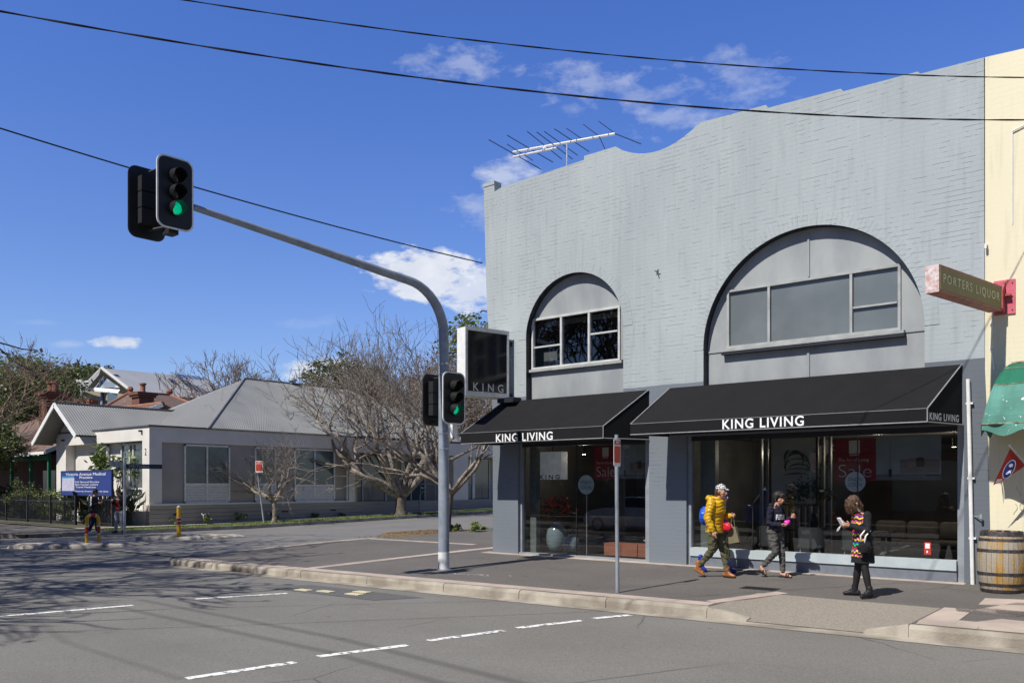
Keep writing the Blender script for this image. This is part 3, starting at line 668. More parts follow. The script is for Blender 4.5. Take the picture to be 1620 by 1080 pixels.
mb = MB(); mb.quad((5.40, .15, .37), (10.44, .15, .37), (10.44, .15, 2.58), (5.40, .15, 2.58)); mb.build('pane', M_GLASS, s2)
for x in (6.72, 8.75): mb = MB(); mb.box(x, x + .01, .135, .165, .37, 2.58); mb.build('glazing_bead', M_DARKMETAL, s2)
# corner glass return posts just inside
mb = MB(); mb.box(.88, 1.08, .35, .5, 0.02, 2.6); mb.build('display_column', mat('green_grey_column', (.16, .18, .17), .5), B); mb = MB(); mb.box(5.44, 5.78, .4, .55, .02, 2.6); mb.build('display_column', mat('green_grey_column', (.16, .18, .17)), B)
# downpipe, conduit, wall hooks
mb = MB(); mb.tube([(10.63, -.05, 3.42), (10.64, -.05, 3.0), (10.70, -.05, -.02)], .032, 8)
for z in (3.0, 1.75, .75): mb.box(10.59 + (3.4 - z) * .02, 10.70 + (3.4 - z) * .02, -.06, 0, z, z + .03)
mb.build('downpipe', M_WHITE, B, smooth=True)
mb = MB(); mb.tube([(10.72, -.02, 1.13), (10.83, -.10, 1.13)], .01, 6); mb.tube([(10.83, -.10, 1.10), (10.83, -.10, 1.17)], .02, 6); mb.build('tap', M_ALU, B)
mb = MB(); mb.tube([(4.66, 0, 6.18), (4.66, -.06, 6.16), (4.68, -.06, 6.09)], .011, 6); mb.tube([(4.66, -.05, 6.16), (4.71, -.07, 6.19)], .009, 5); mb.tube([(4.66, -.03, 6.16), (4.61, -.06, 6.18)], .009, 5); mb.build('wall_hook', M_DARKMETAL, B)
mb = MB(); mb.tube([(-.2, -.01, 5.95), (-.32, -.06, 5.97), (-.36, -.06, 5.93)], .02, 6); mb.build('cable_anchor', M_DARKMETAL, B)
# showroom interior
M_INT = mat('interior_wall', (.10, .10, .10), .8, c2=(.055, .055, .057), scale=1)
M_INTF = mat('interior_floor', (.035, .033, .032), .45, c2=(.05, .046, .042), scale=2)
mb = MB(); mb.box(.02, 10.6, 8.6, 8.7, 0, 2.78, 0); mb.box(.02, 10.6, .25, 8.6, -.06, .03, 1); mb.box(.02, 10.6, .25, 8.6, 2.72, 2.78, 0); mb.box(.02, .06, .3, 8.6, .03, 2.72, 0); mb.box(10.55, 10.6, .3, 8.6, .03, 2.72, 0)
mb.box(4.7, 4.8, .5, 6, .03, 2.72, 0)
mb.build('showroom', [M_INT, M_INTF], B)

# ------------------------------------------------------------------ awnings
def awning(label, bl, br, fl, fr, zt, zf, zb, yf, text, side_text=None):
    """bl/br back x, fl/fr front x, zt wall height, zf top of valance, zb bottom, yf front y"""
    t = thing('awning', label, 'awning', ((bl + br) / 2, -.01, zt), 'black shop awnings')
    c = MB(); nx = 40
    for i in range(nx):      # gently sagging top sheet
        for j in range(5):
            P = []
            for (a, b) in ((i, j), (i + 1, j), (i + 1, j + 1), (i, j + 1)):
                u = a / nx; v = b / 5; xa = bl + (br - bl) * u; xb = fl + (fr - fl) * u
                P.append((xa + (xb - xa) * v, -.02 + (yf + .02) * v, zt + (zf - zt) * v - .022 * sin(pi * v) * (1 + .5 * sin(u * 9)) - .006 * sin(u * 40) * sin(pi * v)))
            c.quad(*P)
    c.poly([(bl, -.02, zt), (fl, yf, zf), (fl, yf, zb), (bl, -.02, zb)]); c.poly([(br, -.02, zt), (br, -.02, zb), (fr, yf, zb), (fr, yf, zf)])
    c.build('canopy', M_CANVAS, t, smooth=False)
    v = MB(); v.slab([(fl, yf, zb), (fr, yf, zb), (fr, yf, zf), (fl, yf, zf)], (0, .01, 0)); v.build('valance', M_CANVAS, t)
    p = MB()
    for a, b in (((bl, -.02, zt), (fl, yf, zf)), ((br, -.02, zt), (fr, yf, zf)), ((fl, yf, zb), (fr, yf, zb)), ((fr, yf, zb), (br, -.02, zb)), ((fl, yf, zb), (bl, -.02, zb)), ((fr, yf, zb), (fr, yf, zf)), ((fl, yf - .002, zf), (fr, yf - .002, zf))):
        p.tube([a, b], .011 if a[2] != b[2] or a[2] == zb else .005, 6)
    p.build('piping', M_TRIMW, t)
    fr_ = MB()
    for k in range(4):
        u = (k + .5) / 4; xa = bl + (br - bl) * u; xb = fl + (fr - fl) * u
        fr_.tube([(xa, 0, zb + .05), (xb, yf + .05, zb + .05)], .015, 6); fr_.tube([(xa, 0, zt - .1), (xb, yf + .05, zf - .05)], .015, 6)
    fr_.tube([(bl + .05, -.03, zb + .04), (br - .05, -.03, zb + .04)], .02, 6)
    fr_.build('frame', M_DARKMETAL, t)
    l = MB(); s_, x0, x1, z0, z1 = text
    add_text(l, s_, ((x0 + x1) / 2, yf - .006, (z0 + z1) / 2), (1, 0, 0), (0, 0, 1), x1 - x0, z1 - z0, bold=.018, spacing=1.15)
    if side_text:
        s_, a, b, z0, z1 = side_text; d = Vector((br - fr, -.02 - yf, 0)).normalized(); nrm = Vector((d.y, -d.x, 0))
        p0 = Vector((fr, yf, 0)) + d * a; p1 = Vector((fr, yf, 0)) + d * b
        add_text(l, s_, (p0 + p1) / 2 + nrm * .006 + Vector((0, 0, (z0 + z1) / 2)), d, (0, 0, 1), b - a, z1 - z0, bold=.018, spacing=1.15)
    l.build('lettering', M_LETTER, t, fix=False)
    return t
awning('shorter black awning with white lettering over the narrow left shop window', .36, 4.44, -.02, 4.03, 3.68, 2.87, 2.62, -1.13, ('KING LIVING', 1.09, 2.72, 2.63, 2.81))
awning('longer black awning with white lettering over the wide right shop window', 4.95, 10.53, 4.69, 10.28, 3.68, 2.88, 2.665, -1.13, ('KING LIVING', 6.71, 8.26, 2.69, 2.87), ('KING LIVING', .06, 1.02, 2.70, 2.82))

# small red and white sticker low on the big window
Sk = thing('window_sticker', 'small red and white sticker low at the right of the large window glass', 'sticker', (9.85, .14, .55))
k0, k1 = onY(1462, 857, .142), onY(1473, 877, .142); mb = MB(); mb.box(k0.x, k1.x, .138, .146, k1.z, k0.z); mb.build('sheet', mat('sticker_red', (.5, .04, .03), .5), Sk)
mb = MB(); mb.box(k0.x + .02, k1.x - .02, .134, .137, (k0.z + k1.z) / 2, k0.z - .02); mb.box(k0.x + .04, k1.x - .05, .134, .137, k1.z + .03, k1.z + .07); mb.build('print', M_WHITE, Sk)
# ------------------------------------------------------------------ projecting box sign
S = thing('projecting_sign', 'upright black box sign with silver frame hanging off the left corner of the grey shop', 'sign', (.6, 0, 4.5))
pin, pout = Vector((.63, -.15, 0)), Vector((.36, -1.38, 0)); d = (pout - pin).normalized(); n = Vector((d.y, -d.x, 0)); n = n if n.x > 0 else -n
z0, z1 = 3.72, 5.32; th_ = .34
f = MB(); f.hexa([pin + Vector((0, 0, z0)), pout + Vector((0, 0, z0)), pout - n * th_ + Vector((0, 0, z0)), pin - n * th_ + Vector((0, 0, z0))],
                 [pin + Vector((0, 0, z1)), pout + Vector((0, 0, z1)), pout - n * th_ + Vector((0, 0, z1)), pin - n * th_ + Vector((0, 0, z1))])
f.build('cabinet', M_WHITE, S)
fc = MB(); a_, b_ = pin + d * .07, pout - d * .07
fc.hexa([a_ + n * .001 + Vector((0, 0, z0 + .12)), b_ + n * .001 + Vector((0, 0, z0 + .12)), b_ + n * .012 + Vector((0, 0, z0 + .12)), a_ + n * .012 + Vector((0, 0, z0 + .12))],
        [a_ + n * .001 + Vector((0, 0, z1 - .07)), b_ + n * .001 + Vector((0, 0, z1 - .07)), b_ + n * .012 + Vector((0, 0, z1 - .07)), a_ + n * .012 + Vector((0, 0, z1 - .07))])
fc.build('face', M_BLACKG, S)
rm = MB()
for (p, q) in ((pin + Vector((0, 0, z0 + .05)), pout + Vector((0, 0, z0 + .05))), (pin + Vector((0, 0, z1 - .03)), pout + Vector((0, 0, z1 - .03)))): rm.obox(p + n * .012, q + n * .012, .03, .09)
for p in (pin + d * .03, pout - d * .03): rm.obox(p + n * .012 + Vector((0, 0, z0 + .1)), p + n * .012 + Vector((0, 0, z1 - .08)), .06, .026)
rm.build('rim', M_ALU, S)
lt = MB(); add_text(lt, 'KING', (a_ + b_) / 2 + n * .02 - d * .02 + Vector((0, 0, z0 + .225)), -d, (0, 0, 1), .88, .19, bold=.012, spacing=1.75)
lt.build('lettering', mat('grey_letter', (.55, .55, .56), .5), S, fix=False)
br = MB(); br.box(.35, .62, -.16, .0, 5.0, 5.1); br.box(.35, .62, -.16, 0, 3.75, 3.85); br.box(.4, .9, -.3, -.01, 3.62, 3.74); br.build('bracket', M_NAVY, S)

# ------------------------------------------------------------------ yellow building to the right
Yb = thing('shop_building', 'cream yellow painted brick shop adjoining the grey one, with a scalloped green awning', 'building', (14, 0, 0))
q = MB(); oy = [(10.875, -.15), (10.875, 8.74), (11.5, 8.70), (13.2, 8.66), (17.5, 8.6), (17.5, -.15), (16.8, -.15), (16.8, 2.5), (12.35, 2.5), (12.35, -.15)]
tr = tessellate_polygon([[Vector((x, z, 0)) for x, z in oy]]); n0 = len(oy)
q.add([(x, .005, z) for x, z in oy], [tuple(t_) for t_ in tr]); q.add([(x, .005, z) for x, z in oy] + [(x, .3, z) for x, z in oy], [(i, (i + 1) % n0, n0 + (i + 1) % n0, n0 + i) for i in range(n0)])
q.box(10.88, 17.5, .3, 15, 7.9, 8.3); q.box(17.3, 17.5, .3, 15, -.15, 7.9); q.box(10.88, 17.3, 14.8, 15, -.15, 7.9)
me = q.mesh('wall', [M_YELLOW], wloc(Yb)); link('wall', me, Yb)
q = MB(); q.box(12.35, 16.8, .12, .2, -.15, .5, 0); q.box(12.35, 12.45, .1, .22, .5, 2.5); q.box(16.7, 16.8, .1, .22, .5, 2.5); sf = q.build('shopfront', M_GWALL, Yb)
q = MB(); q.quad((12.45, .16, .5), (16.7, .16, .5), (16.7, .16, 2.5), (12.45, .16, 2.5)); q.build('pane', M_BLINDG, sf)
q = MB(); q.tube([(10.99, -.02, 4.45), (10.97, -.02, 3.9), (11.02, -.02, 3.55)], .012, 6)
for z in (4.3, 3.9): q.box(10.95, 11.0, -.03, 0, z, z + .03)
q.tube([(11.28, -.01, 7.4), (11.28, -.01, 5.9)], .006, 5); q.tube([(11.28, -.02, 7.4), (11.6, -.02, 7.5)], .012, 5); q.tube([(10.9, 0, 5.62), (10.9, -.07, 5.62), (10.9, -.07, 5.55)], .02, 6)
q.build('conduit', M_WHITE, Yb)
gf = MB()      # scribbled tag on the cream wall
for k in range(7):
    x = 11.32 + .045 * k; pts = [(x + .03 * sin(a * .9 + k), -.004, 1.35 + .12 * sin(k * 1.3) + .035 * a * (1 if k % 2 else -1)) for a in range(6)]
    gf.tube(pts, .003, 4)
gf.build('graffiti', mat('grey_marker', (.42, .40, .32), .8), Yb)
# red framed blade sign
S = thing('projecting_sign', 'long weathered green blade sign with a red frame bracketed to the cream wall', 'sign', (11.15, 0, 4.65))
p0, p1 = Vector((11.16, -.18, 0)), Vector((10.77, -2.38, 0)); d = (p1 - p0).normalized(); n = Vector((-d.y, d.x, 0)); n = n if n.x > 0 else -n
z0, z1 = 4.47, 4.87; tk = .20
def hx(mb, a, b, off0, off1, za, zb, m=0):
    mb.hexa([a + n * off0 + Vector((0, 0, za)), b + n * off0 + Vector((0, 0, za)), b + n * off1 + Vector((0, 0, za)), a + n * off1 + Vector((0, 0, za))],
            [a + n * off0 + Vector((0, 0, zb)), b + n * off0 + Vector((0, 0, zb)), b + n * off1 + Vector((0, 0, zb)), a + n * off1 + Vector((0, 0, zb))], m)
bx = MB(); hx(bx, p0, p1, -tk, 0, z0, z1); bx.build('cabinet', mat('faded_red_paint', (.42, .16, .13), .7, c2=(.27, .12, .09), scale=14, detail=9, contrast=(.45, .62)), S)
fc = MB(); hx(fc, p0 + d * .03, p1 - d * .03, .0, .006, z0 + .035, z1 - .035); fc.build('face', mat('olive_face', (.16, .15, .055), .6, c2=(.20, .17, .08), scale=4), S)
en = MB(); hx(en, p1, p1 + d * .01, -tk, 0, z0, z1); en.build('end_plate', mat('peeling_white', (.70, .66, .64), .7, c2=(.50, .30, .28), scale=18, detail=9), S)
l = MB(); add_text(l, 'PORTERS LIQUOR', (p0 + p1) / 2 + n * .010 + Vector((0, 0, (z0 + z1) / 2)), -d, (0, 0, 1), 2.0, .155, spacing=1.35)
l.build('lettering', mat('cream_letter', (.75, .72, .5), .6), S, fix=False)
pl = MB(); pl.box(11.01, 11.32, -.02, .004, 4.44, 5.0); pl.build('wall_plate', mat('pinkish_red_paint', (.62, .14, .18), .6, c2=(.5, .10, .13)), S)
pl = MB(); pl.slab([(11.15, -.02, 4.45), (11.15, -.22, 4.5), (11.15, -.22, 4.8), (11.15, -.02, 4.97)], (.03, 0, 0)); pl.box(11.04, 11.27, -.12, -.02, 4.72, 4.75); pl.build('bracket', M_RUST, S)
pl = MB()
for x in (11.05, 11.28):
    for z in (4.5, 4.72, 4.94): pl = MB(); pl.ball((x, -.022, z), .013, n=6); pl.build('bolt', M_DARKMETAL, S)
# green scalloped awning
A = thing('awning', 'faded green domed awning with a wavy lower edge and peeling spots over the cream shop', 'awning', (12.8, 0, 3))
M_GREEN = mat('green_canvas', (.010, .15, .085), .8, c2=(.012, .11, .07), scale=2, bump=.3)
M_GREENF = mat('faded_green_canvas', (.11, .30, .24), .8, c2=(.075, .22, .17), scale=3, bump=.3, detail=9)
t_ = M_GREENF.node_tree; bb = t_.nodes['Principled BSDF']; src = bb.inputs['Base Color'].links[0].from_socket
sp_ = noisen(t_, t_.nodes.new('ShaderNodeTexCoord').outputs['Object'], 11, 3); t_.links.new(mixc(t_, maprange(t_, sp_, .66, .68), src, (.75, .76, .7)), bb.inputs['Base Color'])
ga = MB(); gx0, gx1 = 11.02, 14.6; NU, NV = 44, 12
def gpt(u, v):   # v 0 top/back .. 1 front bottom
    an = v * pi / 2; y = -.02 - .90 * sin(an) ** 1.1; z = 3.62 - 1.02 * (1 - cos(an))
    x = gx0 + (gx1 - gx0) * u; e = max(0, 1 - u * 9); x += .30 * e * e * (1 - v)
    return (x, y + .015 * sin(u * 80), z)
for i in range(NU):
    for j in range(NV):
        u0, u1, v0, v1 = i / NU, (i + 1) / NU, j / NV, (j + 1) / NV
        ga.quad(gpt(u0, v0), gpt(u1, v0), gpt(u1, v1), gpt(u0, v1), 1 if v0 >= .58 else 0)
side = [gpt(0, j / NV) for j in range(NV + 1)]
for j in range(NV): ga.quad(side[j], side[j + 1], (side[j + 1][0] , -.02, side[j + 1][2]), (side[j][0], -.02, side[j][2]), 0)
ga.build('canopy', [M_GREEN, M_GREENF], A, smooth=False)
sc_ = MB(); N2 = 180; vs = []
for i in range(N2 + 1):
    x = gx0 + (gx1 - gx0) * i / N2; ph = (x - gx0) / .62 * 2 * pi; vs.append((x, -.925 + .02 * sin(ph), 2.60))
for i in range(N2 + 1):
    x = gx0 + (gx1 - gx0) * i / N2; ph = (x - gx0) / .62 * 2 * pi; vs.append((x, -.93 + .03 * sin(ph), 2.46 + .05 * cos(ph)))
sc_.add(vs, [(i, i + 1, N2 + 2 + i, N2 + 1 + i) for i in range(N2)])
vs = []; 
for i in range(31):
    y = -.925 + .9 * i / 30; vs.append((gx0 - .01, y, 2.6))
for i in range(31):
    y = -.925 + .9 * i / 30; vs.append((gx0 - .01, y, 2.46 + .05 * cos(y * 10)))
sc_.add(vs, [(i, i + 1, 32 + i, 31 + i) for i in range(30)])
sc_.build('valance', M_GREENF, A)
pp = MB(); pp.tube([gpt(i / NU, .30) for i in range(NU + 1)], .009, 5); pp.tube([gpt(i / NU, .58) for i in range(NU + 1)], .011, 5); pp.tube([(v[0], v[1] - .008, v[2]) for v in [gpt(i / NU, 1) for i in range(NU + 1)]], .014, 5); pp.tube([(gx0 + .25, -.01, 3.63), (gx1, -.01, 3.63)], .03, 6)
pp.build('piping', mat('grimy_piping', (.30, .30, .2), .8, c2=(.12, .10, .06), scale=12), A)
# small red pennant on a stick
Fg = thing('pennant', 'small red pennant with a blue oval badge on a white stick on the cream wall', 'flag', (11.4, -.1, 2))
e0 = onY(1597, 704, -.75); e1 = onY(1640, 752, -.10)
mb = MB(); mb.tube([e0, e1], .009, 6); mb.ball(e0, .02, n=8); mb.build('stick', M_WHITE, Fg)
fa, fb, fc_, fd = onY(1598, 709, -.74), onY(1622, 736, -.45), onY(1571, 767, -.60), onY(1587, 760, -.55)
mb = MB(); mb.slab([fa, fb, fd, fc_], (0, .004, 0)); fl_ = mb.build('cloth', mat('red_cloth', (.38, .035, .025), .8), Fg)
cen = (fa + fb + fc_ + fd) / 4 + Vector((.02, -.012, .01)); ux = (fa - fc_).normalized(); uy = (fb - fa).normalized(); uy = (uy - ux * uy.dot(ux)).normalized()
mb = MB(); mb.poly([cen + ux * .17 * cos(a * .4) + uy * .085 * sin(a * .4) for a in range(16)]); mb.build('badge_rim', M_WHITE, fl_)
mb = MB(); mb.poly([cen + Vector((0, -.004, 0)) + ux * .155 * cos(a * .4) + uy * .072 * sin(a * .4) for a in range(16)]); mb.build('badge', mat('badge_blue', (.02, .05, .30), .6), fl_)
mb = MB(); add_text(mb, 'NEW', cen + Vector((0, -.009, 0)) - ux * .05, Vector((1, 0, .15)), (0, 0, 1), .10, .055, bold=.02); mb.poly([cen + Vector((0, -.008, 0)) + ux * (.07 + .035 * cos(a)) + uy * .035 * sin(a) for a in range(6)])
mb.poly([fc_ + (fa - fc_) * .05 + Vector((.02, -.006, .0)), fc_ + (fa - fc_) * .17 + Vector((.02, -.006, 0)), fd + (fb - fd) * .12 + Vector((-.02, -.006, 0)), fd + Vector((-.02, -.006, 0))])
mb.build('lettering', M_LETTER, fl_, fix=False)

# ------------------------------------------------------------------ wine barrel
bc_ = Vector((11.25, -.66, pz(-.66)))
Br = thing('barrel', 'weathered oak wine barrel with dark hoops standing on the footpath by the cream wall', 'barrel', bc_)
M_OAK = mat('weathered_oak', (.35, .31, .24), .8, c2=(.42, .24, .05), scale=3.2, detail=10, bump=.5, bscale=30, stretch=(3, 3, .7), contrast=(.45, .62))
mb = MB(); H = .95; ns = 28; prof = [(k / 12, .29 + .062 * sin(pi * k / 12) ** .9) for k in range(13)]
for s_ in range(ns):
    a0 = 2 * pi * s_ / ns + .006; a1 = 2 * pi * (s_ + 1) / ns - .006; j = rnd.uniform(-.002, .002)
    for (h0, r0), (h1, r1) in zip(prof[:-1], prof[1:]):
        mb.quad(*[bc_ + Vector(((r_ + j) * cos(a), (r_ + j) * sin(a), h_ * H)) for r_, a, h_ in ((r0, a0, h0), (r0, a1, h0), (r1, a1, h1), (r1, a0, h1))])
mb.build('staves', M_OAK, Br)
mb = MB(); mb.lathe([(.335 * .86, 0.01), (.30, .02)], bc_, 28); mb.lathe([(.285, H - .03), (.28, H - .025)], bc_, 28); mb.lathe([(.29, .02), (.345, .45), (.29, .9)], bc_, 28, capb=False, capt=False); mb.build('head', M_OAK, Br)
for k, (h0, h1) in enumerate([(.0, .05), (.10, .145), (.27, .315), (.63, .675), (.80, .84), (.88, .95)]):
    hp = MB(); R_ = lambda h: .29 + .062 * sin(pi * min(1, max(0, h / H))) ** .9 + .006
    hp.lathe([(R_(h0), h0), (R_((h0 + h1) / 2) , (h0 + h1) / 2), (R_(h1), h1), (R_(h1) - .006, h1 + .001), (R_(h0) - .006, h0 - .001)], bc_, 36, capb=False, capt=False)
    hp.build('hoop', mat('black_iron_hoop', (.035, .034, .045), .6, .4, c2=(.10, .08, .07), scale=14, detail=8), Br, smooth=True)

# ------------------------------------------------------------------ traffic lights
T = thing('traffic_light', 'grey mast arm traffic light with green lamps lit, arching out over the road', 'traffic light', (1.45, -3.19, pz(-3.19)))
bz = pz(-3.19); bx_, by_ = 1.45, -3.19; ad = Vector((-.1, -1, 0)).normalized()
mb = MB(); path = [(bx_, by_, bz), (bx_, by_, 2), (bx_, by_, 4.3)]; rd = [.115, .113, .108]
for i in range(1, 11):
    a = (pi / 2 - .07) * i / 10; R_ = 1.0; s_ = R_ * (1 - cos(a)); z = 4.75 + R_ * sin(a) * 1.0; path.append((bx_ + ad.x * s_, by_ + ad.y * s_, z)); rd.append(.107 - .0022 * i)
sl_ = path[-1]; s0 = 1.0
for i in range(1, 9):
    s_ = s0 + (5.35 - s0) * i / 8; path.append((bx_ + ad.x * s_, by_ + ad.y * s_, sl_[2] + .52 * (i / 8) - .04 * (i / 8) ** 2)); rd.append(.085 - .032 * i / 8)
mb.tube(path[:4], rd[:4], 20); 
mb2 = MB(); mb2.tube(path[3:], rd[3:], 16)
mb.build('pole', M_POLE, T, smooth=True); mb2.build('mast_arm', M_POLE, T, smooth=True)
mb = MB(); mb.lathe([(.1185, 0), (.1185, .36)], (bx_, by_, bz), 20); mb.build('base_band', mat('dirty_white_band', (.78, .78, .76), .6, c2=(.6, .6, .58)), T, smooth=True)
mb = MB(); mb.lathe([(.16, -.01), (.155, .012), (.13, .02)], (bx_, by_, bz), 16)
mb.build('base_flange', M_ALU, T)
for z in (4.15, 3.95, 2.72, 2.4): mb = MB(); mb.tube([(bx_ + .08, by_ - .07, z), (bx_ + .2, by_ - .10, z)], .02, 6); mb.lathe([(.118, z - .015), (.118, z + .015)], (bx_, by_, 0), 16); mb.build('clamp', M_ALU, T)
M_LENSOFF = mat('dark_lens', (.015, .012, .012), .15)
M_LENSG = mat('green_lamp', (.0, .55, .28), .4, c2=(.0, .30, .15), scale=55, detail=1, emit=.8, contrast=(.47, .55))
def signal(c, nrm, hgt, wd, lit, back=False, pos=''):
    """c centre of board; nrm facing direction (xy)"""
    n_ = Vector((nrm[0], nrm[1], 0)).normalized(); r_ = Vector((-n_.y, n_.x, 0)); c = Vector(c)
    H_ = MB(); pr = rrect(wd, hgt, .14); pi_ = rrect(wd - .05, hgt - .05, .12); P3 = lambda x, z, f: c + r_ * x + Vector((0, 0, z)) + n_ * f
    k = len(pr)
    H_.add([P3(x, z, 0) for x, z in pr] + [P3(x, z, .02) for x, z in pr] + [P3(x, z, .021) for x, z in pi_] + [P3(x, z, -.001) for x, z in pi_],
           [(i, (i + 1) % k, k + (i + 1) % k, k + i) for i in range(k)] + [(k + i, k + (i + 1) % k, 2 * k + (i + 1) % k, 2 * k + i) for i in range(k)] + [(i, (i + 1) % k, 3 * k + (i + 1) % k, 3 * k + i) for i in range(k)], 1)
    H_.add([P3(x, z, .021) for x, z in pi_], [tuple(range(k))], 0); H_.add([P3(x, z, -.001) for x, z in pi_], [tuple(range(k))], 0)
    head = H_.build('signal_head', [M_BLACK, M_WHITE if not back else M_DARKMETAL], T, fix=False)
    hs = MB()
    for i in (-1, 0, 1):
        zc = i * hgt * .225 + .02
        a = P3(-.17, zc - hgt * .105, -.15); hs.add([P3(x, zc + z, f) for f in (-.002, -.15) for x, z in ((-.16, -hgt * .105), (.16, -hgt * .105), (.16, hgt * .105), (-.16, hgt * .105))], [(0, 1, 2, 3), (4, 7, 6, 5), (0, 4, 5, 1), (1, 5, 6, 2), (2, 6, 7, 3), (3, 7, 4, 0)])
    hs.build('housing', M_DARKMETAL if back else M_BLACK, head)
    for i, nm in ((1, 'off'), (0, 'off'), (-1, 'on')):
        zc = i * hgt * .225 + .02; R0 = .115
        v = MB(); ring = []
        for (f, rr) in ((.022, R0), (.21, R0 * .98), (.21, R0 * .93), (.03, R0 * .93)):
            for j in range(20):
                an = 2 * pi * j / 20; low_ = max(0, -sin(an)); ff = f if f < .1 else f - .15 * low_ ** .8
                ring.append(P3(rr * cos(an), zc + rr * sin(an) - (.02 if f > .1 else 0), ff))
        v.add(ring, [(a * 20 + j, a * 20 + (j + 1) % 20, (a + 1) * 20 + (j + 1) % 20, (a + 1) * 20 + j) for a in range(3) for j in range(20)])
        v.build('visor', M_BLACK, head, smooth=True)
        l_ = MB(); K_ = 6
        for a in range(K_):
            r0, r1 = R0 * .9 * a / K_, R0 * .9 * (a + 1) / K_
            l_.add([P3(rr * cos(2 * pi * j / 20), zc + rr * sin(2 * pi * j / 20), .03 + .02 * (1 - (rr / R0) ** 2)) for rr in (r0, r1) for j in range(20)], [(j, (j + 1) % 20, 20 + (j + 1) % 20, 20 + j) for j in range(20)])
        l_.build('lens', M_LENSG if (nm == 'on' and lit) else M_LENSOFF, head, smooth=True, fix=False)
    return head
endp = Vector(path[-1])
# arm heads
hA = endp + ad * .39 + Vector((.16, 0, .10)); signal(hA, (1, -.02), 1.16, .62, True)
hB = endp + ad * .55 + Vector((-.42, 0, .02)); signal(hB, (-1, .02), 1.16, .62, False, True)
signal((bx_ + .30, by_ - .02, 3.43), (1, -.10), 1.07, .60, True)
signal((bx_ - .30, by_ + .0, 3.43), (-1, .02), 1.07, .60, False, True)
mb = MB(); mb.tube([endp, endp + ad * .2, hA + Vector((-.12, 0, -.45))], .03, 8); mb.tube([hA + Vector((-.08, .0, -.5)), hB + Vector((.08, 0, -.45))], .025, 8); mb.tube([hA + Vector((-.08, .0, .5)), hB + Vector((.08, 0, .5))], .02, 8)
mb.box(hA.x - .3, hA.x - .1, hA.y - .05, hA.y + .12, hA.z - .62, hA.z - .42)
for z in (2.98, 3.88):
    mb.tube([(bx_ - .28, by_, z), (bx_ + .28, by_, z)], .022, 6)
mb.build('bracket', M_DARKMETAL, T)
mb = MB(); mb.box(bx_ + .13, bx_ + .27, by_ - .02, by_ + .13, 2.62, 2.98); mb.build('control_box', M_WHITE, T)
mb = MB(); mb.tube([(bx_ + .2, by_ - .1, 2.93), (bx_ + .32, by_ - .12, 2.75), (bx_ + .3, by_, 2.6)], .008, 5); mb.tube([(bx_ - .2, by_ - .1, 2.93), (bx_ - .26, by_ - .12, 2.75), (bx_ - .12, by_, 2.6)], .008, 5); mb.build('cables', M_BLACK, T)

# ------------------------------------------------------------------ sign poles
def small_sign(name, label, base, top, n_, plate_c, w_, h_, mats, rad=.032, face='red'):
    t = thing(name, label, 'street sign', base)
    mb = MB(); mb.tube([base, top], rad, 10); mb.build('pole', M_GALV, t, smooth=True)
    n_ = Vector((n_[0], n_[1], 0)).normalized(); r_ = Vector((-n_.y, n_.x, 0)); c = Vector(plate_c)
    P3 = lambda x, z, f: c + r_ * x + Vector((0, 0, z)) + n_ * f
    pr = rrect(w_, h_, .03, 3); k = len(pr); mb = MB()
    mb.add([P3(x, z, 0) for x, z in pr] + [P3(x, z, .005) for x, z in pr], [tuple(reversed(range(k))), tuple(range(k, 2 * k))] + [(i, (i + 1) % k, k + (i + 1) % k, k + i) for i in range(k)])
    pl = mb.build('plate', M_WHITE, t)
    mb = MB(); pr2 = rrect(w_ * .86, h_ * .60, .02, 3); mb.add([P3(x, z - h_ * .06, .009) for x, z in pr2], [tuple(range(len(pr2)))]); pr3 = rrect(w_ * .86, h_ * .17, .02, 3); mb.add([P3(x, z + h_ * .36, .009) for x, z in pr3], [tuple(range(len(pr3)))])
    mb.build('red_field', mat('sign_red', (.62, .06, .03), .5, c2=(.55, .05, .03)), pl, fix=False)
    mb = MB(); add_text(mb, 'NO', P3(0, h_ * .38, .013), r_, (0, 0, 1), w_ * .4, h_ * .09, bold=.03); add_text(mb, 'STOPPING', P3(0, h_ * .27, .013), r_, (0, 0, 1), w_ * .72, h_ * .055, bold=.03)
    mb.build('lettering', M_LETTER, pl, fix=False)
    return t
b0 = Vector((6.27, -4.01, pz(-4.01)))
small_sign('parking_sign', 'red parking sign on a steel kerb post before the middle grey pier', b0, b0 + Vector((-.02, 0, 2.60)), (1, .08), b0 + Vector((.035, -.07, 2.30)), .225, .45, None)
mb = MB(); 
b1 = Vector((-21.0, 7.6, -.13)); small_sign('parking_sign', 'red parking sign on a leaning post in the verge before the small bare tree', b1, onX(408, 752, -21.2), (.72, -.69), onX(410, 738, -21.1), .34, .55, None, .04)
# street name post
t = thing('street_name_post', 'grey street name post with two dark blades at the far corner before the cream house', 'street sign', (-17.4, -1.9, -.16))
p = onX(197, 842, -17.6); p.z = -.15; q_ = onX(196, 724, -17.6)
mb = MB(); mb.tube([p, (p.x, p.y, q_.z)], .05, 8); mb.build('pole', M_GALV, t, smooth=True)
a0 = Vector((p.x, p.y, onX(196, 737, -17.6).z)); 
mb = MB(); mb.obox(a0, a0 + Vector((.15, 1.38, 0)), .02, .17); mb.obox(a0 + Vector((0, 0, .02)), a0 + Vector((-.9, -.1, .12)), .02, .22); mb.build('name_blade', mat('sign_navy', (.03, .045, .07), .5), t)
mb = MB(); add_text(mb, 'VICTORIA AVE', a0 + Vector((.088, .7, 0)), (0.1, 1, 0), (0, 0, 1), 1.15, .09, bold=.02); mb.build('lettering', mat('sign_grey', (.45, .47, .5), .5), t, fix=False)

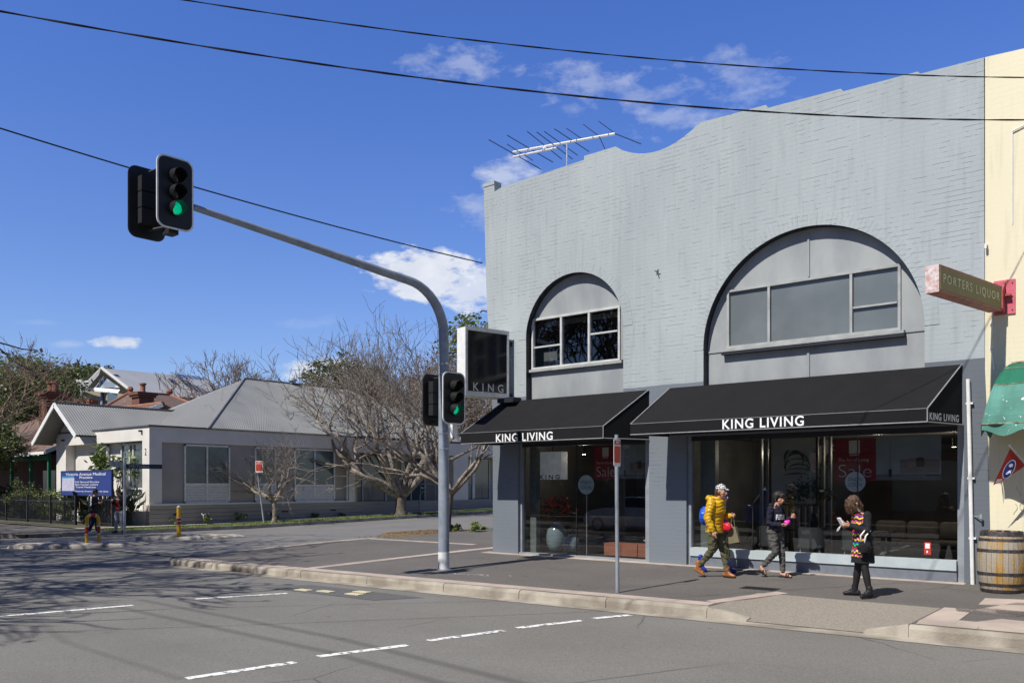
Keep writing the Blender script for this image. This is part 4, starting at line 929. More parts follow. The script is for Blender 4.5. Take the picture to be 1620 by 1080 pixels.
# ------------------------------------------------------------------ overhead wires and antenna
def wire(label, p0, p1, sag, r_=.014, ext=(-.6, 1.7), twist=True):
    p0, p1 = Vector(p0), Vector(p1); pts = []
    K = 130
    for i in range(K + 1):
        t_ = ext[0] + (ext[1] - ext[0]) * i / K; p = p0.lerp(p1, t_); p.z -= 4 * sag * t_ * (1 - t_); pts.append(p)
    mb = MB()
    if twist:
        for ph in (0, pi):
            mb.tube([p + Vector((0, .6 * r_ * cos(i * .9 + ph), .6 * r_ * sin(i * .9 + ph))) for i, p in enumerate(pts)], r_ * .75, 5)
    else: mb.tube(pts, r_, 6)
    return tag(mb.build('power_cable', mat('black_cable', (.012, .012, .013), .6)), label, 'cable', 'overhead cables')
wire('highest black cable crossing the sky, meeting the top of the grey wall at right', at(290, 0, 10.5), at(1620, 123, 13), .21, .0085)
wire('thick black cable across the whole sky just below the highest one', at(0, 18, 9.0), at(1620, 190, 12.6), .29, .0100)
wire('black cable passing behind the arm signals to the left corner of the grey wall', at(0, 203, 15), Vector((-.3, -.06, 7.15)), .10, .014, (-.9, 1.0), False)
At = thing('antenna', 'old television antenna with thin rods on a short mast above the grey parapet', 'antenna', (0.8, 2, 8))
mb = MB(); ba = onY(812, 241, 2.0); bb_ = onY(973, 212, 2.0); ms_ = onY(897, 225, 2.0)
mb.tube([(ms_.x, 2, 7.95), (ms_.x, 2, ms_.z + .02)], .022, 8); mb.build('mast', M_ALU, At)
mb = MB(); mb.tube([ba, bb_], .034, 6); mb.tube([ba + Vector((0, 0, -.13)), ba.lerp(bb_, .45) + Vector((0, 0, -.09))], .028, 6); mb.ball(ba.lerp(bb_, .33) + Vector((0, 0, -.05)), .06, n=6); mb.build('boom', M_WHITE, At)
mb = MB()
for (px0, py0, px1, py1) in [(773, 221, 856, 268), (802, 214, 875, 257), (834, 208, 889, 252), (849, 209, 906, 252), (861, 208, 914, 246), (877, 204, 932, 240), (896, 203, 925, 223), (923, 197, 948, 216), (947, 192, 974, 212), (974, 212, 1014, 228), (802, 228, 843, 254), (948, 216, 957, 236)]:
    P = onY(px0, py0, 1.5); Q = onY(px1, py1, 2.5); mb = MB(); mb.tube([P, Q], .012, 4); mb.build('rod', M_DARKMETAL, At)

# ------------------------------------------------------------------ things in the showroom
M_SALE = mat('dark_red_print', (.20, .008, .014), .55, c2=(.17, .007, .012))
M_PRINT = mat('pale_grey_print', (.24, .275, .30), .5, c2=(.17, .20, .225), scale=1.4)
def sale_banner(label, x0, x1, z0, z1, y, xr):
    t = thing('sale_banner', label, 'poster', ((x0 + x1) / 2, y, z0), 'sale banners in the shop windows')
    mb = MB(); mb.box(x0, x1, y, y + .004, z0, z1); mb.build('red_panel', M_SALE, t)
    w_ = x1 - x0; mb = MB(); mb.box(x0 + w_ * .36, x0 + w_ * .62, y - .004, y - .001, z1 - .34 * w_, z1 - .02); mb.build('white_tab', mat('tab_white', (.55, .53, .50), .5), t)
    mb = MB(); add_text(mb, 'KING', (x0 + w_ * .49, y - .004, z1 - .38 * w_), (1, 0, 0), (0, 0, 1), w_ * .22, .045, bold=.03)
    add_text(mb, 'The Art of Living', (x0 + w_ * .46, y - .004, z0 + (z1 - z0) * .50), (1, 0, 0), (0, 0, 1), w_ * .74, .085)
    add_text(mb, 'Sale', (x0 + w_ * .50, y - .004, z0 + (z1 - z0) * .25), (1, 0, 0), (0, 0, 1), w_ * .80, (z1 - z0) * .30, bold=-.018)
    mb.build('lettering', mat('pinkish_letter', (.52, .46, .46), .5), t, fix=False)
    # furniture photograph beside it
    mb = MB(); mb.box(x1 + .003, xr, y, y + .004, z0 + .02, z1 + .02); mb.build('photo_panel', M_PRINT, t)
    mb = MB(); W_ = xr - x1; bx0 = x1 + W_ * .38; zb = z0 + (z1 - z0) * .18; hh = z1 - z0
    def rr(cx_, cz_, w2, h2, yy_, m_, rot_=0): mb.poly([(cx_ + px_ * cos(rot_) - pz_ * sin(rot_), yy_, cz_ + px_ * sin(rot_) + pz_ * cos(rot_)) for px_, pz_ in rrect(w2, h2, min(w2, h2) * .28, 3)], m_)
    sw = xr - bx0 - .03; cx0 = bx0 + sw / 2
    rr(cx0, zb + hh * .20, sw, hh * .22, y - .0025, 0); rr(cx0, zb + hh * .08, sw, hh * .13, y - .0035, 4)
    rr(bx0 + sw * .10, zb + hh * .22, sw * .2, hh * .20, y - .0045, 0, .1); rr(bx0 + sw * .32, zb + hh * .24, sw * .24, hh * .22, y - .0055, 4, -.05); rr(bx0 + sw * .52, zb + hh * .25, sw * .22, hh * .22, y - .006, 1, .06)
    mb.box(xr - W_ * .22, xr - .02, y - .006, y - .005, zb - hh * .06, zb - hh * .04, 2)
    mb.box(x1 + W_ * .22, x1 + W_ * .225, y - .003, y - .001, zb, z1 - .1, 2); mb.box(x1 + W_ * .20, x1 + W_ * .25, y - .003, y - .001, zb - hh * .08, zb + hh * .1, 2)
    mb.box(x1 + .004, xr, y - .0008, y - .0005, z0 + .02, zb - hh * .02, 3)
    mb.build('furniture_photo', [mat('photo_mauve', (.16, .12, .12), .6), mat('photo_brown', (.06, .045, .04), .6), M_BLACK, mat('photo_floor', (.13, .14, .15), .6), mat('photo_taupe', (.20, .16, .15), .6)], t)
    return t
sale_banner('red sale banner and pale furniture print hanging in the narrow left shop window', 2.78, 3.42, 1.77, 2.52, .34, 4.26)
sale_banner('red sale banner and wide pale furniture print hanging in the large right shop window', 8.26, 9.02, 1.72, 2.50, .34, 10.12)
def round_sign(label, cx_, cz, r_, post=True):
    t = thing('round_sign', label, 'sign', (cx_, .24, 0), 'round signs in the shop windows')
    mb = MB(); mb.lathe([(r_, -.006), (r_, .006)], (cx_, .24, cz), 32, ax='y'); mb.build('disc', mat('pale_blue_grey', (.52, .60, .64), .5), t)
    mb = MB(); add_text(mb, 'ENDS', (cx_, .228, cz + r_ * .25), (1, 0, 0), (0, 0, 1), r_ * 1.3, r_ * .38); add_text(mb, 'SOON', (cx_, .228, cz - r_ * .28), (1, 0, 0), (0, 0, 1), r_ * 1.3, r_ * .38); mb.build('lettering', mat('grey_blue_letter', (.10, .13, .17), .5), t, fix=False)
    if post: mb = MB(); mb.tube([(cx_, .26, .05), (cx_, .26, cz - r_)], .012, 6); mb.build('stand', M_ALU, t)
round_sign('pale round sign on a thin stand beside the red banner in the narrow left window', 2.63, 1.66, .22)
round_sign('pale round sign below the red banner in the large right window', 8.68, 1.71, .185, False)
LB = thing('light_box', 'white box sign hanging in the left window above the two grey vases', 'sign', (1.75, .7, 2))
c0 = onY(852, 715, .75); c1 = onY(888, 758, .75)
mb = MB(); mb.box(c0.x, c1.x, .75, 1.0, c1.z, c0.z); mb.build('box', mat('box_white', (.50, .52, .58), .5, emit=.18), LB)
mb = MB(); add_text(mb, 'KING', ((c0.x + c1.x) / 2, .742, c1.z + .06), (1, 0, 0), (0, 0, 1), (c1.x - c0.x) * .88, .11, bold=.02, spacing=1.5); mb.build('lettering', M_BLACK, LB, fix=False)
mb = MB(); mb.tube([((c0.x + c1.x) / 2, .87, c0.z), ((c0.x + c1.x) / 2, .87, 2.72)], .012, 6); mb.build('hanger', M_BLACK, LB)
M_VASE = mat('grey_blue_glaze', (.20, .25, .27), .12, c2=(.17, .215, .235), scale=3, spec=.6, coat=.4)
for lab, px, y_, sc_v in (('tall grey glazed floor vase in the left window', 881, .75, 1.0), ('smaller round grey vase beside the tall one in the left window', 904, .52, .62)):
    p = onY(px, 840, y_); mb = MB()
    pr = [(.13, 0), (.22, .06), (.275, .22), (.285, .38), (.25, .55), (.16, .66), (.12, .69), (.13, .74), (.10, .74), (.09, .68)] if sc_v == 1 else [(.16, 0), (.27, .08), (.36, .26), (.36, .42), (.28, .60), (.13, .70), (.13, .77), (.10, .77), (.10, .7)]
    mb.lathe([(a * sc_v * .92, b * sc_v * .98) for a, b in pr], (p.x, y_, .04), 28, capt=False)
    tag(mb.build('floor_vase', M_VASE, smooth=True), lab, 'vase', 'grey floor vases in the left window')
# ottoman, bowl, sofas
M_TANL = mat('tan_leather', (.35, .13, .08), .45, c2=(.30, .11, .065), scale=4)
Ot = thing('ottoman', 'low terracotta leather ottoman in the left shop window behind the glass', 'ottoman', (3.55, .65, 0))
for a, b in ((2.98, 3.43), (3.44, 3.86), (3.88, 4.22)): mb = MB(); mb.box(a, b, .45, .95, .06, .34); mb.build('cushion', M_TANL, Ot)
mb = MB(); mb.lathe([(.06, 0), (.15, .07), (.16, .09), (.14, .09), (.05, .03)], (4.05, .7, .34), 20); tag(mb.build('bowl', M_WHITE, smooth=True), 'shallow white bowl on the terracotta ottoman', 'bowl')
M_SOFA = mat('taupe_fabric', (.11, .10, .09), .95, c2=(.085, .075, .07), scale=6, bump=.3, bscale=120)
def rbox(mb, x0, x1, y0, y1, z0, z1, r=.05, m=0):
    n = 6; K = []
    for k, (ins, z) in enumerate([(r, z0), (r * .3, z0 + r * .3), (0, z0 + r), (0, z1 - r), (r * .3, z1 - r * .3), (r, z1)]):
        for cx_, cy_, a0 in ((x1 - r, y1 - r, 0), (x0 + r, y1 - r, pi / 2), (x0 + r, y0 + r, pi), (x1 - r, y0 + r, 1.5 * pi)):
            for i in range(n): a = a0 + pi / 2 * i / (n - 1); K.append((cx_ + (r - ins * .9) * cos(a), cy_ + (r - ins * .9) * sin(a), z))
    L_ = 4 * n; mb.add(K, [(k * L_ + j, k * L_ + (j + 1) % L_, (k + 1) * L_ + (j + 1) % L_, (k + 1) * L_ + j) for k in range(5) for j in range(L_)] + [tuple(reversed(range(L_))), tuple(range(5 * L_, 6 * L_))], m)
def sofa(label, x, y, w_, dpt=.95, seats=3, flip=1):
    t = thing('sofa', label, 'sofa', (x, y, .04)); mb = MB(); rbox(mb, x - w_ / 2, x + w_ / 2, y - dpt / 2, y + dpt / 2, .14, .36, .05); mb.build('base', M_SOFA, t)
    for k in range(seats):
        a = x - w_ / 2 + .12 + (w_ - .24) * k / seats; b = a + (w_ - .24) / seats - .01
        mb = MB(); rbox(mb, a, b, y - dpt / 2, y + dpt / 2 - .25, .36, .50, .06); mb.build('seat_cushion', M_SOFA, t, smooth=True)
        mb = MB(); rbox(mb, a, b, y + dpt / 2 - .35, y + dpt / 2 - .12, .50, .88, .09); mb.build('back_cushion', M_SOFA, t, smooth=True)
    for s_ in (-1, 1): mb = MB(); rbox(mb, x + s_ * (w_ / 2 - .06) - .08, x + s_ * (w_ / 2 - .06) + .08, y - dpt / 2, y + dpt / 2, .2, .62, .05); mb.build('arm', M_SOFA, t, smooth=True)
    for a in (-1, 1):
        for b in (-1, 1): mb = MB(); mb.box(x + a * (w_ / 2 - .1) - .02, x + a * (w_ / 2 - .1) + .02, y + b * .35 - .02, y + b * .35 + .02, .03, .14); mb.build('foot', M_BLACK, t)
sofa('long taupe sofa with loose cushions behind the vases in the left window', 2.7, 1.9, 2.9)
sofa('taupe sofa deep inside the showroom at the right end of the large window', 8.9, 3.6, 2.2)
# framed abstract painting with slatted screen
Pt = thing('painting', 'large framed grey painting of a dark swirling shape in the large window', 'painting', (7.6, 1.3, 1.2))
p0_, p1_ = onY(1220, 694, 1.3), onY(1291, 797, 1.3)
mb = MB(); mb.box(p0_.x, p1_.x, 1.3, 1.33, p1_.z, p0_.z); mb.build('canvas', mat('grey_canvas', (.34, .35, .33), .8, c2=(.27, .28, .265), scale=2), Pt)
mb = MB(); 
pcx, pcz = (p0_.x + p1_.x) / 2 + .02, (p0_.z + p1_.z) / 2 + .10
for s_, (r1_, r2_, a0_, a1_, ox, oz, th_) in enumerate([(.17, .20, 190, -40, .02, .10, .022), (.24, .20, 165, -35, .06, .06, .016), (.28, .15, 150, -60, .06, .0, .010), (.22, .10, 175, -30, .10, -.06, .016), (.30, .07, 160, -20, .08, -.12, .012), (.10, .20, 200, 80, -.10, .12, .030), (.07, .12, 230, 60, -.12, -.02, .022), (.26, .05, 190, 10, .06, -.20, .014)]):
    pts = [(pcx + ox + r1_ * cos(radians(a0_ + (a1_ - a0_) * k / 20)), 1.297, pcz + oz + r2_ * sin(radians(a0_ + (a1_ - a0_) * k / 20))) for k in range(21)]
    mb.tube(pts, [.004 + th_ * sin(pi * k / 20) ** 1.5 for k in range(21)], 6)
mb.build('brushwork', mat('ink', (.03, .03, .03), .7, c2=(.12, .12, .115), scale=5), Pt)
mb = MB(); f_ = .04
mb.box(p0_.x - f_, p0_.x, 1.28, 1.35, p1_.z - f_, p0_.z + f_); mb.box(p1_.x, p1_.x + f_, 1.28, 1.35, p1_.z - f_, p0_.z + f_); mb.box(p0_.x, p1_.x, 1.28, 1.35, p0_.z, p0_.z + f_); mb.box(p0_.x, p1_.x, 1.28, 1.35, p1_.z - f_, p1_.z)
mb.build('frame', M_BLACK, Pt)
slx = [onY(px, 700, 1.5).x for px in (1204, 1214, 1225, 1234, 1243, 1253, 1262, 1272, 1282, 1292, 1302, 1313)]
slab_ = 'grey upright slat of the screen behind the large window'
for i, x in enumerate(slx):
    mb = MB(); mb.box(x - .025, x + .025, 1.48, 1.56, .03, 2.72)
    tag(mb.build('screen_slat', mat('slat_grey', (.17, .175, .18), .5)), slab_, 'screen slat', 'slats of the screen in the large window')
# dining table and chairs
M_CHAIR = mat('charcoal_fabric', (.045, .048, .052), .95, bump=.3, bscale=150)
Tb = thing('dining_table', 'long dark dining table with a vase on it inside the large window', 'table', (7.9, 1.0, .03))
mb = MB(); mb.box(6.7, 9.1, .75, 1.22, .74, .78); mb.build('tabletop', mat('dark_timber', (.05, .035, .025), .4), Tb)
for x in (6.8, 9.0):
    for y in (.8, 1.17): mb = MB(); mb.box(x - .03, x + .03, y - .03, y + .03, .03, .74); mb.build('leg', M_BLACK, Tb)
def dining_chair():
    t = thing('dining_chair', 'x', 'chair', (0, 0, 0), 'charcoal chairs round the dining table')
    mb = MB(); rbox(mb, -.24, .24, -.22, .24, .42, .50, .035); mb.build('seat', M_CHAIR, t, smooth=True)
    mb = MB(); n = 12; vs = []
    for zz, rr in ((.44, .27), (.84, .29)):
        for rr2 in (rr, rr - .03):
            for i in range(n + 1): a = pi + pi * i / n; vs.append((rr2 * cos(a), .0 + rr2 * sin(a), zz))
    m_ = n + 1
    mb.add(vs, [(i, i + 1, 2 * m_ + i + 1, 2 * m_ + i) for i in range(n)] + [(m_ + i, 3 * m_ + i, 3 * m_ + i + 1, m_ + i + 1) for i in range(n)] + [(2 * m_ + i, 2 * m_ + i + 1, 3 * m_ + i + 1, 3 * m_ + i) for i in range(n)] + [(i, m_ + i, m_ + i + 1, i + 1) for i in range(n)] + [(0, 2 * m_, 3 * m_, m_), (n, m_ + n, 3 * m_ + n, 2 * m_ + n)])
    mb.build('backrest', M_CHAIR, t, smooth=True)
    for a in (-1, 1):
        for b in (-1, 1): mb = MB(); mb.tube([(a * .18, b * .16, .44), (a * .23, b * .22, .03)], [.014, .009], 6); mb.build('leg', M_ALU, t)
    return t
chs = [(6.95, .62, 'charcoal dining chair nearest the left end of the table, its back to the glass'), (7.75, .62, 'charcoal dining chair with its back to the glass, behind the walking boy'), (8.6, .62, 'charcoal dining chair at the right end of the table, its back to the glass')]
pr = dining_chair()
for i, (x, y, lb) in enumerate(chs):
    o = pr if i == 0 else copy_tree(pr); o.location = (x, y, 0); o['label'] = lb

for i, (x, y, lb) in enumerate([(1.6, 1.6, 'small lit track spotlight above the vases in the left window'), (6.5, 2.2, 'small lit track spotlight at the left of the large window'), (8.35, 2.6, 'small lit track spotlight right of the painting'), (9.7, 3.0, 'small lit track spotlight above the sofa at the right')]):
    t = thing('spotlight', lb, 'lamp', (x, y, 2.72), 'track spotlights in the showroom'); mb = MB(); mb.tube([(x, y, 2.72), (x, y, 2.58)], .01, 6); mb.lathe([(.045, 0), (.05, .16)], (x, y, 2.42), 14); mb.build('housing', M_BLACK, t)
    mb = MB(); mb.lathe([(.04, 0), (.01, .004)], (x, y, 2.412), 14); mb.build('bulb', mat('warm_bulb', (1, .85, .6), .5, c2=(1, .85, .6), emit=12), t)
    pl_d = D.lights.new('spotlight_light', 'POINT'); pl_d.energy = 26; pl_d.color = (1, .86, .68); pl_d.shadow_soft_size = .05; po = D.objects.new('spotlight_light', pl_d); COL.objects.link(po); po.parent = t; po.location = (0, 0, -.38)

# ------------------------------------------------------------------ vegetation builders
def leaves(mb, c, r, n, size, rg, squash=(1, 1, 1), m=0, shell=.35):
    """n leaf quads spread through an ellipsoid, in uneven clumps"""
    c = Vector(c); cl = []
    for _ in range(max(3, n // 55)):
        d = Vector((rg.gauss(0, 1), rg.gauss(0, 1), rg.gauss(0, 1))).normalized() * r * (shell + (1 - shell) * rg.random() ** .6)
        cl.append((Vector((d.x * squash[0], d.y * squash[1], d.z * squash[2])), r * rg.uniform(.12, .32)))
    for i in range(n):
        k, kr = cl[rg.randrange(len(cl))]
        p = c + k + Vector((rg.gauss(0, 1), rg.gauss(0, 1), rg.gauss(0, .7))) * kr * .6
        u = Vector((rg.gauss(0, 1), rg.gauss(0, 1), rg.gauss(0, .6))).normalized(); v = u.cross(Vector((rg.gauss(0, 1), rg.gauss(0, 1), rg.gauss(0, 1)))).normalized()
        s_ = size * rg.uniform(.6, 1.4); mb.quad(p - u * s_, p + v * s_ * .45, p + u * s_, p - v * s_ * .45, m)
def branches(mb, p, d, r, ln, depth, rg, up=.1, spread=.6, kids=(2, 3), minr=.004, sides=5, wig=.18, tw=None, grav=0, shrink=.72):
    """recursive bare limb; tips collected in tw"""
    pts = [p]; rad = [r]; n = 4 if depth > 1 else 3
    for i in range(n):
        d = (d + Vector((rg.gauss(0, wig), rg.gauss(0, wig), rg.gauss(0, wig) + up * .3 - grav))).normalized()
        p = p + d * (ln / n); pts.append(p); rad.append(r * (1 - .38 * (i + 1) / n))
    mb.tube(pts, [max(x, minr * .6) for x in rad], sides if depth > 2 else (4 if depth > 1 else 3), cap=depth > 3)
    if depth <= 0:
        if tw is not None: tw.append(p)
        return
    k = rg.randint(*kids)
    for i in range(k):
        q = pts[-1] if i < 2 else pts[rg.randint(1, n - 1)]
        s_ = Vector((rg.gauss(0, 1), rg.gauss(0, 1), rg.gauss(0, .7))); s_ = (s_ - d * s_.dot(d)).normalized()
        nd = (d + s_ * rg.uniform(.4, 1.15) * spread + Vector((0, 0, up))).normalized()
        branches(mb, q, nd, max(rad[-1] * rg.uniform(.62, .85), minr), ln * rg.uniform(shrink - .12, shrink + .14), depth - 1, rg, up, spread, kids, minr, sides, wig, tw, grav, shrink)
def tree(name, label, base, h, rg, limbs, trunk_h, trunk_r, depth=5, mat_t=None, mat_b=None, up=.08, spread=.7, kids=(2, 3), leaf=None, cat='tree', group=None, minr=.005, lean=(0, 0), wig=.18, ln0=None, shrink=.76, grav=0):
    t = thing(name, label, cat, base, group); mb = MB(); base = Vector(base)
    tp = base + Vector((lean[0] * trunk_h, lean[1] * trunk_h, trunk_h))
    mb.tube([base - Vector((0, 0, .1)), base + Vector((0, 0, .08)), base.lerp(tp, .35) + Vector((rg.gauss(0, .02), rg.gauss(0, .02), 0)), base.lerp(tp, .7), tp], [trunk_r * 1.5, trunk_r * 1.15, trunk_r, trunk_r * .93, trunk_r * .85], 10)
    mb.build('trunk', mat_t or M_BARK, t, smooth=True)
    bm_ = MB(); tips = []
    for (az, el_, f) in limbs:
        d = Vector((cos(az) * cos(el_), sin(az) * cos(el_), sin(el_)))
        branches(bm_, tp - Vector((0, 0, trunk_h * .08 * rg.random())), d, trunk_r * .62 * f, (ln0 or h * .28) * f, depth, rg, up, spread, kids, minr, 6, wig, tips, grav, shrink)
    bm_.build('branches', mat_b or mat_t or M_BARK, t, smooth=True, fix=False)
    if leaf:
        lm, n, size, r_, msq = leaf; lv = MB()
        for _ in range(n):
            p = tips[rg.randrange(len(tips))] + Vector((rg.gauss(0, r_), rg.gauss(0, r_), rg.gauss(0, r_ * msq)))
            u = Vector((rg.gauss(0, 1), rg.gauss(0, 1), rg.gauss(0, .6))).normalized(); v = u.cross(Vector((rg.gauss(0, 1), rg.gauss(0, 1), rg.gauss(0, 1)))).normalized(); s_ = size * rg.uniform(.6, 1.4)
            lv.quad(p - u * s_, p + v * s_ * .45, p + u * s_, p - v * s_ * .45)
        lv.build('crown', lm, t, fix=False)
    return t

# showroom plant
Pl = thing('potted_branches', 'dark leafy branches in a vase on the dining table before the painting', 'plant', (7.6, 1.0, .78))
mb = MB(); mb.lathe([(.06, 0), (.09, .1), (.08, .25), (.05, .3)], (7.62, 1.0, .78), 16); mb.build('vase', M_BLACK, Pl, smooth=True)
mb = MB(); tips = []; rg = random.Random(5)
for k in range(6): branches(mb, Vector((7.62, 1.0, 1.05)), Vector((rg.uniform(-.6, .6), rg.uniform(-.3, .3), 1)).normalized(), .008, .28, 2, rg, .05, .8, tw=tips)
mb.build('stems', M_BARKD, Pl, fix=False)
mb = MB()
for k in range(520):
    p = tips[rg.randrange(len(tips))] + Vector((rg.gauss(0, .07), rg.gauss(0, .07), rg.gauss(0, .07))); u = Vector((rg.gauss(0, 1), rg.gauss(0, 1), rg.gauss(0, 1))).normalized(); v = u.orthogonal().normalized(); mb.quad(p - u * .035, p + v * .018, p + u * .035, p - v * .018)
mb.build('leaves', M_LEAFD, Pl, fix=False)
Fl = thing('flower_arrangement', 'dark branches with bright red blossoms rising from the tall grey vase', 'flowers', (1.95, .75, .75))
pv = onY(872, 800, .75); mb = MB(); tips = []; rg = random.Random(15)
for k in range(7): branches(mb, Vector((onY(881, 840, .75).x, .75, .76)), Vector((rg.uniform(-.7, .5), rg.uniform(-.2, .2), 1)).normalized(), .007, .26, 2, rg, .05, .8, tw=tips)
mb.build('stems', M_BARKD, Fl, fix=False); mb = MB(); m2 = MB()
for k in range(420):
    p = tips[rg.randrange(len(tips))] + Vector((rg.gauss(0, .07), rg.gauss(0, .05), rg.gauss(0, .07))); u = Vector((rg.gauss(0, 1), rg.gauss(0, 1), rg.gauss(0, 1))).normalized(); v = u.orthogonal().normalized(); (mb if k % 3 else m2).quad(p - u * .035, p + v * .02, p + u * .035, p - v * .02)
mb.build('leaves', M_LEAFD, Fl, fix=False); m2.build('blossoms', mat('red_blossom', (.75, .02, .02), .6), Fl, fix=False)
# staircase far back left of the big window
St = thing('staircase', 'dark open staircase rising at the back left of the large window', 'staircase', (5.2, 4, 0))
mb = MB(); 
for i in range(12): mb.box(4.9 + i * .16, 5.12 + i * .16, 4.0, 4.9, .25 + i * .2, .29 + i * .2)
mb.build('treads', mat('stair_timber', (.12, .10, .085), .6), St)
mb = MB(); mb.obox((4.9, 3.98, .2), (6.85, 3.98, 2.65), .04, .25); mb.build('stringer', mat('stair_grey', (.10, .10, .10), .6), St)
mb = MB(); 
for i in range(10): mb.tube([(4.95 + i * .19, 3.98, .35 + i * .24), (4.95 + i * .19, 3.98, min(2.7, 1.2 + i * .24))], .009, 5)
mb.tube([(4.95, 3.98, 1.2), (6.2, 3.98, 2.7)], .018, 6); mb.build('balustrade', M_GALV, St)

# ------------------------------------------------------------------ the corner medical house
Hs = thing('house', 'single storey cream corner building with grey iron roof and a gabled wing', 'house', (-26, 12, -.15))
XW = -22.5; YW = 2.8; ZE = 4.22
q = MB()     # front wall with a wide recessed bay
fo = [(-32.0, -.2), (-32.0, ZE), (XW, ZE), (XW, -.2)]; bay = [(-30.9, .55), (-30.9, 3.62), (-23.13, 3.62), (-23.13, .55)]
pl_ = [[Vector((x, z, 0)) for x, z in P_] for P_ in (fo, bay)]; tr = tessellate_polygon(pl_); fl2 = fo + bay
q.add([(x, YW, z) for x, z in fl2], [tuple(t_) for t_ in tr]); q.add([(x, YW, z) for x, z in bay] + [(x, YW + .45, z) for x, z in bay], [(i, (i + 1) % 4, 4 + (i + 1) % 4, 4 + i) for i in range(4)])
q.add([(x, YW + .45, z) for x, z in bay], [(0, 1, 2, 3)])
q.box(-32.0, -31.7, YW + .01, 12, -.2, ZE)
q.build('front_wall', M_LWALL, Hs)
# gable triangle and its vent
q = MB(); q.slab([(-32.0, YW - .004, ZE - .3), (-27.7, YW - .004, ZE - .02), (-28.0, YW - .004, 4.25), (-29.9, YW - .004, 5.5), (-32.0, YW - .004, 4.05)], (0, .2, 0)); q.build('gable', M_LWALL, Hs)
q = MB()
for i in range(6): q.box(-28.95, -28.6, YW - .03, YW - .006, 4.28 + i * .07, 4.32 + i * .07)
q.build('gable_vent', M_WOODF, Hs)
# front bay windows
def hwin(axis, a0, a1, z0, z1, pos, mull, zsp=None, name='window', inward=1):
    f = MB(); fw = .07
    def bx(p0, p1, za, zb, d0=-.05, d1=.05):
        if axis == 'y': f.box(p0, p1, pos + d0, pos + d1, za, zb)
        else: f.box(pos - d1, pos - d0, p0, p1, za, zb)
    bx(a0, a1, z1 - fw, z1); bx(a0, a1, z0, z0 + fw); bx(a0, a0 + fw, z0, z1); bx(a1 - fw, a1, z0, z1)
    for m_ in mull: bx(m_ - fw / 2, m_ + fw / 2, z0, z1, -.045)
    zg = z0
    if zsp: bx(a0, a1, zsp - fw / 2, zsp + fw / 2, -.048); zg = zsp
    o = f.build(name, M_WHITE if axis == 'y' else mat('pale_frame', (.85, .80, .74), .5), Hs)
    g_ = MB()
    if axis == 'y': g_.quad((a0, pos + .01, zg), (a1, pos + .01, zg), (a1, pos + .01, z1), (a0, pos + .01, z1))
    else: g_.quad((pos - .01, a0, zg), (pos - .01, a1, zg), (pos - .01, a1, z1), (pos - .01, a0, z1))
    g_.build('pane', M_BLINDG, o)
    if zsp:
        l_ = MB(); n = 7
        for i in range(n):
            za = z0 + (zsp - z0) * i / n; zb = z0 + (zsp - z0) * (i + 1) / n
            if axis == 'y': l_.slab([(a0, pos - .03, za), (a1, pos - .03, za), (a1, pos, zb - .01), (a0, pos, zb - .01)], (0, .02, 0))
            else: l_.slab([(pos + .03, a0, za), (pos + .03, a1, za), (pos, a1, zb - .01), (pos, a0, zb - .01)], (-.02, 0, 0))
        l_.build('weatherboard_panel', mat('panel_boards', (.80, .73, .67), .7, c2=(.70, .64, .59)), o)
    return o
hwin('y', -25.75, -23.35, 1.45, 3.56, YW + .35, [-24.95, -24.6], 1.5); hwin('y', -27.95, -27.1, 1.45, 3.56, YW + .35, [], 1.5)
q = MB(); q.box(-30.9, -23.13, YW + .3, YW + .449, .55, 1.3); q.build('bay_panel', mat('white_boards', (.72, .71, .68), .7), Hs)
q = MB(); add_text(q, '2', (-23.0 + .18, YW - .012, 3.12), (1, 0, 0), (0, 0, 1), .14, .30); q.build('number', M_DARKMETAL, Hs, fix=False)
# side wall to the side street, recessed bays framed by piers
SB = [(3.40, 7.85 - .9, 4.48, 6.75), ]
q = MB(); YE = 14.25
q.box(XW - .3, XW, YW + .004, YE, 3.55, ZE, 0)                                 # fascia band
q.box(XW - .3, XW, YW + .004, 3.38, .82, 3.55, 0)
q.box(XW - .35, XW - .12, 3.38, YE - .38, .82, 3.55, 1)                       # recessed taupe panels
q.box(XW - .3, XW, YE - .38, YE, .82, 3.55, 0)
q.build('side_wall', [mat('fascia_taupe', (.80, .72, .64), .85, c2=(.70, .63, .56), scale=.7), M_GWALL], Hs)
for bb4 in ((XW - .3, XW + .05, YW - .02, YE + .0, .75, .83), (XW - .02, XW + .06, YE - .40, YE + .01, .83, 3.55), (XW - .02, XW + .06, YE + 9.3, YE + 9.5, .83, 3.4)): q = MB(); q.box(*bb4); q.build('pale_trim', M_LWALL, Hs)
q = MB()
for i in range(6): q.box(XW - .3, XW + .03 - .004 * (i % 2), YW - .01, 38, -.35 + i * .185, -.35 + (i + 1) * .185 - .012)
q.build('plinth', M_PLINTH, Hs)
for y in (3.9, 9.6, 12.6): q = MB(); q.box(XW + .03, XW + .036, y, y + .4, .30, .38); q.build('air_brick', M_BLACK, Hs)
hwin('x', 4.48, 6.80, .83, 3.5, XW - .10, [5.62], 1.70); hwin('x', 8.15, 9.35, .83, 3.5, XW - .10, [], 1.70); hwin('x', 10.45, 13.0, .83, 3.5, XW - .10, [11.7], 1.65)
q = MB(); q.tube([(XW + .06, YE - .55, ZE - .02), (XW + .06, YE - .55, .8)], .04, 8); q.build('downpipe', M_LWALL, Hs)
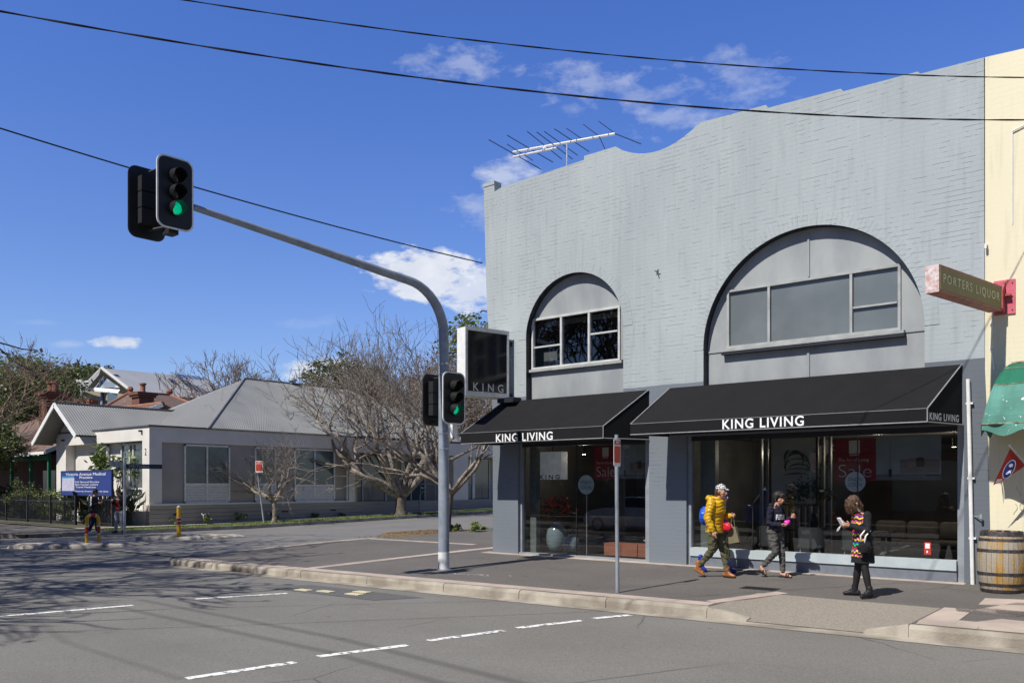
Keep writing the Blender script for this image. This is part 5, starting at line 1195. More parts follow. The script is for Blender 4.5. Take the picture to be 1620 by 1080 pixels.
# entrance porch
q = MB(); q.box(XW - 2.4, XW - 2.2, YE, 38, -.2, ZE, 0); q.box(XW - 2.2, XW, YE, YE + .2, .7, 3.6, 0)
q.box(XW - 2.3, XW + .02, YE + .01, 38, 3.42, ZE - .05, 1); q.box(XW - 2.2, XW, YE + .1, 38, -.2, .62, 2)
q.box(XW - .45, XW, 21.9, 23.2, .62, 3.42, 1)
q.build('porch', [M_GWALL, mat('fascia_taupe', (.3, .3, .3)), M_PLINTH], Hs)
hwin('x', 14.8, 18.4, .65, 3.35, XW - 2.15, [16.6], name='entrance_door'); hwin('x', 19.6, 21.6, .65, 3.35, XW - 2.15, [20.4]); hwin('x', 24.2, 27.6, .65, 3.35, XW - 2.15, [25.9])
q = MB()
for y0, y1 in ((19.2, 21.6), (23.4, 32)):
    q.tube([(XW - .05, y0, 1.72), (XW - .05, y1, 1.72)], .03, 6)
    n = int((y1 - y0) / .9)
    for i in range(n + 1): q.tube([(XW - .05, y0 + (y1 - y0) * i / n, .62), (XW - .05, y0 + (y1 - y0) * i / n, 1.72)], .02, 6)
q.tube([(XW + .4, 19.2, 1.45), (XW + .1, 19.0, 1.1), (XW + .1, 19.0, .1)], .025, 6); q.tube([(XW + .9, 18.4, 1.5), (XW + .4, 19.2, 1.45)], .025, 6)
q.build('handrail', M_GALV, Hs)
# roofs
def sheet(mb, P, m=0, t=.05, rib=0, ribdir=None):
    mb.slab(P, (0, 0, -t), m)
def corr(mb, a, b, c, d, pitch=.10, amp=.018, m=0):
    """corrugated sheet a-b eave, d-c ridge; ridges run from eave to ridge"""
    a, b, c, d = (Vector(v) for v in (a, b, c, d)); nrm = (b - a).cross(d - a).normalized(); nrm = nrm if nrm.z > 0 else -nrm
    n = max(2, int((b - a).length / (pitch / 4))); vs = []
    for i in range(n + 1):
        t_ = i / n; h = nrm * amp * sin(2 * pi * t_ * (b - a).length / pitch); vs += [a.lerp(b, t_) + h, d.lerp(c, t_) + h]
    mb.add(vs, [(2 * i, 2 * i + 2, 2 * i + 3, 2 * i + 1) for i in range(n)], m)
q = MB()
P2 = (XW + .1, 5.6, ZE + .03); P4 = (-28, 11.1, 7.5); P5 = (-28, 18.2, 7.5)
corr(q, P2, (XW + .1, 23.8, ZE + .03), P5, P4, .11, .007); corr(q, (XW + .1, 23.8, ZE + .03), (-33.5, 23.8, ZE + .03), P5, P5, .2, .02)
q.add([P2, P4, (-33.5, 5.6, ZE + .03)], [(0, 1, 2)]); q.add([P4, P5, (-33.5, 23.8, ZE), (-33.5, 5.6, ZE)], [(0, 1, 2, 3)])
q.add([(-32.5, 5.6, ZE + .03), P2, P4], [(0, 1, 2)], 1)
q.build('main_roof', [M_IRON, M_GROOF], Hs, smooth=True, fix=False)
q = MB(); 
gx, gz, ry = -29.9, 5.62, (1.85, 8.0)
corr(q, (gx + 2.35, ry[0], gz - 1.62), (gx + 2.35, ry[1], gz - 1.62), (gx, ry[1], gz), (gx, ry[0], gz), .13, .014); corr(q, (gx - 2.6, ry[0], gz - 1.85), (gx - 2.6, ry[1], gz - 1.85), (gx, ry[1], gz), (gx, ry[0], gz), .13, .014)
q.build('gable_roof', [M_IRON], Hs, smooth=True, fix=False)
q = MB(); q.obox((gx, ry[0] - .02, gz - .08), (gx + 2.35, ry[0] - .02, gz - 1.70), .05, .2); q.obox((gx, ry[0] - .02, gz - .08), (gx - 2.6, ry[0] - .02, gz - 1.93), .05, .2); q.build('bargeboard', M_WHITE, Hs)
q = MB(); q.slab([(gx, ry[0], gz - .1), (gx + 2.3, ry[0], gz - 1.7), (gx + 2.3, YW, gz - 1.7), (gx, YW, gz - .1)], (0, 0, -.02)); q.slab([(gx, ry[0], gz - .1), (gx - 2.55, ry[0], gz - 1.93), (gx - 2.55, YW, gz - 1.93), (gx, YW, gz - .1)], (0, 0, -.02)); q.build('soffit', mat('soffit_grey', (.22, .21, .2), .8), Hs)
q = MB(); q.box(-32.0, XW + .06, YW - .06, YW + .1, ZE, ZE + .06); q.box(XW - .1, XW + .08, YW - .05, 38, ZE, ZE + .07); q.tube([P2, P4], .06, 6); q.tube([P4, P5], .07, 6); q.tube([(gx, ry[0], gz + .02), (gx, ry[1], gz + .02)], .06, 6); q.build('ridge_capping', mat('dark_gutter', (.10, .105, .11), .5), Hs)
q = MB(); q.box(-31, XW - .1, 5.6, 38, 4.05, 4.15); q.box(-31, XW + .0, 23.9, 38, ZE, ZE + .1); q.build('flat_roof', M_GROOF, Hs)
q = MB(); q.lathe([(.16, 0), (.16, .12), (.26, .16), (.24, .26), (.05, .32)], (-27.95, 14.2, 7.5), 12); q.build('whirly_vent', M_GALV, Hs, smooth=True)
q = MB(); q.box(-23.25, -23.1, YW - .12, YW - .01, 4.0, 4.08); q.box(-31.2, -31.05, YW - .12, YW - .01, 3.85, 3.93); q.build('wall_lamp', M_DARKMETAL, Hs)

# neighbouring cottage at far left with chimney, verandah
Ct = thing('house', 'old brick cottage with a weathered tile roof, verandah and tall chimney at the far left', 'house', (-38, 4, -.2))
q = MB(); q.slab([(-33.0, 2.7, 3.35), (-33.0, 9, 6.2), (-52, 9, 6.2), (-52, 2.7, 3.35)][::-1], (0, 0, .12)); q.slab([(-33.0, 9, 6.2), (-33, 16, 3.2), (-52, 16, 3.2), (-52, 9, 6.2)][::-1], (0, 0, .12))
q.build('tiled_roof', M_TILE, Ct)
q = MB(); q.tube([(-33, 9, 6.30), (-52, 9, 6.30)], .12, 8); q.build('ridge_tiles', M_TERRA, Ct)
q = MB(); q.obox((-33.0, 2.65, 3.36), (-33.0, 9, 6.22), .06, .22); q.box(-52, -33, 2.58, 2.7, 3.24, 3.38); q.build('fascia', M_WHITE, Ct)
q = MB(); q.box(-52, -33.6, 5.2, 15, -.2, 3.4, 0); q.slab([(-33.6, 5.3, 3.4), (-33.6, 14, 3.4), (-33.6, 9, 6.0)], (.1, 0, 0)); q.build('wall', mat('dark_old_brick', (.10, .045, .035), .9, c2=(.06, .03, .025), scale=5), Ct)
q = MB()
for x in (-33.3, -35.6, -38.2, -41): q.box(x - .07, x + .07, 2.9, 3.04, -.2, 3.3)
q.box(-42, -33.2, 2.92, 3.02, 2.95, 3.2); q.box(-42, -33.2, 2.94, 3.0, .75, .82)
for i in range(58): q.box(-41.9 + i * .15, -41.86 + i * .15, 2.95, 2.99, -.1, .78)
q.build('verandah', mat('verandah_green', (.02, .17, .08), .6), Ct)
q = MB(); q.box(-39.5, -37.8, 5.12, 5.19, .6, 2.5); wn = q.build('window', mat('dark_pane', (.04, .03, .03), .2), Ct)
q = MB(); q.box(-36.4, -35.3, 5.12, 5.19, -.1, 2.4); q.build('door', mat('dark_red_door', (.12, .02, .015), .5), Ct)
def chimney(parent, x, y, z0, z1, w_, pots=1):
    q = MB(); q.box(x - w_ / 2, x + w_ / 2, y - w_ / 2, y + w_ / 2, z0, z1 - .35); q.box(x - w_ * .6, x + w_ * .6, y - w_ * .6, y + w_ * .6, z1 - .35, z1 - .2); q.box(x - w_ * .68, x + w_ * .68, y - w_ * .68, y + w_ * .68, z1 - .2, z1)
    c_ = q.build('chimney', M_BRED, parent)
    q = MB()
    for k in range(pots):
        xx = x + (k - (pots - 1) / 2) * w_ * .55; q.lathe([(w_ * .2, 0), (w_ * .16, .12), (w_ * .16, .5), (w_ * .22, .55), (w_ * .22, .65), (w_ * .15, .66)], (xx, y, z1), 12)
    q.build('chimney_pot', M_TERRA, c_, smooth=True); return c_
pc_ = at(84, 648, 52); chimney(Ct, pc_.x, pc_.y, 3, at(84, 621, 52).z, 1.15, 2)
# house with red tile roof behind
R2 = thing('house', 'tiled roof with terracotta ridges and a red chimney showing behind the grey iron roof', 'house', tuple(at(215, 700, 66)))
a_, b_, c_, d_ = at(152, 652, 62), at(206, 621, 66), at(268, 625, 72), at(345, 655, 68); e_ = at(230, 668, 58)
def drop(v, z): return Vector((v.x, v.y, z))
q = MB(); q.add([a_, b_, e_], [(0, 1, 2)]); q.add([b_, c_, d_, e_], [(0, 3, 2, 1)])
bk = Vector((-4, 6, -2)); q.add([a_, b_, c_, d_, a_ + bk, b_ + bk, c_ + bk, d_ + bk], [(0, 1, 5, 4), (1, 2, 6, 5), (2, 3, 7, 6)])
q.build('tiled_roof', M_TILE, R2, fix=False)
q = MB(); q.tube([a_, b_, c_, d_], .14, 6); q.tube([b_, e_], .13, 6); q.ball(b_ + Vector((0, 0, .25)), .25, n=8); q.ball(c_ + Vector((0, 0, .3)), .28, n=8); q.build('ridge_tiles', M_TERRA, R2)
q = MB(); q.add([drop(a_, -.2), drop(e_, -.2), drop(d_, -.2)] + [a_, e_, d_], [(0, 1, 4, 3), (1, 2, 5, 4)]); q.build('wall', M_BRED, R2, fix=False)
p = at(226, 645, 60); chimney(R2, p.x, p.y, 3, at(226, 621, 60).z, 1.05, 1)
# big pale grey roofed building
G3 = thing('building', 'large modern building with a long pale grey roof and glazed gable behind the chimneys', 'building', tuple(at(200, 700, 90)))
rA, rB, rC, rD = at(161, 582, 88), at(330, 598, 112), at(352, 632, 104), at(214, 623, 84)
q = MB(); q.add([rA, rB, rC, rD], [(0, 3, 2, 1)], 0); lE = at(108, 611, 92); lF = at(137, 612, 86)
q.add([rA, rA + Vector((-6, 9, 0)), lE + Vector((-6, 9, 0)), lE], [(0, 1, 2, 3)], 0)
q.slab([lE, at(120, 600, 90), at(141, 602, 88), rA, at(158, 592, 88), at(140, 612, 88)], (.2, -.2, -.1), 0)
q.build('roof', M_GROOF, G3, fix=False)
q = MB(); q.tube([rA, rD], .18, 6); q.tube([lE, at(140, 604, 88), rA], .15, 6); q.build('fascia', mat('pale_fascia', (.55, .54, .50), .6), G3)
q = MB(); q.add([at(150, 613, 88.5), at(164, 595, 88.5), at(190, 613, 86.5)], [(0, 1, 2)]); gw = q.build('gable_window', mat('pale_glazing', (.50, .55, .60), .2, c2=(.2, .24, .28), scale=.6, contrast=(.45, .55)), G3, fix=False)
q = MB()
for px in (158, 164, 171, 178, 184): q = MB(); q.tube([at(px, 613, 88.2), at(px, 596 + abs(px - 164) * .65, 88.2)], .09, 4); q.build('mullion', M_WHITE, gw)
q = MB(); q.add([at(95, 616, 92), at(130, 611, 90), at(190, 616, 84), at(186, 622, 84), at(130, 617, 90), at(97, 620, 92)], [(0, 1, 4, 5), (1, 2, 3, 4)]); q.build('balcony_roof', M_WHITE, G3, fix=False)
wl = MB(); 
def down(mb, P, z, m=0): P = list(P); mb.add([p for p in P] + [drop(p, z) for p in P], [(i, i + 1, len(P) + i + 1, len(P) + i) for i in range(len(P) - 1)], m)
down(wl, [at(100, 618, 93), at(150, 616, 90), at(214, 626, 85)], -.2); down(wl, [rD, rC], -.2); wl.build('wall', mat('beige_wall', (.30, .27, .20), .9), G3, fix=False)
q = MB(); q.add([at(115, 631, 89), at(141, 631, 87), at(141, 642, 87), at(115, 642, 89), at(155, 634, 88), at(155, 642, 88)], [(0, 1, 2, 3), (1, 4, 5, 2)]); q.build('balcony_front', mat('red_panel', (.30, .07, .05), .7), G3, fix=False)
q = MB(); 
for px in (110, 129, 161): q = MB(); q.tube([at(px, 616, 89), at(px, 642, 88.5)], .14, 8); q.build('column', M_GALV, G3)
q = MB(); q.add([at(170, 620, 85.5), at(186, 618, 84.5), at(186, 640, 84.5), at(170, 640, 85.5)], [(0, 1, 2, 3)]); q.build('window', M_BLINDG, G3, fix=False)
q = MB(); 
for (px, py) in ((170, 589), ): q.add([at(px, py, 89), at(px + 12, py + 1, 90), at(px + 18, py + 4, 88), at(px + 6, py + 3, 87)], [(0, 1, 2, 3)])
q.add([at(262, 597, 100), at(272, 598, 101), at(279, 602, 98.5), at(269, 601, 98)], [(0, 1, 2, 3)])
for k in range(5): q.add([at(276 + k * 8, 591 + k * .8, 103), at(283 + k * 8, 592 + k * .8, 103), at(292 + k * 8, 599 + k * .4, 100), at(285 + k * 8, 598 + k * .4, 100)], [(0, 1, 2, 3)])
q.build('skylight', mat('dark_skylight', (.03, .035, .04), .2), G3, fix=False)

# ------------------------------------------------------------------ verge, far footpath, gardens
def verge_z(x, y): return -.15 + .018 * max(0, y - 6) + .006
grid('far_footpath', -60, -20.0, -3.4, 2.2, 1.0, lambda x, y: -.155, M_PATH)
mb = MB(); kerb_run([(-60, -3.6), (-21.2, -3.6), (-20.3, -3.0), (-20.0, -2.0), (-20.0, 2), (-20.0, 20), (-20, 40)][::-1], lambda x, y: verge_z(x, y), lambda x, y: rz(x, y), .15, mb, ln=2.4)
mb.build('far_kerb', M_KERB)['kind'] = 'structure'
grid('verge', -22.45, -20.1, -.5, 50, .8, verge_z, M_GRASS)
grid('verge_path', -22.46, -21.75, -.5, 50, .8, lambda x, y: verge_z(x, y) + .03, mat('pale_path', (.50, .47, .42), .9, c2=(.38, .36, .32)))
grid('garden_soil', -45, -22.6, -.3, 2.78, 1.0, lambda x, y: -.12, M_GROUND)
rg = random.Random(3); gm = MB()
for i in range(9000):
    y = rg.uniform(-.3, 34); x = rg.uniform(-21.8, -20.12) ; z = verge_z(x, y); h = rg.uniform(.02, .07); a = rg.random() * 6.28
    gm.add([(x - .02 * cos(a), y - .02 * sin(a), z), (x + .02 * cos(a), y + .02 * sin(a), z), (x + rg.gauss(0, .03), y + rg.gauss(0, .03), z + h)], [(0, 1, 2)])
tag(gm.build('grass', M_LEAFL, fix=False), 'short green grass along the verge', 'grass', kind='stuff')
for i, (y, r_) in enumerate([(3.9, .25), (5.3, .3), (7.0, .45), (9.0, .25), (11.6, .35), (13.2, .2)]):
    mb = MB(); leaves(mb, (XW + .28, y, .02 + r_ * .4), r_, 260, .055, rg, (1, 1, .8), shell=.2)
    if i in (1, 3): 
        for k in range(5): mb.ball((XW + .35 + rg.gauss(0, .06), y + rg.gauss(0, .15), .35 + rg.gauss(0, .05)), .04, 1, n=5)
    labs = ['low green shrub at the plinth, nearest the house corner', 'small white flowered shrub at the plinth, second from the house corner', 'largest green shrub at the plinth, left of the small bare tree', 'pale flowering shrub at the plinth, right of the small bare tree', 'low green shrub at the plinth under the far pair of windows', 'small green shrub at the plinth beside the porch pier']
    tag(mb.build('shrub', [M_LEAFL, M_WHITE], fix=False), labs[i], 'shrub', 'shrubs along the plinth')
# planting bed in the side street with leaf litter
mb = MB(); bedp = [(-8.9, 4.6), (-8.2, 3.6), (-5.6, 3.4), (-3.6, 4.2), (-3.4, 5.6), (-5.5, 6.6), (-8.3, 6.2)]
mb.slab([(x, y, rz(x, y) - .02) for x, y in bedp], (0, 0, .12)); mb.build('planting_bed', mat('leaf_litter', (.25, .17, .09), .95, c2=(.12, .09, .05), scale=16, bump=.8))['kind'] = 'structure'
for i, (x, y, r_, lb) in enumerate([(-6.9, 5.6, .38, 'small green plant in the street bed just behind the signal pole'), (-5.4, 5.5, .42, 'green leafy plant in the street bed between the signal pole and the grey pier'), (-4.4, 5.3, .25, 'smallest green plant in the street bed, nearest the grey pier')]):
    mb = MB(); leaves(mb, (x, y, rz(x, y) + .22), r_, 300, .06, rg, (1, 1, .5), shell=.1); tag(mb.build('shrub', M_LEAFL, fix=False), lb, 'shrub', 'plants in the street bed')
lm = MB()
for i in range(1500):
    x = rg.uniform(-9, -3.3); y = rg.uniform(3.0, 6.6); z = rz(x, y) + (.11 if y > 3.7 and x > -8.4 and y < 6.2 else .008); a = rg.random() * 6; s_ = .035
    lm.quad((x + s_ * cos(a), y + s_ * sin(a), z), (x - s_ * sin(a) * .6, y + s_ * cos(a) * .6, z + .012), (x - s_ * cos(a), y - s_ * sin(a), z), (x + s_ * sin(a) * .6, y - s_ * cos(a) * .6, z + .01))
tag(lm.build('leaf_litter', mat('dry_leaves', (.30, .20, .09), .9, c2=(.18, .11, .05), scale=20), fix=False), 'dry fallen leaves on and around the street bed', 'leaves', kind='stuff')

# traffic islands and hazard posts
M_ISL = mat('island_concrete', (.52, .48, .42), .9, c2=(.24, .22, .19), scale=3, bump=.8, bscale=22, detail=9)
def island(label, c, a, b, rot, rocky=0):
    mb = MB(); n = 34; rg_ = random.Random(int(a * 100)); rows = []
    for f, h in ((1, 0), (.97, .09), (.85, .14), (.5, .16)):
        rows.append([(c[0] + (a * f * cos(t_) * cos(rot) - b * f * sin(t_) * sin(rot)), c[1] + (a * f * cos(t_) * sin(rot) + b * f * sin(t_) * cos(rot)), c[2] + h + rg_.uniform(0, rocky) * (h > 0)) for t_ in [2 * pi * i / n for i in range(n)]])
    vs = [p for r_ in rows for p in r_]; mb.add(vs, [(k * n + i, k * n + (i + 1) % n, (k + 1) * n + (i + 1) % n, (k + 1) * n + i) for k in range(3) for i in range(n)] + [tuple(range(3 * n, 4 * n))])
    return tag(mb.build('traffic_island', M_ISL), label, 'traffic island', 'islands across the side street')
island('low concrete traffic island carrying the hooped yellow and red barrier', (-13.9, -3.9, -.3), 2.1, .75, .9)
island('rough stony traffic island carrying the single yellow and red post', (-14.3, .1, -.3), 1.9, .7, .95, .07)
M_HY = mat('hazard_yellow', (.72, .40, .01), .5); M_HR = mat('hazard_red', (.42, .02, .015), .5); M_HW = mat('hazard_white', (.7, .7, .68), .5)
def banded(mb, pts, r_, bands, n=12):
    """tube cut into coloured bands; bands: list of (t0,t1,m)"""
    pts = [Vector(p) for p in pts]; L_ = [0]
    for p, q_ in zip(pts[:-1], pts[1:]): L_.append(L_[-1] + (q_ - p).length)
    def P(s_):
        for i in range(len(pts) - 1):
            if s_ <= L_[i + 1] + 1e-9: return pts[i].lerp(pts[i + 1], (s_ - L_[i]) / (L_[i + 1] - L_[i]))
        return pts[-1]
    for t0, t1, m in bands:
        K = max(2, int((t1 - t0) * 24)); mb.tube([P((t0 + (t1 - t0) * i / K) * L_[-1]) for i in range(K + 1)], r_, n, m)
Hb = thing('hoop_barrier', 'yellow hoop barrier with red and white bands standing on the left traffic island', 'barrier', (-13.9, -3.9, -.16))
a_ = onZ_ = None
pL = onX(137, 857, -13.4); pR = onX(156, 857, -13.4); zt_ = onX(146, 812, -13.4).z
pts = [(pL.x, pL.y, -.2), (pL.x, pL.y, zt_ - .22)] + [(pL.x, pL.y + .14 * (1 - cos(pi / 2 * i / 4)), zt_ - .22 + .18 * sin(pi / 2 * i / 4)) for i in range(1, 5)] + [(pL.x, pR.y - .14 * (1 - cos(pi / 2 * (4 - i) / 4)), zt_ - .22 + .18 * sin(pi / 2 * (4 - i) / 4)) for i in range(0, 4)] + [(pL.x, pR.y, zt_ - .22), (pL.x, pR.y, -.2)]
for m_, nm, bands in ((M_HY, 'yellow_tube', [(0, .15, 0), (.28, .455, 0), (.545, .72, 0), (.85, 1, 0)]), (M_HR, 'red_band', [(.165, .265, 0), (.465, .535, 0), (.735, .835, 0)]), (M_HW, 'white_band', [(.15, .165, 0), (.265, .28, 0), (.455, .465, 0), (.535, .545, 0), (.72, .735, 0), (.835, .85, 0)])):
    mb = MB(); banded(mb, pts, .052, bands); mb.build(nm, m_, Hb, smooth=True)
Hp = thing('hazard_post', 'single yellow post with a red and white band standing on the right traffic island', 'post', (-14.2, 0, -.16))
pB = onX(283, 851, -14.2); pT = onX(283.5, 801, -14.2); pts = [(pB.x, pB.y, -.2), (pB.x, pB.y, pT.z)]
for m_, nm, bands in ((M_HY, 'yellow_tube', [(0, .42, 0), (.66, .97, 0)]), (M_HR, 'red_band', [(.44, .53, 0), (.56, .64, 0)]), (M_HW, 'white_band', [(.42, .44, 0), (.53, .56, 0), (.64, .66, 0)])):
    mb = MB(); banded(mb, pts, .075, bands); mb.build(nm, m_, Hp, smooth=True)
mb = MB(); mb.lathe([(.074, 0), (.06, .04), (.03, .07)], (pB.x, pB.y, pT.z - .03), 12); mb.build('cap', M_HW, Hp, smooth=True)

# iron fence along the far footpath
def picket_fence(label, p, q_, h, gap=.13):
    t = thing('fence', label, 'fence', tuple(p)); p, q_ = Vector(p), Vector(q_); d = q_ - p; Ls = d.length; d.normalize()
    mb = MB(); n = int(Ls / gap)
    for i in range(n + 1):
        a = p + d * i * gap; mb.box(a.x - .012, a.x + .012, a.y - .012, a.y + .012, a.z + .05, a.z + h)
    mb.build('pickets', M_DARKMETAL, t)
    for zz in (.15, h - .18): mb = MB(); mb.obox(p + Vector((0, 0, zz)), q_ + Vector((0, 0, zz)), .03, .04); mb.build('rail', M_DARKMETAL, t)
    k = max(1, int(Ls / 2.6))
    for i in range(k + 1):
        a = p + d * Ls * i / k; mb = MB(); mb.box(a.x - .045, a.x + .045, a.y - .045, a.y + .045, a.z - .05, a.z + h + .1); mb.build('post', M_DARKMETAL, t)
    return t
picket_fence('black picket fence stretching from the blue notice board to the far left', (-44, 1.0, -.15), (-25.6, 1.0, -.15), 1.25)
picket_fence('short black picket fence beside the street name post against the cream wall', (-24.9, 1.3, -.15), (-22.75, 1.3, -.15), 1.35)

# notice board
Nb = thing('notice_board', 'blue notice board on posts above the strelitzia leaves in front of the cream house', 'sign', (-22, .9, 0))
yb = 1.2; q0, q1 = onY(97, 746, yb), onY(176, 783, yb)
mb = MB(); mb.box(q0.x, q1.x, yb, yb + .05, q1.z, q0.z); mb.build('panel', mat('board_blue', (.025, .045, .22), .5, c2=(.02, .04, .19)), Nb)
mb = MB(); mb.box(q0.x - .04, q0.x, yb - .01, yb + .06, q1.z - .04, q0.z + .04); mb.box(q1.x, q1.x + .04, yb - .01, yb + .06, q1.z - .04, q0.z + .04); mb.box(q0.x, q1.x, yb - .01, yb + .06, q0.z, q0.z + .04); mb.box(q0.x, q1.x, yb - .01, yb + .06, q1.z - .04, q1.z); mb.build('frame', mat('board_frame', (.02, .03, .10), .5), Nb)
for x in (q0.x + .1, q1.x - .1): mb = MB(); mb.box(x - .04, x + .04, yb + .07, yb + .13, -.15, q0.z - .1); mb.build('leg', M_DARKMETAL, Nb)
W_, H_ = q1.x - q0.x, q0.z - q1.z; yy = yb - .008
mb = MB(); mb.box(q0.x + W_ * .02, q0.x + W_ * .28, yy, yb, q1.z + H_ * .16, q1.z + H_ * .72); pn = mb.build('pinned_notice', mat('notice_white', (.50, .50, .62), .6), Nb)
mb = MB(); mb.box(q0.x + W_ * .02, q0.x + W_ * .28, yy - .002, yb, q1.z + H_ * .72, q1.z + H_ * .8); mb.build('notice_header', mat('header_blue', (.03, .28, .55), .6), Nb)
mb = MB(); T_ = lambda s_, fx, fz, fw, fh: add_text(mb, s_, (q0.x + W_ * fx, yy - .006, q1.z + H_ * fz), (1, 0, 0), (0, 0, 1), W_ * fw, H_ * fh, bold=.025)
T_('Victoria Avenue Medical', .50, .88, .80, .12); T_('Practice', .52, .74, .26, .11); T_('Full General Practice', .54, .55, .48, .075); T_('Skin Cancer Centre', .53, .44, .46, .075); T_('Travel Medicine', .51, .33, .40, .075); T_('Victoria Avenue, North Side', .62, .15, .66, .07)
mb.build('lettering', mat('board_white', (.62, .64, .72), .5), Nb, fix=False)

# strelitzia and garden plants
def strelitzia(label, c, h, rg_, n=34, fl=2):
    t = thing('strelitzia', label, 'plant', c, 'strelitzia clumps behind the fence'); mb = MB(); c = Vector(c)
    for i in range(n):
        a = rg_.random() * 6.28; l_ = rg_.uniform(.05, .55); tp = c + Vector((cos(a) * l_, sin(a) * l_, h * rg_.uniform(.45, 1))); bs = c + Vector((rg_.gauss(0, .12), rg_.gauss(0, .12), 0))
        mb.tube([bs, bs.lerp(tp, .7) + Vector((0, 0, .05)), tp], .010, 3)
        d = (tp - bs).normalized() + Vector((cos(a) * .5, sin(a) * .5, .1)); d.normalize(); s_ = d.cross(Vector((cos(a + 1), sin(a + 1), .3))).normalized() * rg_.uniform(.06, .10); e = tp + d * rg_.uniform(.35, .55); m = tp.lerp(e, .45)
        mb.add([tp, m - s_, e, m + s_, m + d.cross(s_) * .3], [(0, 1, 4), (1, 2, 4), (2, 3, 4), (3, 0, 4)])
    mb.build('leaves', M_LEAFD, t, fix=False)
    for i in range(fl):
        a = rg_.random() * 6.28; p = c + Vector((cos(a) * .3, sin(a) * .3 - .1, h * 1.08)); mb = MB()
        for k in range(5): mb.add([p, p + Vector((rg_.gauss(0, .06) + .05, 0, .20 + rg_.gauss(0, .04))), p + Vector((.07, .01, .05))], [(0, 1, 2)])
        mb.tube([p - Vector((0, 0, h * .7)), p], .01, 4); mb.build('flower', M_FLOWER, t, fix=False)
rg = random.Random(11)
strl = [('dark strelitzia clump left of the blue notice board', (-27.0, 1.9, -.12), 1.2), ('strelitzia with an orange flower under the left end of the notice board', (-25.9, 1.7, -.12), 1.3), ('dense strelitzia clump directly under the notice board', (-25.0, 1.9, -.12), 1.0), ('strelitzia with an orange flower at the right end of the notice board', (-23.9, 2.0, -.12), 1.45), ('strelitzia clump behind the person in grey trousers', (-23.2, 2.1, -.12), 1.2), ('dark strelitzia clump behind the crouched dark jacket by the fence', (-24.4, 1.5, -.12), .9)]
strl[5] = ('dark strelitzia clump low between the two pedestrians', (-24.4, 1.5, -.12), .9)
for i, (lb, c, h) in enumerate(strl): strelitzia(lb, c, h, rg, 46, (0, 1, 0, 2, 0, 0)[i])
mb_l = [('round yellow green bush behind the fence near the cottage', (-28.6, 1.9, .75), .95, M_LEAFL), ('low green hedge bush at the far left behind the fence', (-31.0, 1.9, .55), .9, M_LEAF), ('dark bush against the cottage verandah', (-33.2, 1.6, .9), 1.1, M_LEAF), ('shadowy bush at the left frame edge behind the fence', (-36.0, 1.8, .7), 1.0, M_LEAFD)]
for lb, c, r_, m_ in mb_l:
    t = thing('bush', lb, 'bush', (c[0], c[1], -.12), 'bushes behind the fence'); mb = MB(); leaves(mb, c, r_, 2600, .06, rg, (1, .8, .95), shell=.15); mb.build('foliage', m_, t, fix=False)
    mb = MB(); [mb.tube([(c[0], c[1], -.15), (c[0] + rg.gauss(0, .3), c[1] + rg.gauss(0, .2), c[2] + r_ * .5)], [.03, .01], 5) for _ in range(6)]; mb.build('stems', M_BARKD, t)
# magnolia by the front bay
p = (-25.6, 2.1, -.12)
tree('magnolia', 'leafy magnolia standing before the front bay above the notice board', p, 3.4, random.Random(4), [(.3, 1.1, 1), (2.6, 1.0, .9), (4.6, 1.2, 1)], 1.5, .05, 2, M_BARKD, None, .3, .5, leaf=(M_LEAFL, 420, .13, .16, 1.4), ln0=.75, minr=.008)
tree('magnolia', 'thin young magnolia shoot behind the right end of the notice board', (-24.2, 2.2, -.12), 2.6, random.Random(9), [(.3, 1.3, 1), (3.4, 1.3, .9)], 1.7, .03, 1, M_BARKD, None, .3, .4, leaf=(M_LEAF, 90, .10, .10, 1.2), ln0=.6, minr=.008)

# ------------------------------------------------------------------ bare street trees in view
tree('bare_tree', 'small bare tree with a vase shaped crown before the side wall windows', (-20.9, 8.1, -.12), 4.2, random.Random(21), [(-2.2, .62, 1.15), (-.9, .8, 1.0), (.8, .75, 1.1), (1.9, 1.15, .95), (-1.6, 1.0, .9), (.3, .6, 1), (-2.6, .9, 1)], .95, .11, 4, M_BARK, None, .12, .75, (3, 3), None, minr=.009, ln0=1.15, shrink=.74)
tree('bare_tree', 'wide bare multi stemmed tree with a thick trunk before the house entrance', (-20.95, 16.2, verge_z(0, 16)), 11, random.Random(37), [(-2.4, .72, 1.2), (-2.0, .88, 1.15), (-1.2, .95, 1), (2.2, .9, 1.0), (.5, .9, 1.05), (1.0, .75, 1.1), (-2.8, .9, 1.15), (1.3, 1.1, 1), (-2.2, 1.05, 1.1), (.7, .7, 1.05), (-2.5, 1.25, 1)], 1.0, .32, 5, M_BARKD, M_BARK, .13, .80, (2, 4), None, minr=.013, ln0=2.9, shrink=.72)
tree('bare_tree', 'bare crooked tree growing from the street bed behind the signal pole', (-6.9, 5.4, .1), 7, random.Random(48), [(.6, .82, 1), (-2.2, .82, 1.15), (-2.5, .7, 1.1), (2.8, .9, 1.0), (1.5, 1.05, .95), (-2.9, .8, 1.05), (.2, .9, .9), (-2.0, 1.0, 1.1)], 1.25, .135, 5, M_BARKD, M_BARK, .12, .75, (2, 3), None, minr=.009, ln0=1.65, shrink=.74, lean=(.12, .02))
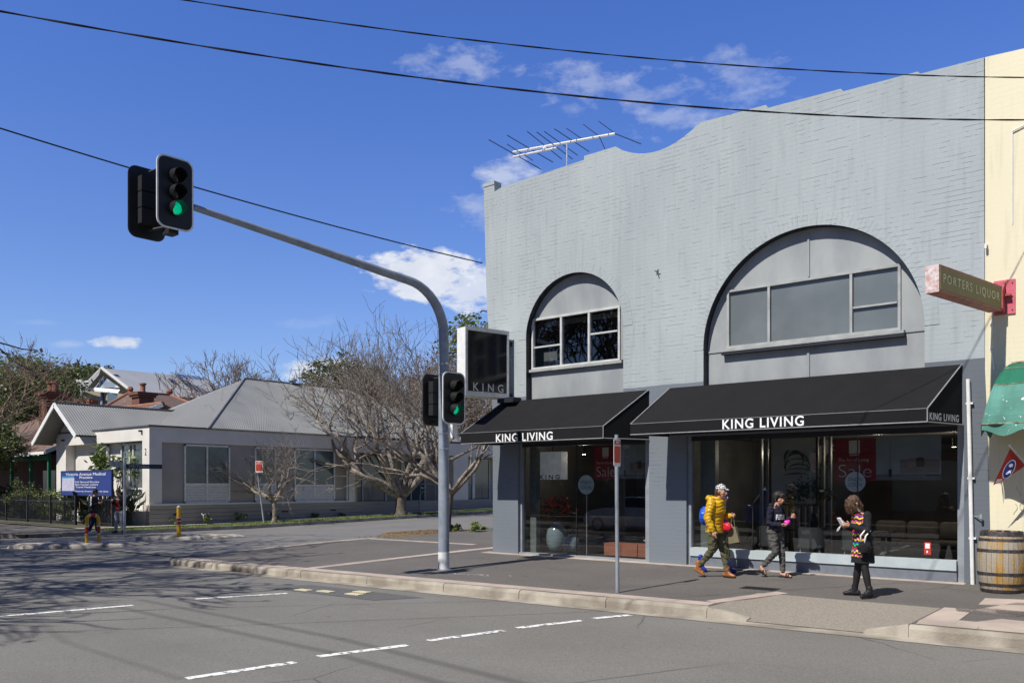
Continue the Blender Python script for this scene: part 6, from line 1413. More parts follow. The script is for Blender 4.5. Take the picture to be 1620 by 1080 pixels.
# vine-brown mass behind and green trees
tree('bare_tree', 'dense reddish bare tree rising behind the flat porch roof', tuple(drop(at(640, 700, 72), 0)), 12, random.Random(51), [(a * .9, .7 + .3 * (a % 2), 1) for a in range(7)], 3.0, .3, 5, M_TWIG, M_TWIG, .15, .8, (3, 3), None, minr=.022, ln0=3.2, shrink=.74)
tree('bare_tree', 'thin brown bare tree just left of the box sign behind the street tree', tuple(drop(at(716, 700, 60), 0)), 12, random.Random(52), [(a * 1.05, .8 + .3 * (a % 2), 1) for a in range(6)], 3.0, .25, 5, M_TWIG, M_TWIG, .2, .7, (2, 3), (M_LEAFR, 2600, .13, .4, 1), minr=.02, ln0=2.6, shrink=.74)
def gumtree(label, px, py, d, r_, n, m_, h0, kind='leafy_tree', size=.28, sq=(1, 1, .8), group='green trees behind the roofs'):
    c = at(px, py, d); t = thing(kind, label, 'tree', (c.x, c.y, 0), group); mb = MB(); rg_ = random.Random(int(px * 7 + d))
    mb.tube([(c.x, c.y, -.3), (c.x + .2, c.y, h0 * .5), (c.x, c.y, c.z)], [r_ * .09, r_ * .07, r_ * .03], 8)
    for k in range(9):
        dd = Vector((rg_.gauss(0, 1), rg_.gauss(0, 1), rg_.gauss(.2, .7))).normalized() * r_ * .8; mb.tube([(c.x, c.y, c.z - r_ * .5), c + dd * .5 + Vector((0, 0, r_ * .1)), c + dd], [r_ * .035, r_ * .02, r_ * .008], 5)
    mb.build('trunk', M_BARKD, t, fix=False); mb = MB(); leaves(mb, c, r_, n, size, rg_, sq, shell=.25); mb.build('crown', m_, t, fix=False)
gumtree('tall dark green tree at the left edge above the cottage roof', 30, 622, 62, 3.3, 9000, M_LEAFL, 5, size=.14)
gumtree('leafy tree leaning in at the very left edge beside the cottage', -30, 700, 46, 2.1, 8000, M_LEAF, 4, size=.10)
gumtree('dense green tree filling the gap left of the brick chimney', 66, 630, 74, 3.4, 7000, M_LEAF, 5, size=.17)
gumtree('bright green tree behind the cottage roof ridge', 55, 662, 80, 3.2, 5000, M_LEAFL, 5, size=.17)
gumtree('spreading green tree on the skyline left of the pale grey roof', 116, 603, 120, 4.6, 6000, M_LEAF, 7, size=.30, sq=(1.3, 1.3, .42))
gumtree('distant green tree just above the balcony roof', 143, 596, 126, 3.2, 2600, M_LEAF, 7, size=.30, sq=(1.2, 1.2, .5))
gumtree('green tree showing through the bare branches over the porch', 545, 610, 80, 3.7, 6000, M_LEAF, 5, size=.2)
gumtree('second green tree through the bare branches right of the roof ridge', 590, 655, 85, 4.2, 5000, M_LEAF, 5, size=.2)
gumtree('green tree between the box sign and the corner of the grey wall', 752, 545, 64, 2.6, 3500, M_LEAFL, 6, size=.15)
gumtree('russet bushy tree low behind the box sign', 745, 650, 66, 4.2, 9000, M_LEAFR, 4, size=.11)
gumtree('brownish tree behind the signal pole', 668, 660, 78, 4.4, 7000, M_LEAFR, 4, size=.12)
tree('bare_tree', 'bare pinkish tree on the skyline right of the pale grey roof', tuple(drop(at(335, 700, 95), 0)), 14, random.Random(61), [(a * 1.05, .7 + .3 * (a % 2), 1) for a in range(6)], 5.2, .25, 5, M_TWIG, M_TWIG, .12, .85, (2, 3), None, minr=.03, ln0=3.2, shrink=.74)
tree('bare_tree', 'bare treetop showing just over the apex of the grey iron roof', tuple(drop(at(385, 700, 98), 0)), 15, random.Random(62), [(a * 1.05, .8 + .3 * (a % 2), 1) for a in range(6)], 6.5, .25, 5, M_TWIG, M_TWIG, .15, .8, (2, 3), None, minr=.03, ln0=3.4, shrink=.74)
tree('bare_tree', 'low brown bare tree beside the red chimney roof', tuple(drop(at(300, 700, 84), 0)), 10, random.Random(63), [(a * 1.05, .5 + .3 * (a % 2), 1) for a in range(6)], 4.3, .2, 5, M_TWIG, M_TWIG, .05, .9, (3, 3), None, minr=.03, ln0=2.3, shrink=.74)
tree('bare_tree', 'tall bare tree whose branches reach over the cottage at the left edge', tuple(drop(at(-20, 700, 50), 0)), 9, random.Random(64), [(.2, .9, 1), (-.6, .7, 1.1), (1.2, .8, 1.1), (2.6, .8, 1), (4, .9, 1)], 4.2, .16, 5, M_BARKD, M_TWIG, .12, .8, (3, 3), None, minr=.014, ln0=2.1, shrink=.74)
# street trees on the camera's side of the road: they throw the shade on the junction
shade = [('bare plane tree on the near footpath, closest to the camera', (-7.4, -17.6), 82), ('bare plane tree on the near footpath, second from the camera', (-13.6, -16.4), 83), ('bare plane tree on the near footpath, third from the camera', (-20, -15.8), 84), ('bare plane tree on the near footpath, farthest from the camera', (-28, -15.6), 85)]
for i, (lb, (x, y), sd) in enumerate(shade):
    rr = random.Random(sd)
    tree('plane_tree', lb, (x, y, -.15), 16, rr, [(a * 1.05 + rr.random() * .4, .70 + .35 * (a % 2), 1) for a in range(6)], 4.6, .30, 5, M_BARKD, None, .10, .8, (3, 3), (M_LEAFR, (900, 2800, 3800, 3200)[i], .13, .13, .6), minr=.03, ln0=(3.2, 3.5, 3.7, 3.7)[i], shrink=.77)

# buildings over the road behind the camera: what the shop windows mirror
Op = thing('shop_terrace', 'brown brick shop terrace on the camera side of the road', 'building', (0, -26, -.15))
q = MB(); q.box(-45, 6, -34, -24.5, -.15, 6.5, 0); q.box(-45, 6, -24.6, -24.3, 6.5, 7.1, 0); q.build('wall', M_BRED, Op)
q = MB(); q.box(-45, 6, -24.5, -22.3, 3.1, 3.35); q.build('street_awning', M_DARKMETAL, Op)
for i in range(11):
    x = -43 + i * 4.5; q = MB(); q.box(x, x + 3.2, -24.5, -24.44, .5, 2.7); q.build('shop_window', M_BLINDG, Op); q = MB(); q.box(x + .6, x + 1.5, -24.5, -24.44, 4.3, 5.7); q.build('window', M_BLINDG, Op)

# ------------------------------------------------------------------ people
def vmesh(parts, voxel, disp=None, smooth_it=2):
    """parts: ('tube', pts, radii) | ('loft', [(c, rx, ry), ...]) -> one continuous remeshed surface"""
    mb = MB()
    for p in parts:
        if p[0] == 'tube':
            pts = [Vector(v) for v in p[1]]; rad = list(p[2]) if not isinstance(p[2], (int, float)) else [p[2]] * len(pts)
            d0 = (pts[0] - pts[1]).normalized(); d1 = (pts[-1] - pts[-2]).normalized()
            P = [pts[0] + d0 * rad[0] * .92, pts[0] + d0 * rad[0] * .6] + pts + [pts[-1] + d1 * rad[-1] * .6, pts[-1] + d1 * rad[-1] * .92]
            R_ = [rad[0] * .35, rad[0] * .8] + rad + [rad[-1] * .8, rad[-1] * .35]
            mb.tube(P, R_, 12)
        elif p[0] == 'loft':
            n = 20; vs = []; S_ = p[1]
            for (c, rx, ry) in S_:
                for j in range(n): a = 2 * pi * j / n; vs.append((c[0] + rx * cos(a), c[1] + ry * sin(a), c[2]))
            K = len(S_); mb.add(vs, [(i * n + j, i * n + (j + 1) % n, (i + 1) * n + (j + 1) % n, (i + 1) * n + j) for i in range(K - 1) for j in range(n)] + [tuple(reversed(range(n))), tuple(range((K - 1) * n, K * n))])
        elif p[0] == 'ball': mb.ball(p[1], p[2], n=14, sc=p[3] if len(p) > 3 else (1, 1, 1))
    me = mb.mesh('tmp', M_SKIN); bm = bmesh.new(); bm.from_mesh(me); bmesh.ops.recalc_face_normals(bm, faces=bm.faces); bm.to_mesh(me); bm.free()
    o = D.objects.new('tmp', me); COL.objects.link(o)
    r_ = o.modifiers.new('r', 'REMESH'); r_.mode = 'VOXEL'; r_.voxel_size = voxel; r_.use_smooth_shade = True
    if smooth_it: s_ = o.modifiers.new('s', 'SMOOTH'); s_.iterations = smooth_it; s_.factor = .5
    C.view_layer.update(); out_ = D.meshes.new_from_object(o.evaluated_get(C.evaluated_depsgraph_get())); D.objects.remove(o); D.meshes.remove(me)
    if disp:
        no = [v.normal.copy() for v in out_.vertices]
        for v, n_ in zip(out_.vertices, no): v.co = v.co + n_ * disp(v.co)
        out_.update()
    out_.polygons.foreach_set('use_smooth', [True] * len(out_.polygons))
    return out_
def setmat(me, m, pick=None):
    me.materials.clear()
    for x in (m if isinstance(m, (list, tuple)) else [m]): me.materials.append(x)
    if pick: me.polygons.foreach_set('material_index', [pick(p.center, p.normal) for p in me.polygons])
    else: me.polygons.foreach_set('material_index', [0] * len(me.polygons))
    return me
def hand(w_, d, palm_n, side, curl=.6, s=1.0):
    """w_ wrist, d pointing direction, palm_n palm normal, side: thumb side vector"""
    w_ = Vector(w_); d = Vector(d).normalized(); n = Vector(palm_n); n = (n - d * n.dot(d)).normalized(); t = Vector(side); t = (t - d * t.dot(d) - n * t.dot(n)).normalized()
    P = [('tube', [w_ - d * .01, w_ + d * .045 * s, w_ + d * .075 * s], [.024 * s, .030 * s, .027 * s]), ('tube', [w_ + d * .06 * s + t * .024 * s, w_ + d * .065 * s - t * .026 * s], .017 * s)]
    for i, (o_, ln) in enumerate(((.030, .068), (.011, .076), (-.009, .070), (-.028, .055))):
        b = w_ + d * (.082 - .006 * abs(i - 1)) * s + t * o_ * s; c1 = curl * (.8 + .15 * i); p1 = b + (d * cos(c1 * .5) + n * sin(c1 * .5)) * ln * .45 * s; p2 = p1 + (d * cos(c1 * 1.3) + n * sin(c1 * 1.3)) * ln * .32 * s; p3 = p2 + (d * cos(c1 * 2) + n * sin(c1 * 2)) * ln * .25 * s
        P.append(('tube', [b, p1, p2, p3], [.0098 * s, .0092 * s, .0085 * s, .0078 * s]))
    b = w_ + d * .022 * s + t * .024 * s; p1 = b + (d * .6 + t * .75 + n * .3).normalized() * .036 * s; p2 = p1 + (d * .85 + t * .2 + n * .5).normalized() * .028 * s
    P.append(('tube', [b, p1, p2], [.0125 * s, .0108 * s, .0092 * s])); return P
def head_parts(c, yaw, pitch, s=1.0):
    """c centre of the skull; face looks along yaw, pitched down by pitch"""
    c = Vector(c); f = Vector((cos(yaw) * cos(pitch), sin(yaw) * cos(pitch), -sin(pitch))); l = Vector((-sin(yaw), cos(yaw), 0)); u = f.cross(l).normalized()
    if u.z < 0: u = -u
    Q = lambda a, b, h: c + f * a * s + l * b * s + u * h * s
    P = [('ball', Q(-.012, 0, .022), .092 * s, (1.04, .86, 1.08)), ('tube', [Q(.030, 0, .0), Q(.040, 0, -.05), Q(.044, 0, -.078)], [.070 * s, .055 * s, .034 * s]), ('tube', [Q(.055, -.03, -.06), Q(.064, 0, -.078), Q(.055, .03, -.06)], [.024 * s, .026 * s, .024 * s]),
         ('tube', [Q(.080, 0, .018), Q(.100, 0, -.012), Q(.104, 0, -.024)], [.008 * s, .012 * s, .0155 * s]), ('tube', [Q(.086, -.022, -.048), Q(.094, 0, -.047), Q(.086, .022, -.048)], .0075 * s), ('tube', [Q(.084, -.018, -.060), Q(.092, 0, -.061), Q(.084, .018, -.060)], .0078 * s),
         ('tube', [Q(.070, -.038, .030), Q(.085, 0, .034), Q(.070, .038, .030)], .010 * s)]
    for a in (-1, 1): P += [('tube', [Q(-.008, a * .078, .012), Q(-.012, a * .086, -.002), Q(-.004, a * .080, -.028)], [.014 * s, .014 * s, .009 * s]), ('ball', Q(.055, a * .045, -.022), .026 * s)]
    return P, Q
def figure(label, loc, rot, J, clothes, hair, yaw=0, pitch=0, hs=1.0, scale=1.0, limb=1.0, hands=None):
    """clothes: list of (part name, parts, voxel, material(s), disp, pick)"""
    t = thing('person', label, 'person', loc); t.rotation_euler = (0, 0, rot); t.scale = (scale,) * 3
    g_ = J; L_ = limb
    P = [('loft', [((g_['pel'][0], g_['pel'][1], g_['pel'][2] - .10), .085, .125), ((g_['pel'][0], g_['pel'][1], g_['pel'][2]), .105, .150), ((g_['waist'][0], g_['waist'][1], g_['waist'][2]), .088, .125), ((g_['chest'][0], g_['chest'][1], g_['chest'][2] - .06), .108, .155), ((g_['chest'][0], g_['chest'][1], g_['chest'][2] + .05), .100, .165), ((g_['neck'][0] - .01, g_['neck'][1], g_['neck'][2] - .03), .06, .10)])]
    P.append(('tube', [Vector(g_['neck']) - Vector((.01, 0, .05)), Vector(g_['neck']) + (Vector(g_['head']) - Vector(g_['neck'])) * .55], [.056, .048]))
    hp, Q = head_parts(g_['head'], yaw, pitch, hs); P += hp
    for s_ in ('R', 'L'):
        sh, el_, wr = (Vector(g_[k + s_]) for k in ('sh', 'el', 'wr')); hi, kn, an, to = (Vector(g_[k + s_]) for k in ('hip', 'kn', 'an', 'toe'))
        P.append(('tube', [sh, sh.lerp(el_, .45), el_, el_.lerp(wr, .35), wr], [.052 * L_, .045 * L_, .038 * L_, .038 * L_, .025 * L_]))
        P.append(('tube', [hi, hi.lerp(kn, .5), kn, kn.lerp(an, .33), an], [.088 * L_, .072 * L_, .053 * L_, .054 * L_, .034 * L_]))
        P.append(('tube', [an - Vector((.02, 0, .02)), an.lerp(to, .6) - Vector((0, 0, .015)), to], [.034, .033, .022]))
        hd = hands[s_] if hands else None
        d_ = Vector(hd[0]) if hd else (wr - el_); P += hand(wr, d_, hd[1] if hd else (0, 1 if s_ == 'R' else -1, 0), hd[2] if hd else (1, 0, .3), hd[3] if hd else .5)
    link('body', setmat(vmesh(P, .0058), M_SKIN), t)
    for a in (-1, 1): mb = MB(); mb.ball(Q(.080, a * .030, .008), .0105 * hs, n=10); e_ = link('eye', mb.mesh('eye', [M_EYE], smooth=True), t)
    for a in (-1, 1):
        mb = MB(); mb.tube([Q(.088, a * .014, .030), Q(.089, a * .030, .035), Q(.080, a * .046, .028)], .0035 * hs, 5); link('eyebrow', mb.mesh('eyebrow', [M_HAIRB], smooth=True), t)
    mb = MB(); mb.tube([Q(.095, -.018, -.054), Q(.1005, 0, -.054), Q(.095, .018, -.054)], .0042 * hs, 6); link('lips', mb.mesh('lips', [mat('lips', (.38, .12, .10), .5)], smooth=True), t)
    if hair: hair(t, Q)
    for nm, pp_, vx, m_, dp, pk_ in clothes: link(nm, setmat(vmesh(pp_, vx, dp), m_, pk_), t)
    return t, Q
def legs(J, r0, r1, r2, dz=.0, low=.92, knee_x=1.0):
    out_ = []
    for s_ in ('R', 'L'):
        hi, kn, an = (Vector(J[k + s_]) for k in ('hip', 'kn', 'an')); e = kn.lerp(an, low)
        out_.append(('tube', [hi + Vector((0, 0, .02)), hi.lerp(kn, .5), kn, kn.lerp(an, .45), e], [r0, r0 * .9, r1 * knee_x, (r1 + r2) / 2, r2]))
    out_.append(('loft', [((J['pel'][0], J['pel'][1], J['pel'][2] - .12), .10, .155), ((J['pel'][0], J['pel'][1], J['pel'][2]), .122, .170), ((J['waist'][0], J['waist'][1], J['waist'][2] - .02), .105, .145)]))
    return out_
def torso(J, rx, ry, z0, flare=1.0, sr=.062, er=.052, wr=.04, low=.96):
    c = Vector(J['chest']); p = Vector(J['pel']); w_ = Vector(J['waist']); nk = Vector(J['neck'])
    out_ = [('loft', [((p.x, p.y, z0), rx * 1.06 * flare, ry * 1.04 * flare), ((p.x * .6 + w_.x * .4, w_.y, p.z + .04), rx * 1.04, ry), ((w_.x, w_.y, w_.z + .04), rx * .98, ry * .97), ((c.x, c.y, c.z - .05), rx * 1.05, ry * 1.08), ((c.x, c.y, c.z + .05), rx * .98, ry * 1.12), ((nk.x, nk.y, nk.z - .045), rx * .66, ry * .72), ((nk.x, nk.y, nk.z - .005), rx * .5, ry * .42)])]
    for s_ in ('R', 'L'):
        sh, el_, w2 = (Vector(J[k + s_]) for k in ('sh', 'el', 'wr')); out_.append(('tube', [sh, sh.lerp(el_, .5), el_, el_.lerp(w2, .5), el_.lerp(w2, low)], [sr, sr * .95, er, (er + wr) / 2, wr]))
    return out_
def wrinkle(a, sc):
    return lambda co: a * (noise.noise(Vector((co.x * sc, co.y * sc, co.z * sc * 1.6))) + .5 * noise.noise(co * sc * 2.3))
def shoe(an, to, r_, h=.0, boot=0):
    an, to = Vector(an), Vector(to); d = (to - an); dh = Vector((d.x, d.y, 0)).normalized(); heel = an - dh * .045 + Vector((0, 0, -.045))
    P = [('tube', [heel + Vector((0, 0, .0)), heel.lerp(to, .5) + Vector((0, 0, .012)), to + Vector((0, 0, .004))], [.042 * r_, .043 * r_, .030 * r_]), ('tube', [an + Vector((0, 0, -.01)), an.lerp(to, .35) + Vector((0, 0, .0))], [.045 * r_, .038 * r_])]
    if boot: P.append(('tube', [an + Vector((0, 0, -.02)), an + Vector((0, 0, boot))], [.047 * r_, .049 * r_]))
    return P
def sole(an, to, name, m_, t, h=.018):
    an, to = Vector(an), Vector(to); dh = Vector((to.x - an.x, to.y - an.y, 0)).normalized(); s_ = Vector((-dh.y, dh.x, 0)); a = an - dh * .075; b = to + dh * .028; za = an.z - .088; zb_ = to.z - .030
    mb = MB(); pts = []
    for f, wd in ((0, .022), (.12, .036), (.4, .034), (.72, .046), (.93, .036), (1, .018)):
        c = a.lerp(b, f); pts.append((c + s_ * wd, za + (zb_ - za) * f)); 
    L1 = [(p.x, p.y, z) for p, z in pts]; R1 = []
    for f, wd in ((0, .022), (.12, .036), (.4, .034), (.72, .046), (.93, .036), (1, .018)):
        c = a.lerp(b, f) - s_ * wd; R1.append((c.x, c.y, za + (zb_ - za) * f))
    mb.slab(L1 + R1[::-1], (0, 0, h)); return link(name, mb.mesh(name, [m_]), t)

# --- woman in the yellow puffer jacket, striding to the right
J = dict(pel=(-.01, 0, .93), waist=(.01, 0, 1.06), chest=(.035, 0, 1.27), neck=(.075, 0, 1.44), head=(.125, 0, 1.575),
         shR=(.03, -.185, 1.37), elR=(-.02, -.245, 1.10), wrR=(.085, -.235, .865), shL=(.03, .185, 1.37), elL=(.03, .25, 1.12), wrL=(.245, .16, 1.13),
         hipR=(-.01, -.09, .90), knR=(.0, -.10, .50), anR=(-.285, -.09, .185), toeR=(-.185, -.09, .045), hipL=(-.01, .09, .90), knL=(.13, .09, .50), anL=(.20, .09, .10), toeL=(.345, .08, .035))
M_YEL = mat('mustard_nylon', (.62, .36, .006), .38, c2=(.50, .28, .005), scale=5, spec=.5)
M_OLIVE = mat('olive_cotton', (.105, .10, .05), .9, c2=(.075, .072, .038), scale=7, bump=.3, bscale=160)
M_BOOT = mat('tan_boot_leather', (.36, .13, .035), .35, c2=(.26, .09, .025), scale=9)
def quilt(co):
    ph = (co.z + .02 * sin(co.x * 22 + co.y * 9) + .012 * noise.noise(co * 14)) / .062
    return .010 * abs(sin(pi * ph)) ** .6 - .005 + .012 * noise.noise(co * 11) + .004 * noise.noise(co * 30)
def cap_hair(t, Q):
    P = [('ball', Q(-.035, 0, .0), .088, (1, .95, 1.05)), ('tube', [Q(-.05, 0, -.04), Q(-.07, 0, -.09), Q(-.07, 0, -.12)], [.06, .05, .03])]
    link('hair', setmat(vmesh(P, .007), M_HAIRBR), t)
    m_ = D.materials.new('gingham'); m_.use_nodes = True; tt = m_.node_tree; ck = tt.nodes.new('ShaderNodeTexChecker'); ck.inputs['Scale'].default_value = 40; ck.inputs[1].default_value = (.75, .75, .75, 1); ck.inputs[2].default_value = (.02, .02, .025, 1)
    co_ = tt.nodes.new('ShaderNodeTexCoord'); tt.links.new(mapping(tt, co_.outputs['Object'], rot=(.5, .6, .2)), ck.inputs[0]); tt.links.new(ck.outputs[0], tt.nodes['Principled BSDF'].inputs['Base Color']); tt.nodes['Principled BSDF'].inputs['Roughness'].default_value = .85
    P = [('ball', Q(-.010, 0, .062), .094, (1.08, .92, .82)), ('tube', [Q(.075, -.045, .058), Q(.088, 0, .062), Q(.075, .045, .058)], .014), ('tube', [Q(.095, -.040, .055), Q(.125, 0, .054), Q(.095, .040, .055)], .011), ('tube', [Q(.125, -.030, .050), Q(.150, 0, .047), Q(.125, .030, .050)], .009), ('ball', Q(-.01, 0, .142), .012)]
    link('cap', setmat(vmesh(P, .006, None, 1), m_), t)
jk = torso(J, .145, .175, .83, 1.02, .082, .074, .052, .93) + [('tube', [(-.03, -.10, 1.43), (-.10, -.05, 1.46), (-.115, 0, 1.455), (-.10, .05, 1.46), (-.03, .10, 1.43)], [.045, .055, .06, .055, .045]), ('tube', [(.10, -.07, 1.44), (.02, -.09, 1.46), (.02, .09, 1.46), (.10, .07, 1.44)], .034), ('tube', [(.10, .06, 1.43), (.135, 0, 1.40), (.10, -.06, 1.43)], .03)]
shs = []
cl = [('jacket', jk, .009, M_YEL, quilt, None), ('trousers', legs(J, .108, .074, .048, low=.90), .009, M_OLIVE, wrinkle(.015, 13), None),
      ('boot', shoe(J['anR'], J['toeR'], 1.0, boot=.08), .007, M_BOOT, None, None), ('boot', shoe(J['anL'], J['toeL'], 1.0, boot=.08), .007, M_BOOT, None, None)]
pY = (6.72, -1.46, pz(-1.46))
lady, Qy = figure('woman walking in a mustard quilted puffer jacket, chequered cap and olive trousers', pY, 0, J, cl, cap_hair, yaw=.05, pitch=.12, hands={'R': ((.25, .05, -1), (0, 1, 0), (1, 0, 0), .5), 'L': ((1, -.25, .15), (0, -1, -.2), (0, .1, 1), 1.1)})
sole(J['anL'], J['toeL'], 'sole', M_BLACK, lady)
def worn(name, label, cat, parent_loc, rot, mesh_parts):
    t = thing(name, label, cat, parent_loc); t.rotation_euler = (0, 0, rot)
    for nm, me_ in mesh_parts: link(nm, me_, t)
    return t
M_REDL = mat('red_leather', (.62, .012, .03), .4, c2=(.5, .01, .025))
mb = MB(); mb.tube([(.02, -.13, 1.40), (.135, -.06, 1.28), (.19, .02, 1.12), (.20, .10, .99)], .007, 6); mb.tube([(-.02, -.14, 1.41), (-.12, -.02, 1.3), (-.12, .1, 1.1), (.05, .2, .98)], .007, 6)
worn('handbag', 'small round red handbag slung across the mustard jacket', 'handbag', pY, 0, [('bag', setmat(vmesh([('ball', (.215, .05, .93), .085, (1.1, .55, 1)), ('tube', [(.15, .03, .98), (.27, .04, .99)], .02)], .007, wrinkle(.006, 25)), M_REDL)), ('strap', mb.mesh('strap', [M_REDL], smooth=True))])
mb = MB(); mb.hexa([(.21, .13, .62), (.42, .13, .66), (.42, .19, .66), (.21, .19, .62)], [(.20, .12, .92), (.34, .12, .94), (.34, .21, .94), (.20, .21, .92)]); mb2_ = MB(); mb2_.tube([(.24, .13, .92), (.27, .14, 1.08), (.31, .14, 1.08), (.33, .13, .93)], .006, 5)
worn('tote_bag', 'khaki cloth tote bag hanging from the hand of the woman in mustard', 'bag', pY, 0, [('bag', mb.mesh('bag', [mat('khaki_cloth', (.20, .17, .10), .9)])), ('handle', mb2_.mesh('handle', [mat('khaki_cloth', (.2, .17, .1))]))])

# --- companion in blue, mostly hidden behind her
J2 = dict(pel=(0, 0, .86), waist=(.01, 0, .98), chest=(.03, 0, 1.17), neck=(.06, 0, 1.33), head=(.11, 0, 1.455),
          shR=(.02, -.165, 1.26), elR=(-.05, -.20, 1.02), wrR=(.10, -.19, .85), shL=(.02, .165, 1.26), elL=(-.04, .21, 1.02), wrL=(.14, .20, .90),
          hipR=(0, -.08, .83), knR=(-.02, -.09, .47), anR=(-.30, -.09, .17), toeR=(-.20, -.09, .04), hipL=(0, .08, .83), knL=(.14, .08, .46), anL=(.19, .08, .09), toeL=(.33, .08, .035))
M_BLUE = mat('bright_blue_nylon', (.015, .10, .62), .4, c2=(.01, .07, .45), scale=6); M_BLUEB = mat('dark_blue_rubber', (.01, .03, .30), .35)
def blue_hood(t, Q): link('hood', setmat(vmesh([('ball', Q(-.02, 0, .02), .118, (1.05, .95, 1.1)), ('tube', [Q(-.02, 0, -.08), Q(-.02, 0, -.13)], [.09, .10])], .008), M_BLUE), t)
cl = [('jacket', torso(J2, .125, .155, .80, 1.05, .062, .056, .044), .009, M_BLUE, wrinkle(.008, 14), None), ('shorts', legs(J2, .095, .075, .07, low=-.15), .009, M_OLIVE, wrinkle(.006, 12), None),
      ('boot', shoe(J2['anR'], J2['toeR'], 1.05, boot=.12), .008, M_BLUEB, None, None), ('boot', shoe(J2['anL'], J2['toeL'], 1.05, boot=.12), .008, M_BLUEB, None, None)]
bl, _ = figure('companion in a bright blue hooded jacket and blue boots half hidden behind the mustard jacket', (6.43, -.80, pz(-.80)), 0, J2, cl, blue_hood, yaw=.1)
worn('backpack', 'bright blue backpack on the half hidden walker behind the mustard jacket', 'backpack', (6.43, -.80, pz(-.80)), 0, [('bag', setmat(vmesh([('ball', (-.24, 0, 1.08), .155, (.8, 1, 1.25))], .012, wrinkle(.008, 12)), M_BLUE))])

# --- boy in the navy sweatshirt
J3 = dict(pel=(-.01, 0, .85), waist=(.0, 0, .965), chest=(.02, 0, 1.15), neck=(.045, 0, 1.305), head=(.085, 0, 1.43),
          shR=(.01, -.160, 1.24), elR=(-.005, -.205, .985), wrR=(.215, -.15, .965), shL=(.015, .160, 1.24), elL=(.06, .22, 1.01), wrL=(.265, .12, 1.085),
          hipR=(-.01, -.08, .83), knR=(.06, -.085, .455), anR=(-.20, -.08, .19), toeR=(-.155, -.08, .055), hipL=(-.01, .08, .83), knL=(.09, .08, .45), anL=(.115, .08, .085), toeL=(.265, .08, .03))
M_NAVYC = mat('navy_jersey', (.014, .014, .032), .95, c2=(.010, .010, .024), scale=8, bump=.3, bscale=150); M_GREYT = mat('grey_jersey', (.105, .10, .088), .95, c2=(.075, .072, .065), scale=9, bump=.3, bscale=150)
def boy_hair(t, Q):
    P = [('ball', Q(-.026, 0, .038), .112, (1.02, .93, 1.0)), ('tube', [Q(.035, -.06, .072), Q(.075, 0, .088), Q(.035, .06, .072)], .036), ('tube', [Q(.072, -.045, .058), Q(.095, 0, .062), Q(.072, .045, .058)], .022), ('tube', [Q(.03, -.076, .05), Q(.02, -.082, .015)], .020), ('tube', [Q(.0, -.078, .045), Q(-.05, -.07, -.02)], .022), ('tube', [Q(.0, .078, .045), Q(-.05, .07, -.02)], .022)]
    link('hair', setmat(vmesh(P, .006, lambda co: .006 * noise.noise(Vector((co.x * 30, co.y * 30, co.z * 8))) + .003 * noise.noise(co * 70)), M_HAIRB), t)
top3 = torso(J3, .118, .150, .82, 1.03, .060, .052, .040) + [('tube', [(-.04, -.07, 1.30), (-.085, 0, 1.315), (-.04, .07, 1.30)], .034), ('tube', [(.06, -.05, 1.31), (.08, 0, 1.29), (.06, .05, 1.31)], .022)]
cl = [('sweatshirt', top3, .008, M_NAVYC, wrinkle(.014, 13), None), ('trousers', legs(J3, .094, .068, .046, low=.88), .008, M_GREYT, wrinkle(.015, 15), None)]
pB3 = (7.62, -.88, pz(-.88))
boy, Qb = figure('dark haired boy walking in a navy sweatshirt, grey joggers and open slides', pB3, -.12, J3, cl, boy_hair, yaw=-.25, pitch=.15, hs=.96, limb=.9, hands={'R': ((1, .2, -.05), (0, .2, 1), (0, -.3, .9), 1.0), 'L': ((.9, -.2, .5), (0, -1, .1), (0, .2, 1), 1.3)})
for a in ('R', 'L'):
    an, to = Vector(J3['an' + a]), Vector(J3['toe' + a]); sole(an, to, 'slide_sole', M_BLACK, boy, .022)
    mb = MB(); dd = (to - an)
    for f, w_ in ((.55, .014), (.8, .014)):
        c = an.lerp(to, f) + Vector((0, 0, -.01)); mb.tube([c + Vector((0, -.048, -.03)), c + Vector((.0, -.03, .018)), c + Vector((0, .03, .018)), c + Vector((0, .048, -.03))], w_, 6)
    link('slide_strap', mb.mesh('slide_strap', [M_BLACK], smooth=True), boy)
mb = MB(); add_text(mb, 'FUTURE', (.149, -.045, 1.10), (.25, 1, 0), (0, 0, 1), .21, .095, bold=.03); 
for i, v in enumerate(mb.v):      # wrap the print round the chest
    y = v.y; mb.v[i] = Vector((.148 * sqrt(max(.05, 1 - (y / .185) ** 2)) + .018, y, v.z))
link('print', mb.mesh('print', [M_LETTER]), boy)
worn('snack_box', 'bright pink snack packet in the hands of the walking boy', 'packet', pB3, -.12, [('packet', setmat(vmesh([('ball', (.315, -.125, 1.0), .045, (1.1, .8, .9)), ('tube', [(.29, -.13, 1.02), (.34, -.11, 1.03)], .03)], .006, wrinkle(.006, 30)), mat('hot_pink', (.75, .02, .42), .35)))])

